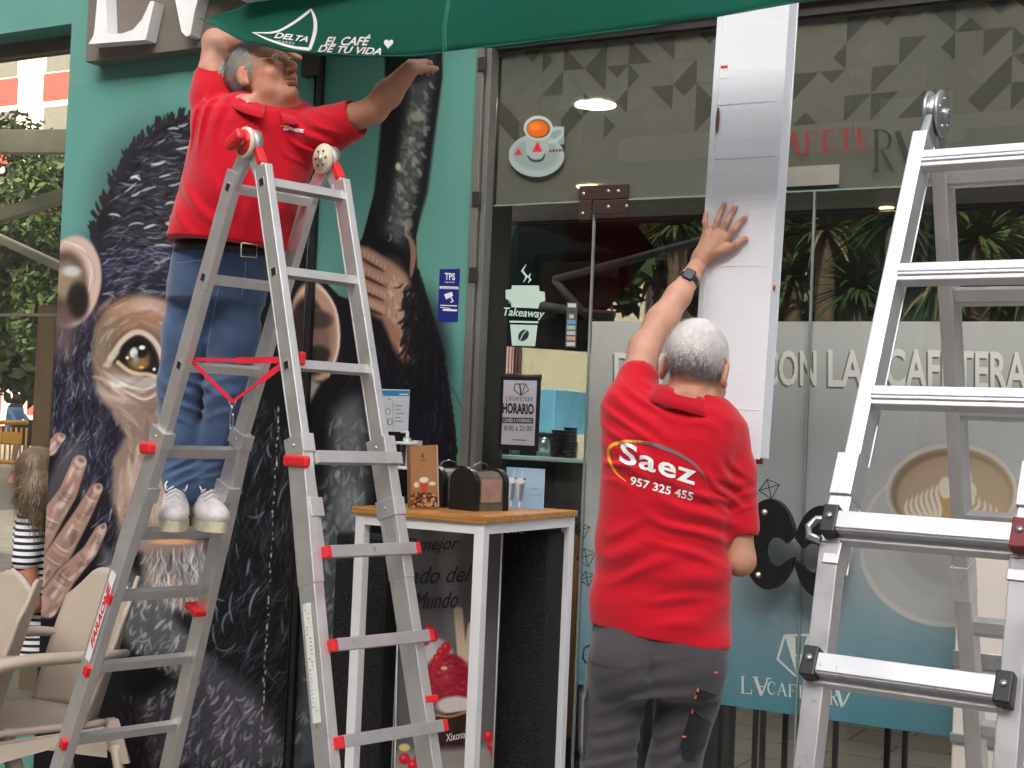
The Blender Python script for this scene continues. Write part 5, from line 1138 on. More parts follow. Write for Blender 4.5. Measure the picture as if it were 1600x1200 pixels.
# milkshake card
cY = -.16; a_, b_ = PY(789, 796, cY), PY(851, 733, cY)
cv = Canvas(0, 0, 124, 130, (150, 182, 208)); cv.ell(90, 30, 60, 40, (176, 204, 226), .7, .6); cv.ell(20, 100, 50, 50, (120, 156, 190), .6, .6)
for cx in (18, 46):
    cv.poly([(cx-16, 44), (cx+16, 44), (cx+9, 100), (cx, 112), (cx-9, 100)], (112, 116, 124), 1, 2); cv.poly([(cx-16, 44), (cx, 44), (cx-2, 108), (cx-9, 100)], (206, 216, 226), .8, 3); cv.ell(cx, 42, 15, 10, (226, 230, 236), 1, .2); cv.poly([(cx-3, 108), (cx+3, 108), (cx+3, 126), (cx-3, 126)], (214, 222, 230)); cv.stroke([(cx+4, 36), (cx+8, 4)], 2, (240, 240, 240)); cv.ell(cx+14, 36, 4, 3, (40, 40, 90), 1, .3)
cv.stroke([(76, 66), (110, 64)], 3, (120, 146, 176)); cv.stroke([(74, 84), (116, 84)], 2, (126, 150, 180))
mk = thing('milkshake_card', 'pale blue card picturing two milkshake glasses behind the napkin dispensers', 'card', (float(a_[0]), cY, float(zt)))
z1_ = float(b_[2])-float(zt)-.0; MB().box((a_[0], cY+.001, zt), (b_[0], cY+.004, b_[2])).build('backing', m_white, mk)
sheet('print', cv, a_[0], b_[0], float(zt), b_[2], cY, .0025, m_pr, mk, mapf=lambda u, v: (u*123, (1-v)*129))
# soap bottle in a wall holder
sX, sY = PY(634, 740, -.09), -.09
sb = thing('soap_bottle', 'clear pump soap bottle standing in the white wall holder', 'bottle', (sX[0], sY, 1.2)); zb_ = PY(634, 731, sY)[2]; zt_ = PY(634, 688, sY)[2]
mgl = glass_mat('clear plastic', (.82, .86, .84), .12)
MB().lathe((sX[0], sY, zb_), [(.026, 0), (.03, .004), (.03, .10), (.024, .118), (.013, .13)], 20).build('bottle_body', mgl, sb); MB().lathe((sX[0], sY, zt_-.012), [(.017, 0), (.017, .022), (.008, .024), (.006, .05)], 16).build('pump', m_white, sb); MB().tube([(sX[0], sY, zt_+.036), (sX[0]-.028, sY-.01, zt_+.034)], .005, 8).build('nozzle', m_white, sb); MB().tube([(sX[0], sY, zb_+.01), (sX[0], sY, zt_)], .004, 8).build('dip_tube', m_white, sb)
wh = thing('bottle_holder', 'white two-ring wall holder carrying the soap bottle beside the notice sheet', 'holder', (sX[0], -.01, 1.2))
for z in (zb_-.006, zt_-.018): MB().lathe((sX[0]-.005, sY, z), [(.05, 0), (.052, .003), (.052, .009), (.05, .012)], 28).build('ring_shelf', m_white, wh)
MB().box((sX[0]-.02, -.04, zb_-.01), (sX[0]+.02, -.005, zt_)).build('back_plate', m_white, wh)

# ------------------------------------------------------------------ black felt columns, ice-cream banner
def felt(nt, b, tc):
    n = nt.nodes.new('ShaderNodeTexVoronoi'); n.inputs['Scale'].default_value = 130; nt.links.new(tc.outputs['Object'], n.inputs[0]); cr = nt.nodes.new('ShaderNodeValToRGB'); cr.color_ramp.elements[0].color = (.045, .043, .042, 1); cr.color_ramp.elements[1].color = (.006, .006, .006, 1); cr.color_ramp.elements[1].position = .5
    nt.links.new(n.outputs[0], cr.inputs[0]); nt.links.new(cr.outputs[0], b.inputs['Base Color']); bp = nt.nodes.new('ShaderNodeBump'); bp.inputs['Strength'].default_value = .8; bp.inputs['Distance'].default_value = .004; nt.links.new(n.outputs[0], bp.inputs['Height']); nt.links.new(bp.outputs[0], b.inputs['Normal'])
m_felt = mat('black felt', (.01, .01, .01), .95, fn=felt)
for x_0, x_1, ytop, lb_ in ((522, 605, 832, 'black rough column behind the left legs of the bar table'), (770, 856, 826, 'black rough column in front of the glass, right of the ice cream poster')):
    Yc = -.20; a_, b_ = PY(x_0, 900, Yc), PY(x_1, 900, Yc); z_ = PY(x_0, ytop, Yc)[2]
    o = MB().box((a_[0], Yc, GZ), (b_[0], Yc+.14, z_)).build('display_column', m_felt, None, bevel=.012, seg=3); tag(o, lb_, 'column', 'black columns behind the bar table')
ptext('Coffé', 776, 833, 820, 834, 12, -.205, mat('chalk white', (.5, .5, .5), .8), [o for o in C.objects if o.name.startswith('display_column')][1], shear=.3)
pY = -.33; cv = Canvas(600, 810, 790, 1240, (92, 90, 92))
cv.ell(690, 860, 90, 60, (108, 106, 108), .7, .7); cv.ell(700, 880, 14, 60, (150, 150, 150), .55, .6); cv.ell(706, 950, 12, 50, (130, 130, 132), .5, .6); cv.ell(700, 838, 26, 12, (150, 150, 152), .5, .6); cv.ell(640, 1000, 40, 120, (96, 96, 98), .5, .7)
for pts in ([(716, 955), (722, 1030)], [(738, 978), (728, 1040)]): cv.stroke(pts, 14, (206, 186, 160), 1, False, 1)
cv.ell(676, 1030, 34, 34, (176, 172, 172), 1, .12); cv.ell(668, 1018, 16, 14, (214, 210, 210), .8, .4); cv.ell(700, 1065, 38, 44, (150, 22, 44), 1, .08); cv.ell(690, 1052, 18, 20, (196, 40, 66), .7, .5)
R5 = random.Random(8)
for k in range(70): cv.ell(R5.uniform(672, 732), R5.uniform(1030, 1100), 3, 2, R5.choice(((186, 40, 62), (120, 12, 32), (210, 70, 90))), .6, .4)
for x, y in ((670, 985), (677, 994), (690, 1020), (697, 1012), (684, 1030), (664, 1000)): cv.ell(x, y, 8, 9, (196, 24, 44), 1, .15); cv.ell(x-2, y-3, 3, 3, (230, 90, 100), .7, .5)
cv.ell(712, 1102, 30, 14, (206, 200, 196), 1, .2); cv.ell(694, 1044, 5, 3, (226, 200, 130), 1, .3)
cv.poly([(678, 1118), (742, 1108), (736, 1190), (690, 1196)], (46, 20, 18), 1, 1.5); cv.stroke([(678, 1117), (706, 1119), (742, 1107)], 4, (170, 120, 80), 1, False)
cv.poly([(600, 1176), (790, 1164), (790, 1240), (600, 1240)], (150, 146, 140), .9, 6)
for x, y in ((632, 1186), (646, 1196), (656, 1184), (764, 1150), (770, 1166), (640, 1210), (775, 1178)): cv.ell(x, y, 9, 9, (200, 26, 40), 1, .15); cv.ell(x-2, y-3, 3, 3, (236, 110, 110), .8, .5)
cv.ell(632, 1168, 9, 6, (220, 196, 120), 1, .2)
a_, b_ = PY(614, 1190, pY), PY(771, 1190, pY); z_ = PY(690, 826, pY)[2]
bn = thing('poster_stand', 'grey poster stand advertising raspberry ice cream under the bar table', 'poster stand', ((a_[0]+b_[0])/2, pY, 0))
sheet('poster', cv, a_[0], b_[0], GZ+.04, z_, pY, .003, mat('poster gloss', (0, 0, 0), .16, var=0, vcol=True), bn)
MB().box((a_[0]-.002, pY+.002, GZ+.04), (b_[0]+.002, pY+.005, z_)).build('backing', m_dgrey, bn)
fr = MB(); fr.tube([(a_[0]+.0, pY-.006, GZ+.02), (a_[0]+.0, pY-.006, z_+.02), (b_[0], pY-.006, z_+.02), (b_[0], pY-.006, GZ+.02)], .004, 8); fr.tube([(a_[0]+.03, pY-.01, GZ+.02), (a_[0]-.01, pY-.01, z_-.05)], .003, 8); fr.build('wire_frame', mat('wire white', (.7, .7, .7), .4), bn)
MB().box((a_[0], pY-.04, GZ), (b_[0], pY+.06, GZ+.04)).build('base', m_dgrey, bn, bevel=.004)
m_hand = mat('marker black', (.01, .01, .01), .5)
for w_, x0_, x1_, yb_ in (('El mejor', 628, 718, 868), ('lado del', 634, 738, 913), ('Mundo', 646, 716, 953)): ptext(w_, x0_, yb_, x1_, yb_-4, 26, pY-.002, m_hand, bn, shear=.45)
ptext('Xixona', 697, 1159, 727, 1153, 12, pY-.0025, m_lab, bn)

# ------------------------------------------------------------------ inside the cafe
def dl(px, py, rr, stn, lab, z=3.015, col=(1, .95, .8)):
    d_ = ray(px, py); t = (z-CAMP[2])/d_[2]; p = CAMP+d_*t
    t_ = thing('ceiling_light', lab, 'ceiling light', p, 'round ceiling lights inside the cafe'); MB().lathe(p-np.array([0, 0, .0]), [(rr, 0), (rr, -.006)][::-1], 24).build('lamp', emis('lamp%g' % stn, col, stn), t_)
    MB().lathe(p, [(rr+.018, -.002), (rr+.018, -.0001)], 24).build('trim', m_white, t_)
dl(930, 163, .10, 90, 'bright round ceiling lamp right of the espresso cup sticker'); dl(922, 291, .09, 30, 'warm ceiling lamp just above the door hinge plate', col=(1, .7, .3)); dl(874, 386, .08, 5, 'small warm ceiling lamp deep inside above the takeaway sticker', col=(1, .75, .45)); dl(802, 420, .08, 4, 'warm ceiling lamp left of the takeaway steam', 3.0, col=(1, .75, .45)); dl(1390, 327, .09, 9, 'yellow ceiling lamp between the rails of the right ladder', col=(1, .8, .35))
def inbox(name, lab, cat, x0, y0, x1, y1, Y, dep, m, group=None, bev=.006):
    a, b = PY(x0, y1, Y), PY(x1, y0, Y); t = thing(name, lab, cat, ((a[0]+b[0])/2, Y, a[2]), group); MB().box((a[0], Y, a[2]), (b[0], Y+dep, b[2])).build('body', m, t, bevel=bev); return t, a, b
m_eb = mat('machine blue', s2l((140, 208, 240)), .35)
em, a, b_ = inbox('espresso_machine', 'light blue espresso machine on the counter behind the opening hours sign', 'coffee machine', 741, 608, 868, 672, .62, .4, m_eb)
w = MB(); w.box((a[0]+.05, .55, a[2]-.16), (b_[0]-.05, .95, a[2]-.002)); w.build('group_heads', m_black, em); MB().tube([(a[0]+.1, .6, b_[2]+.05), (a[0]+.35, .6, b_[2]+.05)], .015, 8).build('cup_rail', m_dgrey, em)
for i in range(4): xx = a[0]+.12+i*.14; MB().lathe((xx, .56, a[2]-.1), [(.03, 0), (.03, .06), (.02, .08)], 14).build('group', m_gal, em)
cz = PY(820, 712, .45)[2]
ct = thing('cafe_counter', 'glass topped cafe counter seen through the side pane', 'counter', (-2.7, .5, 0)); MB().box((-3.4, .42, cz-.02), (-2.2, 1.1, cz)).build('counter_top', mat('counter glass', s2l((170, 196, 196)), .15), ct, bevel=.004); MB().box((-3.4, .5, GZ), (-2.2, 1.05, cz-.021)).build('front', mat('counter front', (.06, .06, .065), .5), ct)
a, b_ = PY(855, 1100, .44), PY(890, 835, .44); MB().box((a[0], .47, .1), (b_[0]+.03, .499, b_[2])).build('wood_panel', mat('wood panel', s2l((150, 104, 70)), .5, fn=None), ct)
for i, (x, y0_) in enumerate(((871, 672), (890, 668))):
    a = PY(x, 712, .50); b_ = PY(x, y0_, .5); mb = MB(); h_ = b_[2]-cz; n_ = 9
    t = thing('cup_stack', ('shorter' if i == 0 else 'taller')+' stack of dark paper cups on the counter by the door edge', 'cups', (a[0], .5, cz), 'stacks of paper cups')
    for k in range(n_): mb.lathe((a[0], .5, cz+.001+k*h_/n_), [(.026, 0), (.030, h_/n_*.75), (.032, h_/n_*.76), (.032, h_/n_*.95)], 16)
    mb.build('cups', mat('cup dark', s2l((58, 46, 44)), .5), t)
for i, (px, lb) in enumerate(((1158, 'bar stool behind the film nearest the man in grey trousers'), (1214, 'bar stool behind the film left of the right ladder'), (1345, 'bar stool behind the film, seen through the right ladder'))):
    p = PY(px, 1150, .55); t = thing('bar_stool', lb, 'stool', (p[0], .55, GZ), 'bar stools inside the shopfront')
    for dx, dy in ((-.14, -.14), (.14, -.14), (-.14, .14), (.14, .14)): MB().box((p[0]+dx-.010, .55+dy-.010, GZ+.03), (p[0]+dx+.010, .55+dy+.010, .38)).build('leg', m_black, t); MB().box((p[0]+dx-.016, .55+dy-.016, GZ), (p[0]+dx+.016, .55+dy+.016, GZ+.05)).build('foot', m_gal, t)
    MB().box((p[0]-.17, .38, .38), (p[0]+.17, .72, .42)).build('seat', m_black, t, bevel=.01)
# beige cabinet in front of the glass at the right edge
a = PY(1492, 1000, -.32); zt_ = PY(1500, 852, -.32)[2]
cbn = thing('service_cabinet', 'beige metal cabinet with grey strips behind the right ladder', 'cabinet', (float(a[0])+.5, -.2, 0)); m_bg = mat('cabinet beige', s2l((206, 200, 190)), .5, var=.03)
MB().box((a[0], -.32, GZ), (a[0]+1.2, -.04, zt_)).build('body', m_bg, cbn, bevel=.006); z_a, z_b = PY(1520, 1018, -.32)[2], PY(1520, 1148, -.32)[2]
for z_, h_ in ((z_a, .05), (z_b, .03)): MB().box((a[0]-.004, -.332, z_-h_), (a[0]+1.21, -.319, z_)).build('trim', m_gal, cbn, bevel=.002)

# ------------------------------------------------------------------ plastic armchairs
def chair_(label):
    t = thing('plastic_armchair', label, 'chair', (0, 0, 0), 'beige plastic armchairs at the left')
    m = mat('beige plastic', s2l((176, 162, 146)), .5, var=.05, bump=.02, bs=500)
    # seat: x right, y forward(+), z up ; origin at floor centre
    nx, ny = 14, 14; vs = []; fs = []
    for j in range(ny+1):
        for i in range(nx+1):
            u = i/nx*2-1; v = j/ny; y = -.21+v*.44; wd = .235-.02*(1-v); vs.append((u*wd, y, .43+.012*abs(u)**3-.018*math.sin(v*math.pi)*(1-u*u)-(.035*max(0, v-.85)/.15)))
    for j in range(ny):
        for i in range(nx): k = j*(nx+1)+i; fs.append((k, k+1, k+nx+2, k+nx+1))
    me = bpy.data.meshes.new('s'); me.from_pydata(vs, [], fs); me.update(); so = link('seat', me, m, t, smooth=True); md = so.modifiers.new('s', 'SOLIDIFY'); md.thickness = .022; md.offset = -1
    ap = MB(); ap.box((-.22, .20, .365), (.22, .222, .405)); 
    vs = []; fs = []; nx, nz = 28, 20
    for j in range(nz+1):
        for i in range(nx+1):
            u = i/nx*2-1; v = j/nz; top = .45-.06*(1-abs(u)**2.2) if True else .45; top = .40+.07*math.exp(-((abs(u)-.55)/.35)**2)-.05*max(0, abs(u)-.7)/.3
            z = .43+v*top; wd = .225+.035*math.sin(v*1.9); vs.append((u*wd, -.17-.12*v-.125*(1-abs(u)**2.2)+.05, z))
    for j in range(nz):
        for i in range(nx): k = j*(nx+1)+i; fs.append((k, k+1, k+nx+2, k+nx+1))
    me = bpy.data.meshes.new('b'); me.from_pydata(vs, [], fs); me.update(); bo = link('backrest', me, m, t, smooth=True); md = bo.modifiers.new('s', 'SOLIDIFY'); md.thickness = .014; md.offset = 0
    for sx in (-1, 1):
        am = MB(); am.tube([(sx*.24, -.26, .66), (sx*.285, -.15, .665), (sx*.29, .08, .665), (sx*.29, .17, .655), (sx*.288, .215, .62), (sx*.285, .235, .54), (sx*.28, .245, .42), (sx*.275, .25, .28)], [.018, .026, .03, .029, .027, .024, .022, .02], 12, flat=.72)
        am.build('armrest', m, t)
        lg = MB(); lg.tube([(sx*.275, .25, .30), (sx*.278, .265, .0)], [.019, .015], 10); lg.build('leg', m, t)
        lg = MB(); lg.prism([(sx*.21-.02, -.22, .44), (sx*.21+.02, -.22, .44), (sx*.245+.02, -.2, .36), (sx*.25, -.26, .30), (sx*.245-.02, -.25, .30)], (0, -.03, 0)); lg.tube([(sx*.235, -.24, .36), (sx*.25, -.31, .0)], [.019, .014], 10); lg.build('leg', m, t)
        sk = MB(); sk.prism([(sx*.225, -.2, .42), (sx*.235, .22, .40), (sx*.262, .24, .34), (sx*.25, .0, .375), (sx*.24, -.2, .33)], (sx*.02, 0, 0)); sk.build('side_apron', m, t, bevel=.004)
    ap.build('front_apron', m, t, bevel=.006)
    return t
ch1 = chair_('whole beige plastic armchair standing at the foot of the left ladder'); ch2 = copy_tree(ch1); ch2['label'] = 'beige plastic armchair cut off by the left photo edge'
def place_chair(c, px, py, dep, th, lx, ly):
    p = PD(px, py, dep); lx *= 1.25; ly *= 1.25; fd = horiz(th); M_ = frame(fd); q_ = p-M_[:, 0]*lx-M_[:, 1]*ly; c.location = (float(q_[0]), float(q_[1]), GZ); c.scale = (1.25, 1.25, 1.25); c.rotation_euler = (0, 0, math.atan2(fd[1], fd[0])-math.pi/2)
place_chair(ch1, 176, 905, 6.1, -128, 0, -.30)
place_chair(ch2, 50, 893, 5.6, -125, -.24, -.28)
# ------------------------------------------------------------------ people
m_skin = mat('skin', (0, 0, 0), .48, var=.10, vs=28, vcol=True, bump=.12, bs=350, sss=.08, spec=.4)
m_shirt = cloth('red polo cotton', s2l((192, 6, 32)), var=.04, weave=.12, ws=1400, folds=.10, fs=7)
m_jean = cloth('blue denim', s2l((80, 102, 138)), var=.36, weave=.25, ws=1200, folds=.16, fs=9)
m_trs = cloth('grey work cotton', s2l((66, 64, 68)), var=.07, weave=.15, ws=1300, folds=.10, fs=8)
m_hair = mat('grey hair', s2l((226, 223, 220)), .55, var=.12, vs=90); m_hair2 = mat('dark grey hair', s2l((128, 126, 126)), .55, var=.2, vs=90)
m_bl = mat('black leather', (.012, .011, .011), .45, var=.05)
def rows_px(lst, depth, b, pxm, yd=None):
    out = []
    for i, (y, xl, xr) in enumerate(lst):
        c = PD((xl+xr)/2, y, depth+(yd[i] if yd else 0)); out.append((c[2], c[0], c[1], (xr-xl)/2/pxm, b[i] if isinstance(b, (list, tuple)) else b))
    return out
def fold(F, pts, r=.005, k=.02, mode='u'):
    pts = np.array(pts); t = np.linspace(0, len(pts)-1, 11); q = [np.array([np.interp(u, range(len(pts)), pts[:, j]) for j in range(3)])-ray(800, 600)*-(-.012)*0+fwdH*.014*(1-math.sin(math.pi*i/10)) for i, u in enumerate(t)]
    for i in range(10): F.cone(q[i], q[i+1], r*(.15+.85*math.sin(math.pi*i/10)), r*(.15+.85*math.sin(math.pi*(i+1)/10)), k, mode)
def surf_pt(obj):     # first hit of the line of sight, used only to lay seams and folds on a garment
    f = on_surface(obj, 0); return f

# ======== man on the right (back view) ========
D2 = 4.0; pm = FPX/D2
P = lambda x, y, d=D2: PD(x, y, d)
M2 = frame(horiz(10))
man2 = thing('person', 'man in red polo and grey trousers seen from behind, hand on the white box', 'person', P(1032, 1400)*V(1, 1, 0))
lo = P(880, 1080, 4.25); allp = [P(900, 480, 3.7), P(1220, 300, 4.45), P(900, 1060, 3.7), P(1200, 1060, 4.4), P(900, 480, 4.4), P(1220, 1060, 3.8)]
lo = np.min(allp, 0)-.03; hi = np.max(allp, 0)+.03
F = Field(lo, hi, .0042)
tr = [(1060, 928, 1134), (1000, 932, 1132), (900, 942, 1128), (820, 946, 1130), (760, 952, 1136), (700, 962, 1142), (665, 972, 1140), (640, 990, 1125), (622, 1020, 1112), (610, 1040, 1100)]
F.loft(rows_px(tr, D2, .10, pm), M2, .02)
Mh = frame(horiz(24)-np.array([0, 0, .30])); Rr = np.array(Matrix.Rotation(RX(-7), 3, 'Y')); Mh = Mh@np.array(Matrix.Rotation(RX(7), 3, 'Y'))
ho = P(1087, 577, 3.99); Wh = head(F, ho, Mh, sc=1.12)
F.cone(P(1072, 650, 4.0), P(1082, 590, 3.99), .062, .055, .015); F.cone(P(1035, 665, 4.0), P(1066, 640, 4.0), .03, .04, .02); F.cone(P(1115, 668, 4.0), P(1085, 642, 4.0), .03, .04, .02)
el = P(1007, 543, 4.16); wr = P(1077, 436, 4.265)
F.chain([P(985, 660, 4.0), P(993, 605, 4.06), el], [.058, .052, .044], .02); F.cone(el+0, (el*.62+wr*.38), .042, .046, .02); F.chain([(el*.62+wr*.38), (el*.25+wr*.75), wr], [.046, .037, .029], .02)
F.ell(el+np.array([0, 0, -.004]), (.04, .04, .04), None, .02)
# hand spread on the cardboard
B = lambda x, y, o=.012: PY(x, y, Yb-o)
F.cone(wr, B(1090, 414, .03), .029, .026, .015)
for (x0, y0), rr in (((1104, 362), .0125), ((1117, 364), .013), ((1128, 364), .013), ((1138, 370), .0125)): F.cone(B(1094, 405, .026), B(x0, y0, .017), .020, rr, .014)
F.cone(B(1098, 402, .026), B(1122, 388, .018), .022, .017, .016); F.cone(B(1096, 398, .03), B(1120, 375, .021), .019, .014, .02)
for pts, rs in (([(1104, 362), (1101, 347), (1103, 334)], (.0098, .0086, .0074)), ([(1117, 364), (1120, 345), (1126, 331), (1132, 319)], (.0105, .0098, .009, .0082)), ([(1128, 364), (1135, 347), (1142, 334), (1149, 323)], (.0108, .0102, .0094, .0086)), ([(1138, 370), (1147, 358), (1156, 347), (1164, 340)], (.0106, .0100, .0092, .0084))):
    n = len(pts); F.chain([B(x, y, .017 if i == 0 else (.022 if i == 1 else .010)) for i, (x, y) in enumerate(pts)], rs, .0035)
F.chain([B(1112, 396, .024), B(1135, 389, .02), B(1151, 381, .017), B(1165, 373, .010)], (.019, .0145, .0115, .0092), .007)
for a_, b_ in (((1097, 405), (1116, 366)), ((1100, 405), (1127, 367)), ((1092, 410), (1105, 366))): F.cone(B(*a_, .046), B(*b_, .031), .003, .003, .012)
# bent right arm
el2 = P(1157, 876, 3.97); wr2 = P(1140, 800, 4.2)
F.chain([P(1138, 690, 4.0), P(1150, 780, 3.98), el2], [.044, .041, .041], .02); F.chain([el2, el2*.6+wr2*.4, wr2], [.040, .044, .03], .02); hand_free(F, wr2, P(1150, 730, 4.28)-wr2, horiz(0), 1, .7)
me, vv = F.mesh('body')
hd = ho+Mh@np.array([0, -.02, .05]); loc = lambda v: (Mh.T@(v-ho).T).T/1.05
L = (vv-ho)@Mh/1.12
cols = paint(vv, SKIN*1.0, [(el, (.05,)*3, SKIN*V(1.02, .82, .78), .6), (B(1150, 325), (.02,)*3, SKIN*V(1.05, .8, .8), .5), (B(1163, 373), (.02,)*3, SKIN*V(1.05, .78, .75), .6), (ho+Mh@V(.085, 0, 0), (.03,)*3, SKIN*V(1.05, .66, .6), .8), (ho+Mh@V(-.085, 0, 0), (.03,)*3, SKIN*V(1.05, .66, .6), .8), (P(1075, 625, 3.93), (.07,)*3, SKIN*V(1.04, .80, .74), .7), (el2, (.06,)*3, SKIN*V(.95, .78, .7), .6)])
def is_hair(L): return (L[:, 2] > -.035+np.clip(L[:, 1]+.02, 0, 1)*.9) & (L[:, 1] < .075) & (np.hypot(L[:, 0]/.079, (L[:, 2]-.04)/.084)*0+1 > 0) & ~((np.abs(L[:, 0]) > .074) & (np.abs(L[:, 1]+.004) < .026) & (L[:, 2] < .034)) & ((L[:, 0]/.086)**2+((L[:, 1]+.018)/.112)**2+((L[:, 2]-.030)/.104)**2 < 1.22)
hm = is_hair(L); g_ = np.clip((L[:, 2]+.035)/.06, 0, 1)[:, None]; hc = np.array(s2l((132, 128, 126)))*(1-g_)+np.array(s2l((224, 220, 217)))*g_
bald = np.clip(1.3-np.hypot(L[:, 0]-.0, L[:, 1]+.01)/.034, 0, 1)[:, None]*(L[:, 2] > .08)[:, None]*.55
hc = hc*(1-bald)+SKIN*V(1.05, .9, .85)*bald; cols[hm] = hc[hm]
set_col(me, cols); body2 = link('body', me, m_skin, man2, smooth=True)
def short_hair(person, bodyo, vv, L, hm, ho, Mh, sc, n, Lr, w, rng, dark=-.01, light=m_hair, bald=None):
    me = bodyo.data; N_ = np.empty(len(me.vertices)*3, np.float32); me.vertices.foreach_get('normal', N_); N_ = N_.reshape(-1, 3); idx = np.where(hm)[0]
    for nm, sel, mm in (('hair', lambda l: l[2] > dark, light), ('nape_hair', lambda l: l[2] <= dark, m_hair2)):
        ps, ns = [], []
        for _ in range(n):
            i = idx[rng.randrange(len(idx))]
            if not sel(L[i]+rng.gauss(0, .012)): continue
            if bald is not None and L[i][2] > .08 and math.hypot(L[i][0], L[i][1]+.01) < bald*rng.random(): continue
            ps.append(vv[i]+np.array([rng.gauss(0, .0015) for _ in range(3)])); ns.append(N_[i].astype(float))
        if not ps: continue
        crown = ho+Mh@np.array([.01, -.05, .12])*sc
        def flow(p): d = p-crown; return nrm(d)*.8-Mh[:, 2]*.35
        strands(nm, mm, person, ps, ns, Lr, w, flow, rng, .22, .16)
short_hair(man2, body2, vv, L, hm, ho, Mh, 1.12, 9000, (.008, .017), .0011, random.Random(3), -.0, bald=.03)
# polo shirt
allp = [P(890, 560, 3.72), P(1230, 1040, 4.3), P(890, 1040, 4.3), P(1230, 560, 3.72)]; lo = np.min(allp, 0)-.02; hi = np.max(allp, 0)+.02
F = Field(lo, hi, .0052)
sh = [(1030, 921, 1142), (1000, 921, 1142), (960, 922, 1141), (900, 926, 1141), (840, 931, 1140), (780, 936, 1143), (720, 940, 1152), (685, 944, 1158), (655, 956, 1158), (636, 976, 1146), (622, 1000, 1130), (612, 1020, 1112)]
def wob(u, v, Z):
    z = Z-.8; return (.0045*np.sin(34*z+9*u+1.5)*np.clip(1-abs(z-.22)/.26, 0, 1)+.004*np.sin(58*z-22*u)*np.clip(1-abs(z-.15)/.22, 0, 1)*np.clip(u*9+.4, 0, 1)+.003*np.sin(40*u+6*z)*np.clip(1-z/.35, 0, 1))*np.clip(-v*20+.3, 0, 1)
F.loft(rows_px(sh, D2, [.125, .125, .125, .13, .13, .132, .132, .128, .116, .098, .08, .068], pm), M2, .02, wob=wob)
F.chain([P(1136, 680, 4.0), P(1147, 740, 3.99), P(1157, 822, 3.975)], [.060, .058, .054], .03)
F.chain([P(985, 680, 4.0), P(982, 640, 4.02), P(997, 592, 4.075)], [.07, .072, .060], .035)
F.cone(P(1000, 660, 4.0), P(1050, 632, 4.0), .06, .055, .04); F.cone(P(1110, 655, 4.0), P(1080, 630, 4.0), .06, .055, .04)
# folds of the raised shoulder and of the waist
fd_ = 3.868
F.wrinkle(P(985, 655, 3.93), .17, _R+_U, .045, .0061, ph=.5); F.wrinkle(P(965, 720, 3.9), .13, _R*.6+_U, .05, .0047); F.wrinkle(P(1085, 815, 3.89), .19, _U+_R*.45, .058, .0070, ph=1); F.wrinkle(P(1130, 760, 3.92), .12, _U*.8+_R, .04, .0054); F.wrinkle(P(985, 870, 3.9), .16, _U-_R*.4, .07, .0054, ph=2); F.wrinkle(P(1060, 930, 3.88), .15, _U+_R*.2, .07, .0041); F.wrinkle(P(1155, 775, 3.95), .09, _U-_R*.3, .035, .0041); F.wrinkle(P(1095, 660, 3.92), .10, _U+_R*.5, .05, .0034)
ud = nrm(P(1032, 980)-P(1032, 1000)); F.half(P(1032, 990), -(ud+nrm(M2[:, 0])*.165))
F.cone(P(997, 592, 4.075), el, .052, .05, .004, 's'); F.cone(P(1157, 824, 3.975), el2, .044, .048, .004, 's'); F.cone(P(1072, 640, 4.0), P(1082, 590, 3.99), .066, .062, .004, 's')
me, sv = F.mesh('polo_shirt'); shirt2 = link('polo_shirt', me, m_shirt, man2, smooth=True)
# collar
def collar(person, top, low, rt, fw, r0, r1, drop, m, gap=0.0):
    """turned-down knit collar round the neck: stand from top ring, fall to lower ring"""
    rt = nrm(rt); fw = nrm(fw-rt*(fw@rt)); up = np.cross(rt, fw); up = up if up[2] > 0 else -up; vs = []; fs = []; n = 48; prof = [(r0-.006, -.018, 0), (r0-.003, 0, 0), (r0+.003, .004, 0), (r0+.006, -.002, .12), (r0*.45+r1*.55, -.018, .5), (r1, -.040, 1.)]
    for i in range(n+1):
        t = -math.pi/2+gap+(2*math.pi-2*gap)*i/n+math.pi; c, s_ = math.cos(t), math.sin(t)
        for r_, h, w_ in prof: vs.append(tuple(np.asarray(top)*(1-w_)+np.asarray(low)*w_+rt*r_*c+fw*r_*.92*s_+up*(h if w_ < .3 else h+.018+(0 if w_ < .9 else .012)-drop*max(0, s_)*w_)))
    k = len(prof)
    for i in range(n):
        for j in range(k-1): fs.append((i*k+j, (i+1)*k+j, (i+1)*k+j+1, i*k+j+1))
    me = bpy.data.meshes.new('collar'); me.from_pydata(vs, [], fs); me.update(); o = link('collar', me, m, person, smooth=True); q = o.modifiers.new('s', 'SOLIDIFY'); q.thickness = .002; q.offset = 0; return o
m_col = cloth('red collar knit', s2l((184, 6, 32)), ws=700, weave=.3)
collar(man2, P(1068, 616, 3.985), P(1067, 636, 3.98), M2[:, 0]-upH*.24, M2[:, 1], .085, .114, -.0, m_col)
f2 = on_surface(shirt2, .0022)
def txt(body, p0, p1, h, bold=.03, shear=0, space=1.): v, f = text2d(body, bold=bold, shear=shear, space=space); return (map_quad(v, p0, p1, h), f)
px_mesh([txt('Saez', (967, 722), (1086, 759), (3, -33), .02, .0, 1.08)], f2, 'shirt_print', m_aw, shirt2, sub=6)
px_mesh([txt('957 325 455', (984, 757), (1082, 783), (2, -13), .02, .0)], f2, 'phone_print', m_aw, shirt2, sub=6)
m_pd = mat('print dark red', s2l((128, 22, 36)), .7)
px_mesh([txt('TOLDOS & PERGOLAS', (963, 737), (1084, 770), (1, -7), .02)], f2, 'small_print', m_pd, shirt2, sub=6)
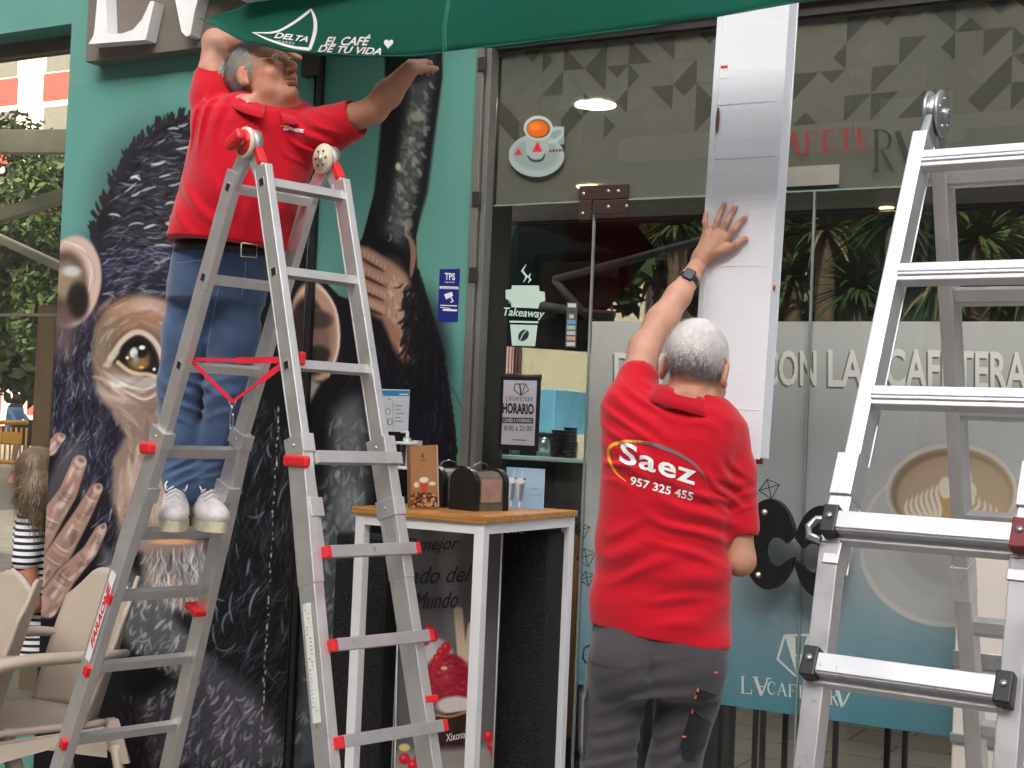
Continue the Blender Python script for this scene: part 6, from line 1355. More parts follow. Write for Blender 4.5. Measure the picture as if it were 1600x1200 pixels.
arc = [(978, 752), (962, 738), (952, 718), (951, 702), (962, 693), (985, 689), (1015, 691)]; arc2 = [(962, 697), (985, 691), (1015, 693), (1050, 705), (1080, 722), (1098, 740), (1105, 756)]
px_mesh([smooth(arc, [1, 3, 4.5, 5, 5, 4, 1])], f2, 'arc_print', mat('print yellow', s2l((240, 166, 30)), .6), shirt2, sub=6); px_mesh([smooth(arc2, [1, 4, 6, 6, 5, 3, 1])], on_surface(shirt2, .0018), 'arc_print', mat('print grey arc', s2l((120, 92, 100)), .6), shirt2, sub=6)
# watch and ring
d = nrm(el-wr); wc = wr+d*.006; MB().lathe(wc, [(.0315, -.011), (.0335, -.009), (.0335, .009), (.0315, .011)], 28, d).build('watch_strap', m_black, man2)
nv = nrm(-_F-d*np.dot(-_F, d)); nv = nrm(nv-_R*.35+0); nv = nrm(nv-d*np.dot(nv, d)); sv_ = np.cross(d, nv); wcase = wc+nv*.034; wb_ = MB().obox(wcase-d*.019, wcase+d*.019, nv, .011, sv_, .034).build('watch', mat('watch case', (.02, .02, .022), .3, metal=.4), man2, bevel=.005, seg=3)
MB().obox(wcase+nv*.006-d*.015, wcase+nv*.006+d*.015, nv, .001, sv_, .027).build('watch_face', mat('watch glass', (.06, .065, .07), .15), wb_)
MB().lathe(B(1117, 354, .018), [(.0108, -.0015), (.0116, 0), (.0108, .0015)], 16, nrm(B(1120, 345)-B(1117, 364))).build('ring', mat('gold', (.8, .5, .2), .3, metal=1), man2)
# trousers
allp = [P(860, 930, 3.7), P(1200, 1690, 4.35), P(860, 1690, 4.35), P(1200, 930, 3.7)]; lo = np.min(allp, 0)-.02; hi = np.max(allp, 0)+.02
F = Field(lo, hi, .0065)
F.loft(rows_px([(1075, 920, 1126), (1040, 919, 1134), (1000, 923, 1138), (950, 930, 1134)], D2, .115, pm), M2, .03)
F.chain([P(968, 1050, 4.0), P(962, 1090, 4.0), P(950, 1200, 3.99), P(944, 1260, 4.0), P(946, 1380, 4.03), P(950, 1640, 4.04)], [.090, .082, .074, .072, .070, .07], .025)
F.chain([P(1078, 1050, 4.0), P(1076, 1090, 4.0), P(1052, 1200, 3.99), P(1046, 1260, 4.0), P(1034, 1380, 4.04), P(1036, 1640, 4.05)], [.092, .086, .074, .072, .070, .07], .02)
F.ell(P(975, 1040, 3.93), (.095, .07, .09), M2, .05); F.ell(P(1072, 1045, 3.93), (.095, .07, .09), M2, .05)
F.cone(P(1017, 1030, 3.86), P(1017, 1062, 3.87), .006, .008, .02, 's')
for x_, y_, R_, l_, a_ in ((1000, 1085, .16, .05, .005), (1065, 1080, .16, .06, .004), (960, 1180, .16, .05, .005), (1045, 1180, .15, .045, .005), (960, 1330, .2, .06, .006), (1040, 1330, .2, .06, .006)): F.wrinkle(P(x_, y_, 3.92), R_, _U+_R*rnd.uniform(-.6, .6), l_, a_, ph=rnd.uniform(0, 6))
me, _ = F.mesh('trousers'); trs = link('trousers', me, m_trs, man2, smooth=True)
f3 = on_surface(trs, .003); m_sd = mat('seam dark', s2l((62, 60, 66)), .8); m_bk = cloth('black work fabric', s2l((26, 26, 30)), ws=1000, weave=.3)
px_mesh([lineit([(921, 983), (921, 1035), (960, 1046), (973, 1042), (978, 990)], 1.3), lineit([(1019, 1000), (1019, 1060)], 1.2), lineit([(1064, 1008), (1064, 1050), (1110, 1052), (1126, 1044)], 1.3), lineit([(921, 1033), (960, 1043), (972, 1039)], 1)], on_surface(trs, .0015), 'seams', m_sd, trs, sub=8)
pk = px_mesh([polyit([(1089, 1074), (1119, 1084), (1120, 1102), (1084, 1092)]), polyit([(1079, 1106), (1110, 1128), (1100, 1165), (1085, 1188), (1066, 1184), (1062, 1165)])], f3, 'cargo_pocket', m_bk, trs, sub=8); sm_ = pk.modifiers.new('s', 'SOLIDIFY'); sm_.thickness = .006; sm_.offset = 0
for q_ in [lineit([(1091, 1076), (1090, 1081)], 3), lineit([(1088, 1086), (1086, 1092)], 3), lineit([(1082, 1109), (1081, 1115)], 3), lineit([(1066, 1151), (1072, 1151)], 2.4), lineit([(1116, 1051), (1122, 1050)], 2.4)]: px_mesh([q_], on_surface(trs, .009), 'orange_stitching', mat('orange thread', s2l((226, 110, 60)), .7), trs, sub=8)
lp = MB(); lp.tube([P(922, 1008, 3.96), P(912, 1012, 3.96), P(911, 1028, 3.96), P(916, 1036, 3.96), P(923, 1034, 3.96)], .006, 8, flat=.6); lp.build('tool_loop', m_bk, trs)
sp = MB(); sp.prism([P(921, 1074, 3.96), P(912, 1095, 3.96), P(910, 1180, 3.96), P(921, 1186, 3.96), P(926, 1130, 3.96)], fwdH*.09); sp.build('side_pocket', m_trs, trs, bevel=.008)
for x, y in ((950, 1680), (1038, 1684)):
    c = P(x, y, 4.05); c[2] = GZ; f_ = horiz(10); rr = nrm(np.cross(f_, [0, 0, 1]))
    Fs = Field(c+V(-.2, -.2, -.01), c+V(.2, .35, .16), .006); Fs.ell(c+f_*.05+V(0, 0, .045), (.047, .14, .045), frame(f_), .02); Fs.cone(c+V(0, 0, .05), c+V(0, 0, .12), .05, .055, .02); Fs.half(c, (0, 0, -1)); me, _ = Fs.mesh('shoe'); link('shoe', me, m_bl, man2, smooth=True)

# ======== man on the ladder ========
D1 = 4.80; pm1 = FPX/D1; P1 = lambda x, y, d=D1: PD(x, y, d)
man1 = thing('person', 'man in red polo and jeans standing on the ladder, arms behind the awning', 'person', P1(300, 835, 4.95))
M1 = frame(horiz(158))
allp = [P1(290, 20, 5.0), P1(290, 420, 4.5), P1(690, 20, 4.4), P1(690, 420, 4.95), P1(290, 20, 4.5), P1(480, 420, 5.0)]; lo = np.min(allp, 0)-.05; hi = np.max(allp, 0)+.06
F = Field(lo, hi, .0042)
F.loft(rows_px([(410, 285, 410), (385, 285, 412), (340, 292, 435), (290, 300, 470), (240, 312, 488), (200, 318, 496), (175, 332, 490), (160, 360, 475)], D1, [.095, .105, .115, .12, .12, .12, .12, .12], pm1, [.07, .06, .03, 0, 0, 0, 0, 0]), M1, .03)
yw = 122; Mh = frame(horiz(yw)+V(0, 0, .44)); Mh = Mh@np.array(Matrix.Rotation(RX(4), 3, 'Y')); ho = P1(409, 122, 4.77); sc1 = 1.10
Wh = head(F, ho, Mh, sc=sc1)
F.ell(Wh(0, .045, -.102), (.034, .04, .018), Mh, .025)
F.cone(P1(422, 190, 4.80), ho-Mh[:, 2]*.03-Mh[:, 1]*.01, .070, .060, .02); F.cone(P1(428, 185, 4.76), Wh(0, .03, -.09), .042, .042, .02)
elr = P1(337, 66, 4.90); F.chain([P1(335, 160, 4.82), P1(333, 115, 4.84), elr], [.056, .050, .044], .02); wrr = P1(432, 58, 4.93); F.chain([elr, elr*.6+wrr*.4, wrr], [.043, .044, .029], .02); hand_free(F, wrr, rgtH*.7+fwdH*.6, -fwdH, 1, .6)
ell_ = P1(584, 172, 4.62); wrl = P1(641, 108, 4.50); F.chain([P1(490, 205, 4.77), P1(535, 190, 4.69), ell_], [.058, .050, .043], .02); F.chain([ell_, ell_*.6+wrl*.4, wrl], [.042, .044, .028], .02); hand_free(F, wrl, nrm(wrl-ell_)*.3+upH*.25+fwdH*.9, -upH, -1, .6)

me, vv = F.mesh('body'); L = (vv-ho)@Mh/sc1
red = SKIN*V(1.05, .72, .66)
cols = paint(vv, SKIN*V(.97, .9, .88), [(Wh(0, .12, -.03), (.03,)*3, red, .9), (Wh(.05, .06, -.03), (.05,)*3, red, .7), (Wh(-.05, .06, -.03), (.05,)*3, red, .7), (Wh(.085, 0, 0), (.03,)*3, SKIN*V(1.05, .6, .56), .8), (Wh(0, .10, -.063), (.03, .03, .03), SKIN*V(.85, .5, .48), .8), (Wh(0, .03, -.1), (.09,)*3, SKIN*V(1.02, .84, .8), .5), (Wh(.031, .09, .035), (.025, .02, .01), SKIN*.55, .8), (ell_, (.06,)*3, SKIN*V(1, .8, .75), .5)])
hm = is_hair(L) & ~((L[:, 2] < .03) & (L[:, 1] < -.098)) & (L[:, 2] > -.055) & ((L[:, 1] < .03) | (L[:, 2] > .075)); hc = np.tile(np.array(s2l((176, 174, 170))), (len(vv), 1)); cols[hm] = hc[hm]
set_col(me, cols); body1 = link('body', me, m_skin, man1, smooth=True)
short_hair(man1, body1, vv, L, hm, ho, Mh, sc1, 6500, (.014, .03), .0014, random.Random(5), -.03, light=mat('grey hair mid', s2l((186, 184, 178)), .55, var=.2, vs=90))
# glasses
gm = mat('gold wire', (.75, .6, .35), .3, metal=.9); G = MB()
for s_ in (-1, 1):
    G.tube([Wh(s_*.033+.022*math.cos(t), .108-.01*abs(math.cos(t)), .002+.017*math.sin(t)) for t in np.linspace(0, 2*math.pi, 22)], .0011, 6, False)
    G.tube([Wh(s_*.056, .098, .006), Wh(s_*.074, .07, .012), Wh(s_*.082, .01, .012), Wh(s_*.085, -.015, .0)], .0014, 6)
G.tube([Wh(-.012, .107, .006), Wh(0, .112, .009), Wh(.012, .107, .006)], .0012, 6); go = G.build('glasses', gm, man1)
for s_ in (-1, 1): MB().poly([Wh(s_*.033+.0215*math.cos(t), .108-.01*abs(math.cos(t)), .002+.0165*math.sin(t)) for t in np.linspace(0, 2*math.pi, 20)[:-1]]).build('lens', glass_mat('lens%d' % s_, (.95, .95, .95), .06), go)
# shirt
lo, hi = bounds(240, 590, 90, 420, 4.52, 5.0)
F = Field(lo, hi, .0052)
def wob1(u, v, Z): z = Z-2.0; return (.004*np.sin(24*u+10*z)+.003*np.sin(45*u-13*z+1))*np.clip(v*20+.3, 0, 1)*np.clip(1.15-z*1.6, 0, 1)
sh = [(410, 258, 462), (385, 262, 462), (350, 268, 465), (310, 280, 472), (270, 290, 484), (235, 297, 496), (205, 302, 508), (185, 308, 508), (170, 322, 496), (158, 350, 480), (150, 370, 468)]
F.loft(rows_px(sh, D1, [.17, .17, .175, .18, .172, .165, .155, .14, .112, .088, .068], pm1), M1, .02, wob=wob1)
F.chain([P1(335, 190, 4.80), P1(333, 155, 4.83), P1(333, 126, 4.85)], [.075, .074, .069], .03); F.chain([P1(475, 215, 4.77), P1(510, 204, 4.73), P1(546, 189, 4.67)], [.085, .076, .068], .03)
F.cone(P1(350, 185, 4.80), P1(390, 172, 4.81), .06, .045, .04); F.cone(P1(480, 192, 4.79), P1(455, 180, 4.80), .055, .045, .04)
fr = 4.655
F.wrinkle(P1(335, 185, 4.7), .17, _R-_U*.3, .05, .0068); F.wrinkle(P1(490, 225, 4.66), .15, _R*.7+_U, .045, .0068, ph=1); F.wrinkle(P1(395, 240, 4.62), .2, _R, .08, .0061, ph=2); F.wrinkle(P1(330, 320, 4.66), .2, _R*.8+_U*.5, .09, .0054); F.wrinkle(P1(430, 340, 4.64), .18, _R-_U*.4, .08, .0054)
F.half(P1(350, 384), V(0, 0, -1)-nrm(M1[:, 0])*-.06); F.cone(P1(333, 116, 4.857), elr, .059, .059, .004, 's'); F.cone(P1(549, 187, 4.67), ell_, .058, .058, .004, 's'); F.cone(P1(424, 178, 4.79), ho, .078, .07, .004, 's')
me, _ = F.mesh('polo_shirt'); shirt1 = link('polo_shirt', me, m_shirt, man1, smooth=True)
collar(man1, P1(420, 160, 4.755), P1(420, 172, 4.722), M1[:, 0]+upH*.10, M1[:, 1]-upH*.45, .090, .134, .0, m_col, .25)
f4 = on_surface(shirt1, .0022); px_mesh([lineit([(386, 158), (396, 168), (408, 178)], 1.2)], f4, 'placket', m_pd, shirt1, sub=6)
for x, y in ((387, 159), (404, 172)): o = f4(x, y); o is not None and MB().lathe(np.array(o), [(.005, 0), (.005, .003)], 10, -fwdH).build('button', m_lab, shirt1)
px_mesh([txt('Saez', (443, 203), (476, 208), (0, -8), .06, .1)], f4, 'shirt_print', m_aw, shirt1, sub=5); px_mesh([lineit([(438, 197), (446, 197), (456, 199)], [1, 2, 1])], f4, 'arc_print', mat('print yellow', (1, 1, 0)), shirt1, sub=5)
# jeans
lo, hi = bounds(220, 460, 360, 800, 4.6, 5.25)
F = Field(lo, hi, .0062); pr = [(470, 264, 412), (440, 264, 416), (410, 268, 418), (385, 274, 420), (375, 277, 420)]
F.loft(rows_px(pr, 4.84, [.12, .125, .13, .13, .13], pm1, [.04, .02, 0, -.02, -.02]), M1, .03)
F.chain([P1(305, 450, 4.88), P1(292, 520, 4.93), P1(280, 600, 4.98), P1(279, 680, 5.02), P1(283, 742, 5.03), P1(284, 764, 5.03)], [.088, .082, .073, .068, .064, .060], .03)
F.chain([P1(372, 450, 4.88), P1(366, 520, 4.92), P1(356, 600, 4.96), P1(345, 680, 5.02), P1(325, 745, 5.04), P1(318, 762, 5.05)], [.090, .084, .075, .068, .060, .055], .03)
for x_, y_, R_, l_, a_ in ((290, 620, .17, .05, .005), (350, 620, .16, .055, .004), (285, 735, .13, .034, .008), (330, 735, .12, .034, .007), (310, 470, .16, .06, .004), (375, 490, .15, .06, .004)): F.wrinkle(P1(x_, y_, 4.92), R_, _U+_R*rnd.uniform(-.5, .5), l_, a_, ph=rnd.uniform(0, 6))
F.half(P1(345, 378), (0, 0, 1)); me, _ = F.mesh('jeans'); jn = link('jeans', me, m_jean, man1, smooth=True)
f5 = on_surface(jn, .0015); px_mesh([lineit([(384, 408), (382, 440), (378, 460)], 1.4), lineit([(270, 412), (300, 408), (345, 402)], 1.0), lineit([(341, 452), (331, 500), (322, 560), (315, 620)], 1.6)], f5, 'seams', mat('seam light', s2l((140, 156, 186)), .8), jn, sub=8)
# belt
bp_ = [];
for t in np.linspace(0, 2*math.pi, 41)[:-1]: u, v_ = .160*math.copysign(abs(math.cos(t))**.87, math.cos(t)), .139*math.copysign(abs(math.sin(t))**.87, math.sin(t)); bp_.append(P1(348, 392, 4.82)+M1[:, 0]*u+M1[:, 1]*v_)
mb = MB(); n_ = len(bp_); vs = [p+np.array([0, 0, z]) for p in bp_ for z in (-.018, .018)]; mb._add(vs, [(2*i, 2*((i+1) % n_), 2*((i+1) % n_)+1, 2*i+1) for i in range(n_)], True); bo = mb.build('belt', m_bl, man1); so_ = bo.modifiers.new('s', 'SOLIDIFY'); so_.thickness = .005; so_.offset = 1
c = P1(389, 391, 4.652); u_ = M1[:, 0]; MB().tube([c+u_*a*.026+np.array([0, 0, b*.022]) for a, b in ((1, 1), (-1, 1), (-1, -1), (1, -1), (1, 1))], .0025, 8).build('buckle', mat('buckle', (.7, .65, .55), .3, metal=.9), bo)
# white canvas shoes on the rung
def canvas_shoe(hx, hy, tx, ty, dh, dt, sc=1.0):
    h = P1(hx, hy, dh); h[2] = 1.034; t = P1(tx, ty, dt); t[2] = h[2]; f_ = nrm((t-h)*V(1, 1, 0)); Ms = frame(f_); h = h.copy(); L0 = .27; mid = h+f_*L0*.42
    Fs = Field(h+V(-.34, -.34, -.05), h+V(.34, .34, .22), .0042)
    Fs.ell(h+f_*.19+V(0, 0, .035), (.046, .082, .040), Ms, .02); Fs.ell(h+f_*.10+V(0, 0, .045), (.042, .10, .05), Ms, .03); Fs.ell(h+f_*.02+V(0, 0, .045), (.036, .045, .06), Ms, .03); Fs.cone(h+f_*.03+V(0, 0, .06), h+f_*.02+V(0, 0, .12), .044, .042, .02)
    Fs.cone(h+f_*.055+V(0, 0, .118), h+f_*.13+V(0, 0, .075), .024, .026, .02); Fs.half(h, (0, 0, -1)); me, _ = Fs.mesh('shoe'); so = link('shoe', me, mat('white canvas', s2l((222, 216, 214)), .75, var=.10, vs=40, bump=.25, bs=500), man1, smooth=True)
    mb = MB(); pts = []
    for k in range(40): a = 2*math.pi*k/40; wv = .048 if math.cos(a) > 0 else .040; pts.append(h+f_*(.118+.148*math.cos(a))+Ms[:, 0]*wv*math.copysign(abs(math.sin(a))**.8, math.sin(a)))
    MB().prism([p+V(0, 0, -.012) for p in pts], (0, 0, .032)).build('sole', mat('rubber cream', s2l((206, 198, 172)), .6, var=.15, vs=30), so, bevel=.006)
    for k in range(5): c = h+f_*(.075+.022*k)+V(0, 0, .138-.0118*k); w_ = .030; MB().tube([c-Ms[:, 0]*w_-V(0, 0, .012), c+V(0, 0, .008), c+Ms[:, 0]*w_+f_*.012-V(0, 0, .012)], .0034, 6).build('lace', m_lab, so)
    for s_ in (-1, 1): c = h+f_*.085+V(0, 0, .142); MB().tube([c, c+Ms[:, 0]*s_*.018+f_*.02+V(0, 0, .008), c+Ms[:, 0]*s_*.034+f_*.035-V(0, 0, .02), c+Ms[:, 0]*s_*.03+f_*.06-V(0, 0, .035)], .003, 6).build('lace', m_lab, so)
    for o_ in [so]+list(so.children):
        o_.data.transform(Matrix.Translation(Vector(h)-root_loc(man1)) @ Matrix.Scale(1.13, 4) @ Matrix.Translation(root_loc(man1)-Vector(h)))
canvas_shoe(277, 806, 268, 830, 5.10, 4.84); canvas_shoe(313, 806, 336, 826, 5.12, 4.90)

# ======== seated person in the striped top, behind the left window ========
D3 = 7.35; P3 = lambda x, y, d=D3: PD(x, y, d); pm3 = FPX/D3
wm = thing('person', 'long haired person in striped top sitting behind the left window', 'person', P3(60, 1010)*V(1, 1, 0)); MW = frame(horiz(-100)); lo, hi = bounds(-40, 160, 660, 1040, 6.9, 7.8)
F = Field(lo, hi, .006); hw = P3(58, 745, 7.35); head(F, hw, frame(horiz(-100)), sc=1.05); F.cone(P3(60, 800), hw, .05, .05, .02); F.loft(rows_px([(1030, 20, 96), (960, 24, 92), (880, 26, 94), (820, 30, 90), (800, 42, 80)], D3, .11, pm3), frame(horiz(-60)), .03)
F.chain([P3(48, 815, 7.25), P3(42, 880, 7.2), P3(50, 945, 7.2), P3(20, 915, 7.15), P3(-8, 900, 7.1)], [.055, .05, .045, .038, .03], .02); hand_free(F, P3(-8, 900, 7.1), -rgtH, -upH, 1, .5)
me, vv = F.mesh('body'); set_col(me, paint(vv, SKIN*V(1.05, .85, .8), [])); link('body', me, m_skin, wm, smooth=True)
F = Field(lo, hi, .007); F.loft(rows_px([(1030, 16, 100), (960, 20, 96), (880, 22, 98), (820, 26, 96), (795, 40, 82)], D3, .125, pm3), frame(horiz(-60)), .03); F.chain([P3(48, 815, 7.25), P3(40, 875, 7.2)], [.072, .068], .03)
def stripes(nt, b, tc):
    w = nt.nodes.new('ShaderNodeTexWave'); w.bands_direction = 'Z'; w.inputs['Scale'].default_value = 9.5; w.inputs['Distortion'].default_value = .9; w.inputs['Detail'].default_value = 0; w.inputs['Detail Scale'].default_value = .6
    nt.links.new(tc.outputs['Object'], w.inputs[0]); cr = nt.nodes.new('ShaderNodeValToRGB'); cr.color_ramp.interpolation = 'CONSTANT'; cr.color_ramp.elements[0].color = (.012, .014, .03, 1); cr.color_ramp.elements[1].color = (.8, .8, .8, 1); cr.color_ramp.elements[1].position = .42; nt.links.new(w.outputs[0], cr.inputs[0]); nt.links.new(cr.outputs[0], b.inputs['Base Color'])
me, _ = F.mesh('striped_top'); link('striped_top', me, mat('striped cotton', (.5, .5, .5), .8, fn=stripes), wm, smooth=True)
F = Field(lo, hi, .008); F.ell(hw+V(0, 0, .05), (.105, .115, .11), None, .03); F.chain([hw+V(.02, 0, .03), P3(60, 770, 7.28), P3(58, 810, 7.26)], [.10, .105, .08], .04); me, hv_ = F.mesh('hair'); m_bh = mat('brown hair', s2l((104, 84, 62)), .5, var=.35, vs=30, bump=.4, bs=60); hob = link('hair', me, m_bh, wm, smooth=True)
N_ = np.empty(len(hv_)*3, np.float32); me.vertices.foreach_get('normal', N_); N_ = N_.reshape(-1, 3); rg = random.Random(9); ii = [rg.randrange(len(hv_)) for _ in range(2500)]
strands('hair_strands', m_bh, hob, [hv_[i] for i in ii], [N_[i].astype(float) for i in ii], (.06, .14), .003, lambda p: V(0, 0, -1), rg, .3, .2)
# ------------------------------------------------------------------ the garden and street beyond the cafe, seen through its glass
def mp(px, py, n): p = PY(px, py, n); return p
m_bei = mat('limestone', s2l((204, 196, 170)), .9, var=.10, vs=1.5, bump=.1, bs=20)
m_leaf = [mat('leaf a', (.04, .085, .018), .6, var=.35, vs=2), mat('leaf b', (.075, .12, .03), .6, var=.3, vs=2), mat('leaf c', (.02, .05, .012), .7, var=.3, vs=2)]; m_trunk = mat('bark', (.12, .085, .055), .9, var=.3, vs=10, bump=.4, bs=40)
ob = thing('building', 'beige stone building beyond the cafe', 'building', (0, 31, 0)); a, b_ = mp(600, 600, 31), mp(1240, 600, 31)
MB().box((a[0], 31, GZ), (b_[0], 38, 5.6)).build('wall', m_bei, ob)
for x0_, y0_, x1_, y1_ in ((764, 541, 815, 640), (1040, 440, 1110, 560), (1010, 430, 1110, 520)):
    p, q_ = PY(x0_, y1_, 30.95), PY(x1_, y0_, 30.95); MB().box((p[0], 30.93, max(p[2], .2)), (q_[0], 31, q_[2])).build('window', mat('far window', (.05, .05, .06), .3), ob)
    gr = MB(); n_ = 10
    for k in range(n_+1): x = p[0]+(q_[0]-p[0])*k/n_; gr.box((x-.03, 30.85, max(p[2], .2)), (x+.03, 30.9, q_[2]))
    gr.build('window_grille', mat('far iron', (.10, .05, .04), .6), ob)
wb2 = thing('apartment_building', 'white apartment block with red balcony panels beyond the cafe', 'building', (-60, 42, 0)); w = MB(); w.box((-90, 42, GZ), (-30, 52, 24)); w.build('wall', mat('block white', s2l((232, 224, 204)), .9, var=.05), wb2)
m_bp = mat('block red', s2l((190, 78, 70)), .8); m_bw = mat('block window', s2l((120, 118, 108)), .4)
x = -89
while x < -31:
    for z in range(1, 22, 3): MB().box((x, 41.95, z), (x+1.8, 42.1, z+1.3)).build('balcony_panel', m_bp, wb2) if z < 23 else None; MB().box((x+.1, 41.97, z+1.4), (x+1.7, 42.05, z+2.7)).build('window', m_bw, wb2)
    x += 3.6
bb = thing('sun_block_building', 'unseen tall brown building added behind the camera to block the sun', 'building', (0, -28, 0)); MB().box((-60, -42, GZ), (60, -28, 23.6)).build('wall', mat('brown render', (.30, .25, .2), .9, var=.1, vs=1), bb)  # added out of view to keep the sun off the cafe front
for k in range(26):
    for z in range(1, 22, 3): MB().box((-56+k*4.3, -28.05, z), (-54.6+k*4.3, -27.9, z+1.7)).build('window', m_bw, bb) if abs(k-13) < 7 else None
sbl = thing('sky_block_building', 'unseen plain tall building added on the left to block low sky light', 'building', (-22, -14, 0)); MB().box((-34, -27.9, GZ), (-17, 1.5, 17)).build('wall', mat('brown render', (.3, .25, .2)), sbl)  # added out of view, cuts low sky light from the left
for k in range(8):
    for z in range(1, 16, 3): MB().box((-17.02, -26+k*3.4, z), (-16.95, -24.6+k*3.4, z+1.7)).build('window', m_bw, sbl)
# dark canopy with white folding arms
cn = thing('stall_canopy', 'dark fabric canopy with white folding arms behind the cafe glass', 'canopy', (0, 5.4, 3)); m_cf = mat('canopy cloth', (.003, .010, .010), .9, spec=.1); n_ = 5.4
pts = [mp(640, 312, n_), mp(752, 321, n_), (mp(990, 349, n_)), mp(1022, 388, n_), mp(940, 490, n_), mp(958, 495, n_), mp(944, 552, n_), mp(905, 549, n_), mp(640, 530, n_)]
MB().prism(pts, (0, .04, 0)).build('cloth', m_cf, cn)
m_ca = mat('canopy arm', (.62, .62, .6), .4); n2 = 5.3
ar = MB(); ar.tube([mp(1110, 372, n2), mp(1000, 402, n2), mp(866, 437, n2)], .034, 8); ar.tube([mp(866, 437, n2), mp(920, 497, n2)], .03, 8); ar.tube([mp(735, 461, n2), mp(830, 474, n2), mp(920, 488, n2), mp(960, 492, n2)], .03, 8); ar.tube([mp(735, 392, n2), mp(770, 420, n2)], .034, 8); ar.build('arm', m_ca, cn)
# side street props seen through the left window: yellow barrier, parked rider
m_yel = mat('barrier yellow', s2l((232, 172, 60)), .5); n3 = 16.
br = thing('barrier', 'yellow crowd barrier beyond the cafe', 'barrier', mp(20, 700, n3)); g = MB(); A_, B_ = mp(-120, 660, n3), mp(42, 660, n3); zl = mp(42, 724, n3)[2]
g.tube([A_, B_], .05, 8); g.tube([A_*V(1, 1, 0)+V(0, 0, zl), B_*V(1, 1, 0)+V(0, 0, zl)], .05, 8)
for k in range(22): t = k/21; c = A_*(1-t)+B_*t; g.tube([c*V(1, 1, 0)+V(0, 0, zl), c*V(1, 1, 0)+V(0, 0, A_[2])], .022, 6)
g.build('frame', m_yel, br); p, q_ = mp(2, 692, n3-.1), mp(30, 676, n3-.1); MB().box((p[0], n3-.09, p[2]), (q_[0], n3-.06, q_[2])).build('plate', m_yel, br)
n4 = 18.; mc = thing('motorcycle', 'dark motorcycle stopped beyond the cafe', 'motorcycle', mp(15, 700, n4)); c = mp(18, 668, n4); g = MB()
for dx in (-.7, .7):
    g.lathe(V(c[0]+dx, n4, .32+GZ), [(.2, -.05), (.32, -.06), (.33, 0), (.32, .06), (.2, .05)], 20, (0, 1, 0))
g.prism([V(c[0]-.5, n4-.15, .5), V(c[0]+.6, n4-.15, .5), V(c[0]+.7, n4-.15, 1.1), V(c[0]+.2, n4-.15, .95), V(c[0]-.6, n4-.15, .9)], (0, .3, 0)); g.build('body', m_black, mc)
rd = thing('person', 'motorcycle rider in a blue shirt and black helmet', 'person', mp(15, 700, n4)); F = Field(c+V(-.6, -.5, -1.4), c+V(.6, .6, 1.0), .02); c0_ = V(c[0], n4, .75)
F.cone(c0_, c0_+V(.1, 0, .55), .17, .19, .05); F.ell(c0_+V(.12, 0, .82), (.1, .1, .12)); F.cone(c0_+V(.1, .18, .5), c0_+V(.4, .2, .25), .06, .05, .03); F.cone(c0_+V(.1, -.18, .5), c0_+V(.4, -.2, .25), .06, .05, .03); F.cone(c0_, c0_+V(.4, .15, -.1), .1, .08, .03); F.cone(c0_+V(.4, .15, -.1), c0_+V(.3, .15, -.6), .08, .06, .03); F.cone(c0_, c0_+V(.4, -.15, -.1), .1, .08, .03); F.cone(c0_+V(.4, -.15, -.1), c0_+V(.3, -.15, -.6), .08, .06, .03)
me, vv = F.mesh('body'); cc_ = np.tile(s2l((96, 140, 190)), (len(vv), 1)); cc_[vv[:, 2] < .78] = s2l((150, 160, 170)); cc_[vv[:, 2] > 1.38] = (.02, .02, .02); set_col(me, cc_); link('body', me, mat('rider', (0, 0, 0), .7, vcol=True, var=0), rd, smooth=True)
def tree(name, label, c, R_, zc, n, seed, group='street trees beyond the cafe', sz=.22, mix=(0, 1, 2), dens=1):
    rg = random.Random(seed); t = thing(name, label, 'tree', (c[0], c[1], 0), group); trk = MB(); trk.tube([(c[0], c[1], 0), (c[0]+.1, c[1], zc*.5), (c[0], c[1]+.1, zc)], [.22, .17, .08], 10)
    cl = []
    for k in range(26):
        a = rg.uniform(0, 6.28); e = rg.uniform(-.8, 1); rr = R_*rg.uniform(.35, .85); p = V(c[0]+math.cos(a)*rr*math.sqrt(1-e*e*.6), c[1]+math.sin(a)*rr*math.sqrt(1-e*e*.6), zc+e*R_*.8); cl.append((p, R_*rg.uniform(.25, .5)))
        if k < 8: trk.tube([(c[0], c[1], zc*.55), (p+V(c[0], c[1], zc))/2-V(0, 0, .3), p], [.09, .06, .02], 6)
    trk.build('trunk', m_trunk, t); cr = MB()
    for i in range(n):
        p, rr = rg.choice(cl); d = nrm([rg.gauss(0, 1) for _ in range(3)]); q = p+d*rr*rg.uniform(.5, 1)**.6; u = nrm([rg.gauss(0, 1) for _ in range(3)]); v_ = nrm(np.cross(u, [rg.gauss(0, 1) for _ in range(3)])); s_ = sz*rg.uniform(.5, 1.2); cr.cur = rg.choice(mix)
        cr._add([q-u*s_, q+v_*s_*.45, q+u*s_, q-v_*s_*.45], [(0, 1, 2, 3)])
    cr.build('crown', m_leaf, t); return t
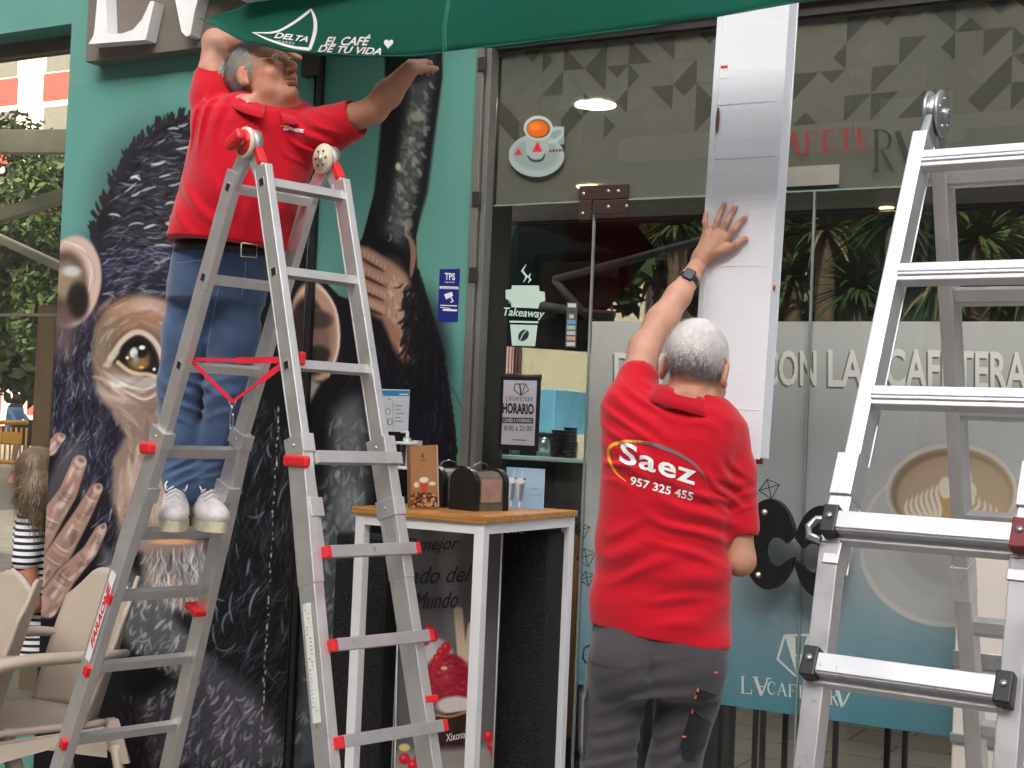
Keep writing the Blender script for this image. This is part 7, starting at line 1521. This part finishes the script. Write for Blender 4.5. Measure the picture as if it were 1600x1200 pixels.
def palm(label, c, h, seed, n=70, L_=1.2, mix=(0, 1)):
    rg = random.Random(seed); t = thing('palm', label, 'palm', (c[0], c[1], 0), 'palms beyond the cafe'); MB().tube([(c[0], c[1], 0), (c[0]+.05, c[1], h*.5), (c[0], c[1], h)], [.16, .13, .12], 10).build('trunk', m_trunk, t); cr = MB(); top = V(c[0], c[1], h)
    for k in range(n):
        a = rg.uniform(0, 6.28); e = rg.uniform(-.5, 1.3); d = nrm([math.cos(a), math.sin(a), e]); p = top.copy(); w_ = rg.uniform(.04, .07); side_ = nrm(np.cross(d, [0, 0, 1.01])); cr.cur = rg.choice(mix); vs = []; l = L_*rg.uniform(.6, 1.1)
        for j in range(6): ww = w_*(1-j/5.2); vs += [p-side_*ww, p+side_*ww]; p = p+d*l/5; d = nrm(d-V(0, 0, .20))
        cr._add(vs, [(2*j, 2*j+1, 2*j+3, 2*j+2) for j in range(5)])
    cr.build('crown', m_leaf+[mat('dead leaf', (.30, .22, .12), .8)], t)
for i, (px, py, n_, R_, cnt) in enumerate(((82, 400, 13, 2.1, 20000), (-40, 470, 20, 2.6, 9000), (1050, 250, 16, 2.6, 6000), (1330, 250, 17, 3.4, 7000), (1560, 260, 16, 3.4, 7000))):
    c = mp(px, py, n_); tree('street_tree', 'leafy street tree beyond the cafe', c, R_, c[2], cnt, 20+i, sz=.26 if i else .10, mix=((0, 1, 2), (0, 0, 2), (0, 2, 2))[i % 3])
for i, (px, py, n_, L_) in enumerate(((1060, 345, 11, .8), (1290, 350, 12, 1.2), (1400, 330, 11, 1.1), (1530, 360, 11, 1.1), (1340, 440, 10, .8), (1470, 430, 10.5, .9), (1610, 420, 10, 1.0), (1240, 420, 13, 1.), (1690, 330, 12, 1.1))):
    c = mp(px, py, n_); palm('spiky leaved palm beyond the cafe', c, max(c[2]-.1, .5), 50+i, 90, L_, (0, 1, 1, 3) if i % 2 else (0, 1, 0, 2))
hd_ = MB(); rg = random.Random(77); a, b_ = mp(1170, 600, 14)[0], mp(1900, 600, 14)[0]
for i in range(9000):
    q = V(rg.uniform(a, b_), 14+rg.uniform(0, 1), rg.uniform(.2, 3.4)); u = nrm([rg.gauss(0, 1) for _ in range(3)]); v_ = nrm(np.cross(u, [rg.gauss(0, 1) for _ in range(3)])); s_ = rg.uniform(.08, .2); hd_.cur = rg.choice((0, 2, 2)); hd_._add([q-u*s_, q+v_*s_*.5, q+u*s_, q-v_*s_*.5], [(0, 1, 2, 3)])
tag(hd_.build('hedge', m_leaf), 'dark clipped hedge beyond the cafe', 'hedge')

m_bm = mat('beam white', s2l((196, 190, 170)), .6)
for i, (x0, y0, x1, y1, w_, lb) in enumerate(((-60, 222, 110, 222, .16, 'topmost pale roof beam behind the left window'), (-60, 358, 106, 304, .09, 'slanted pale roof beam in the middle of the left window'), (-60, 345, 110, 424, .06, 'thin pale roof beam sloping down behind the left window'))):
    p, q = PY(x0, y0, 1.6+i*.3), PY(x1, y1, 1.6+i*.3); tag(MB().obox(p, q, (0, 1, 0), .08, nrm(np.cross(q-p, (0, 1, 0))), w_).build('roof_beam', m_bm, bevel=.005), lb, 'beam', 'roof beams of the terrace')
p = PY(70, 700, 1.5); tag(MB().box((p[0]-.06, 1.44, GZ), (p[0]+.10, 1.6, PY(70, 478, 1.5)[2])).build('terrace_post', mat('post brown', s2l((150, 126, 104)), .7)), 'brown square terrace post behind the seated person', 'post')
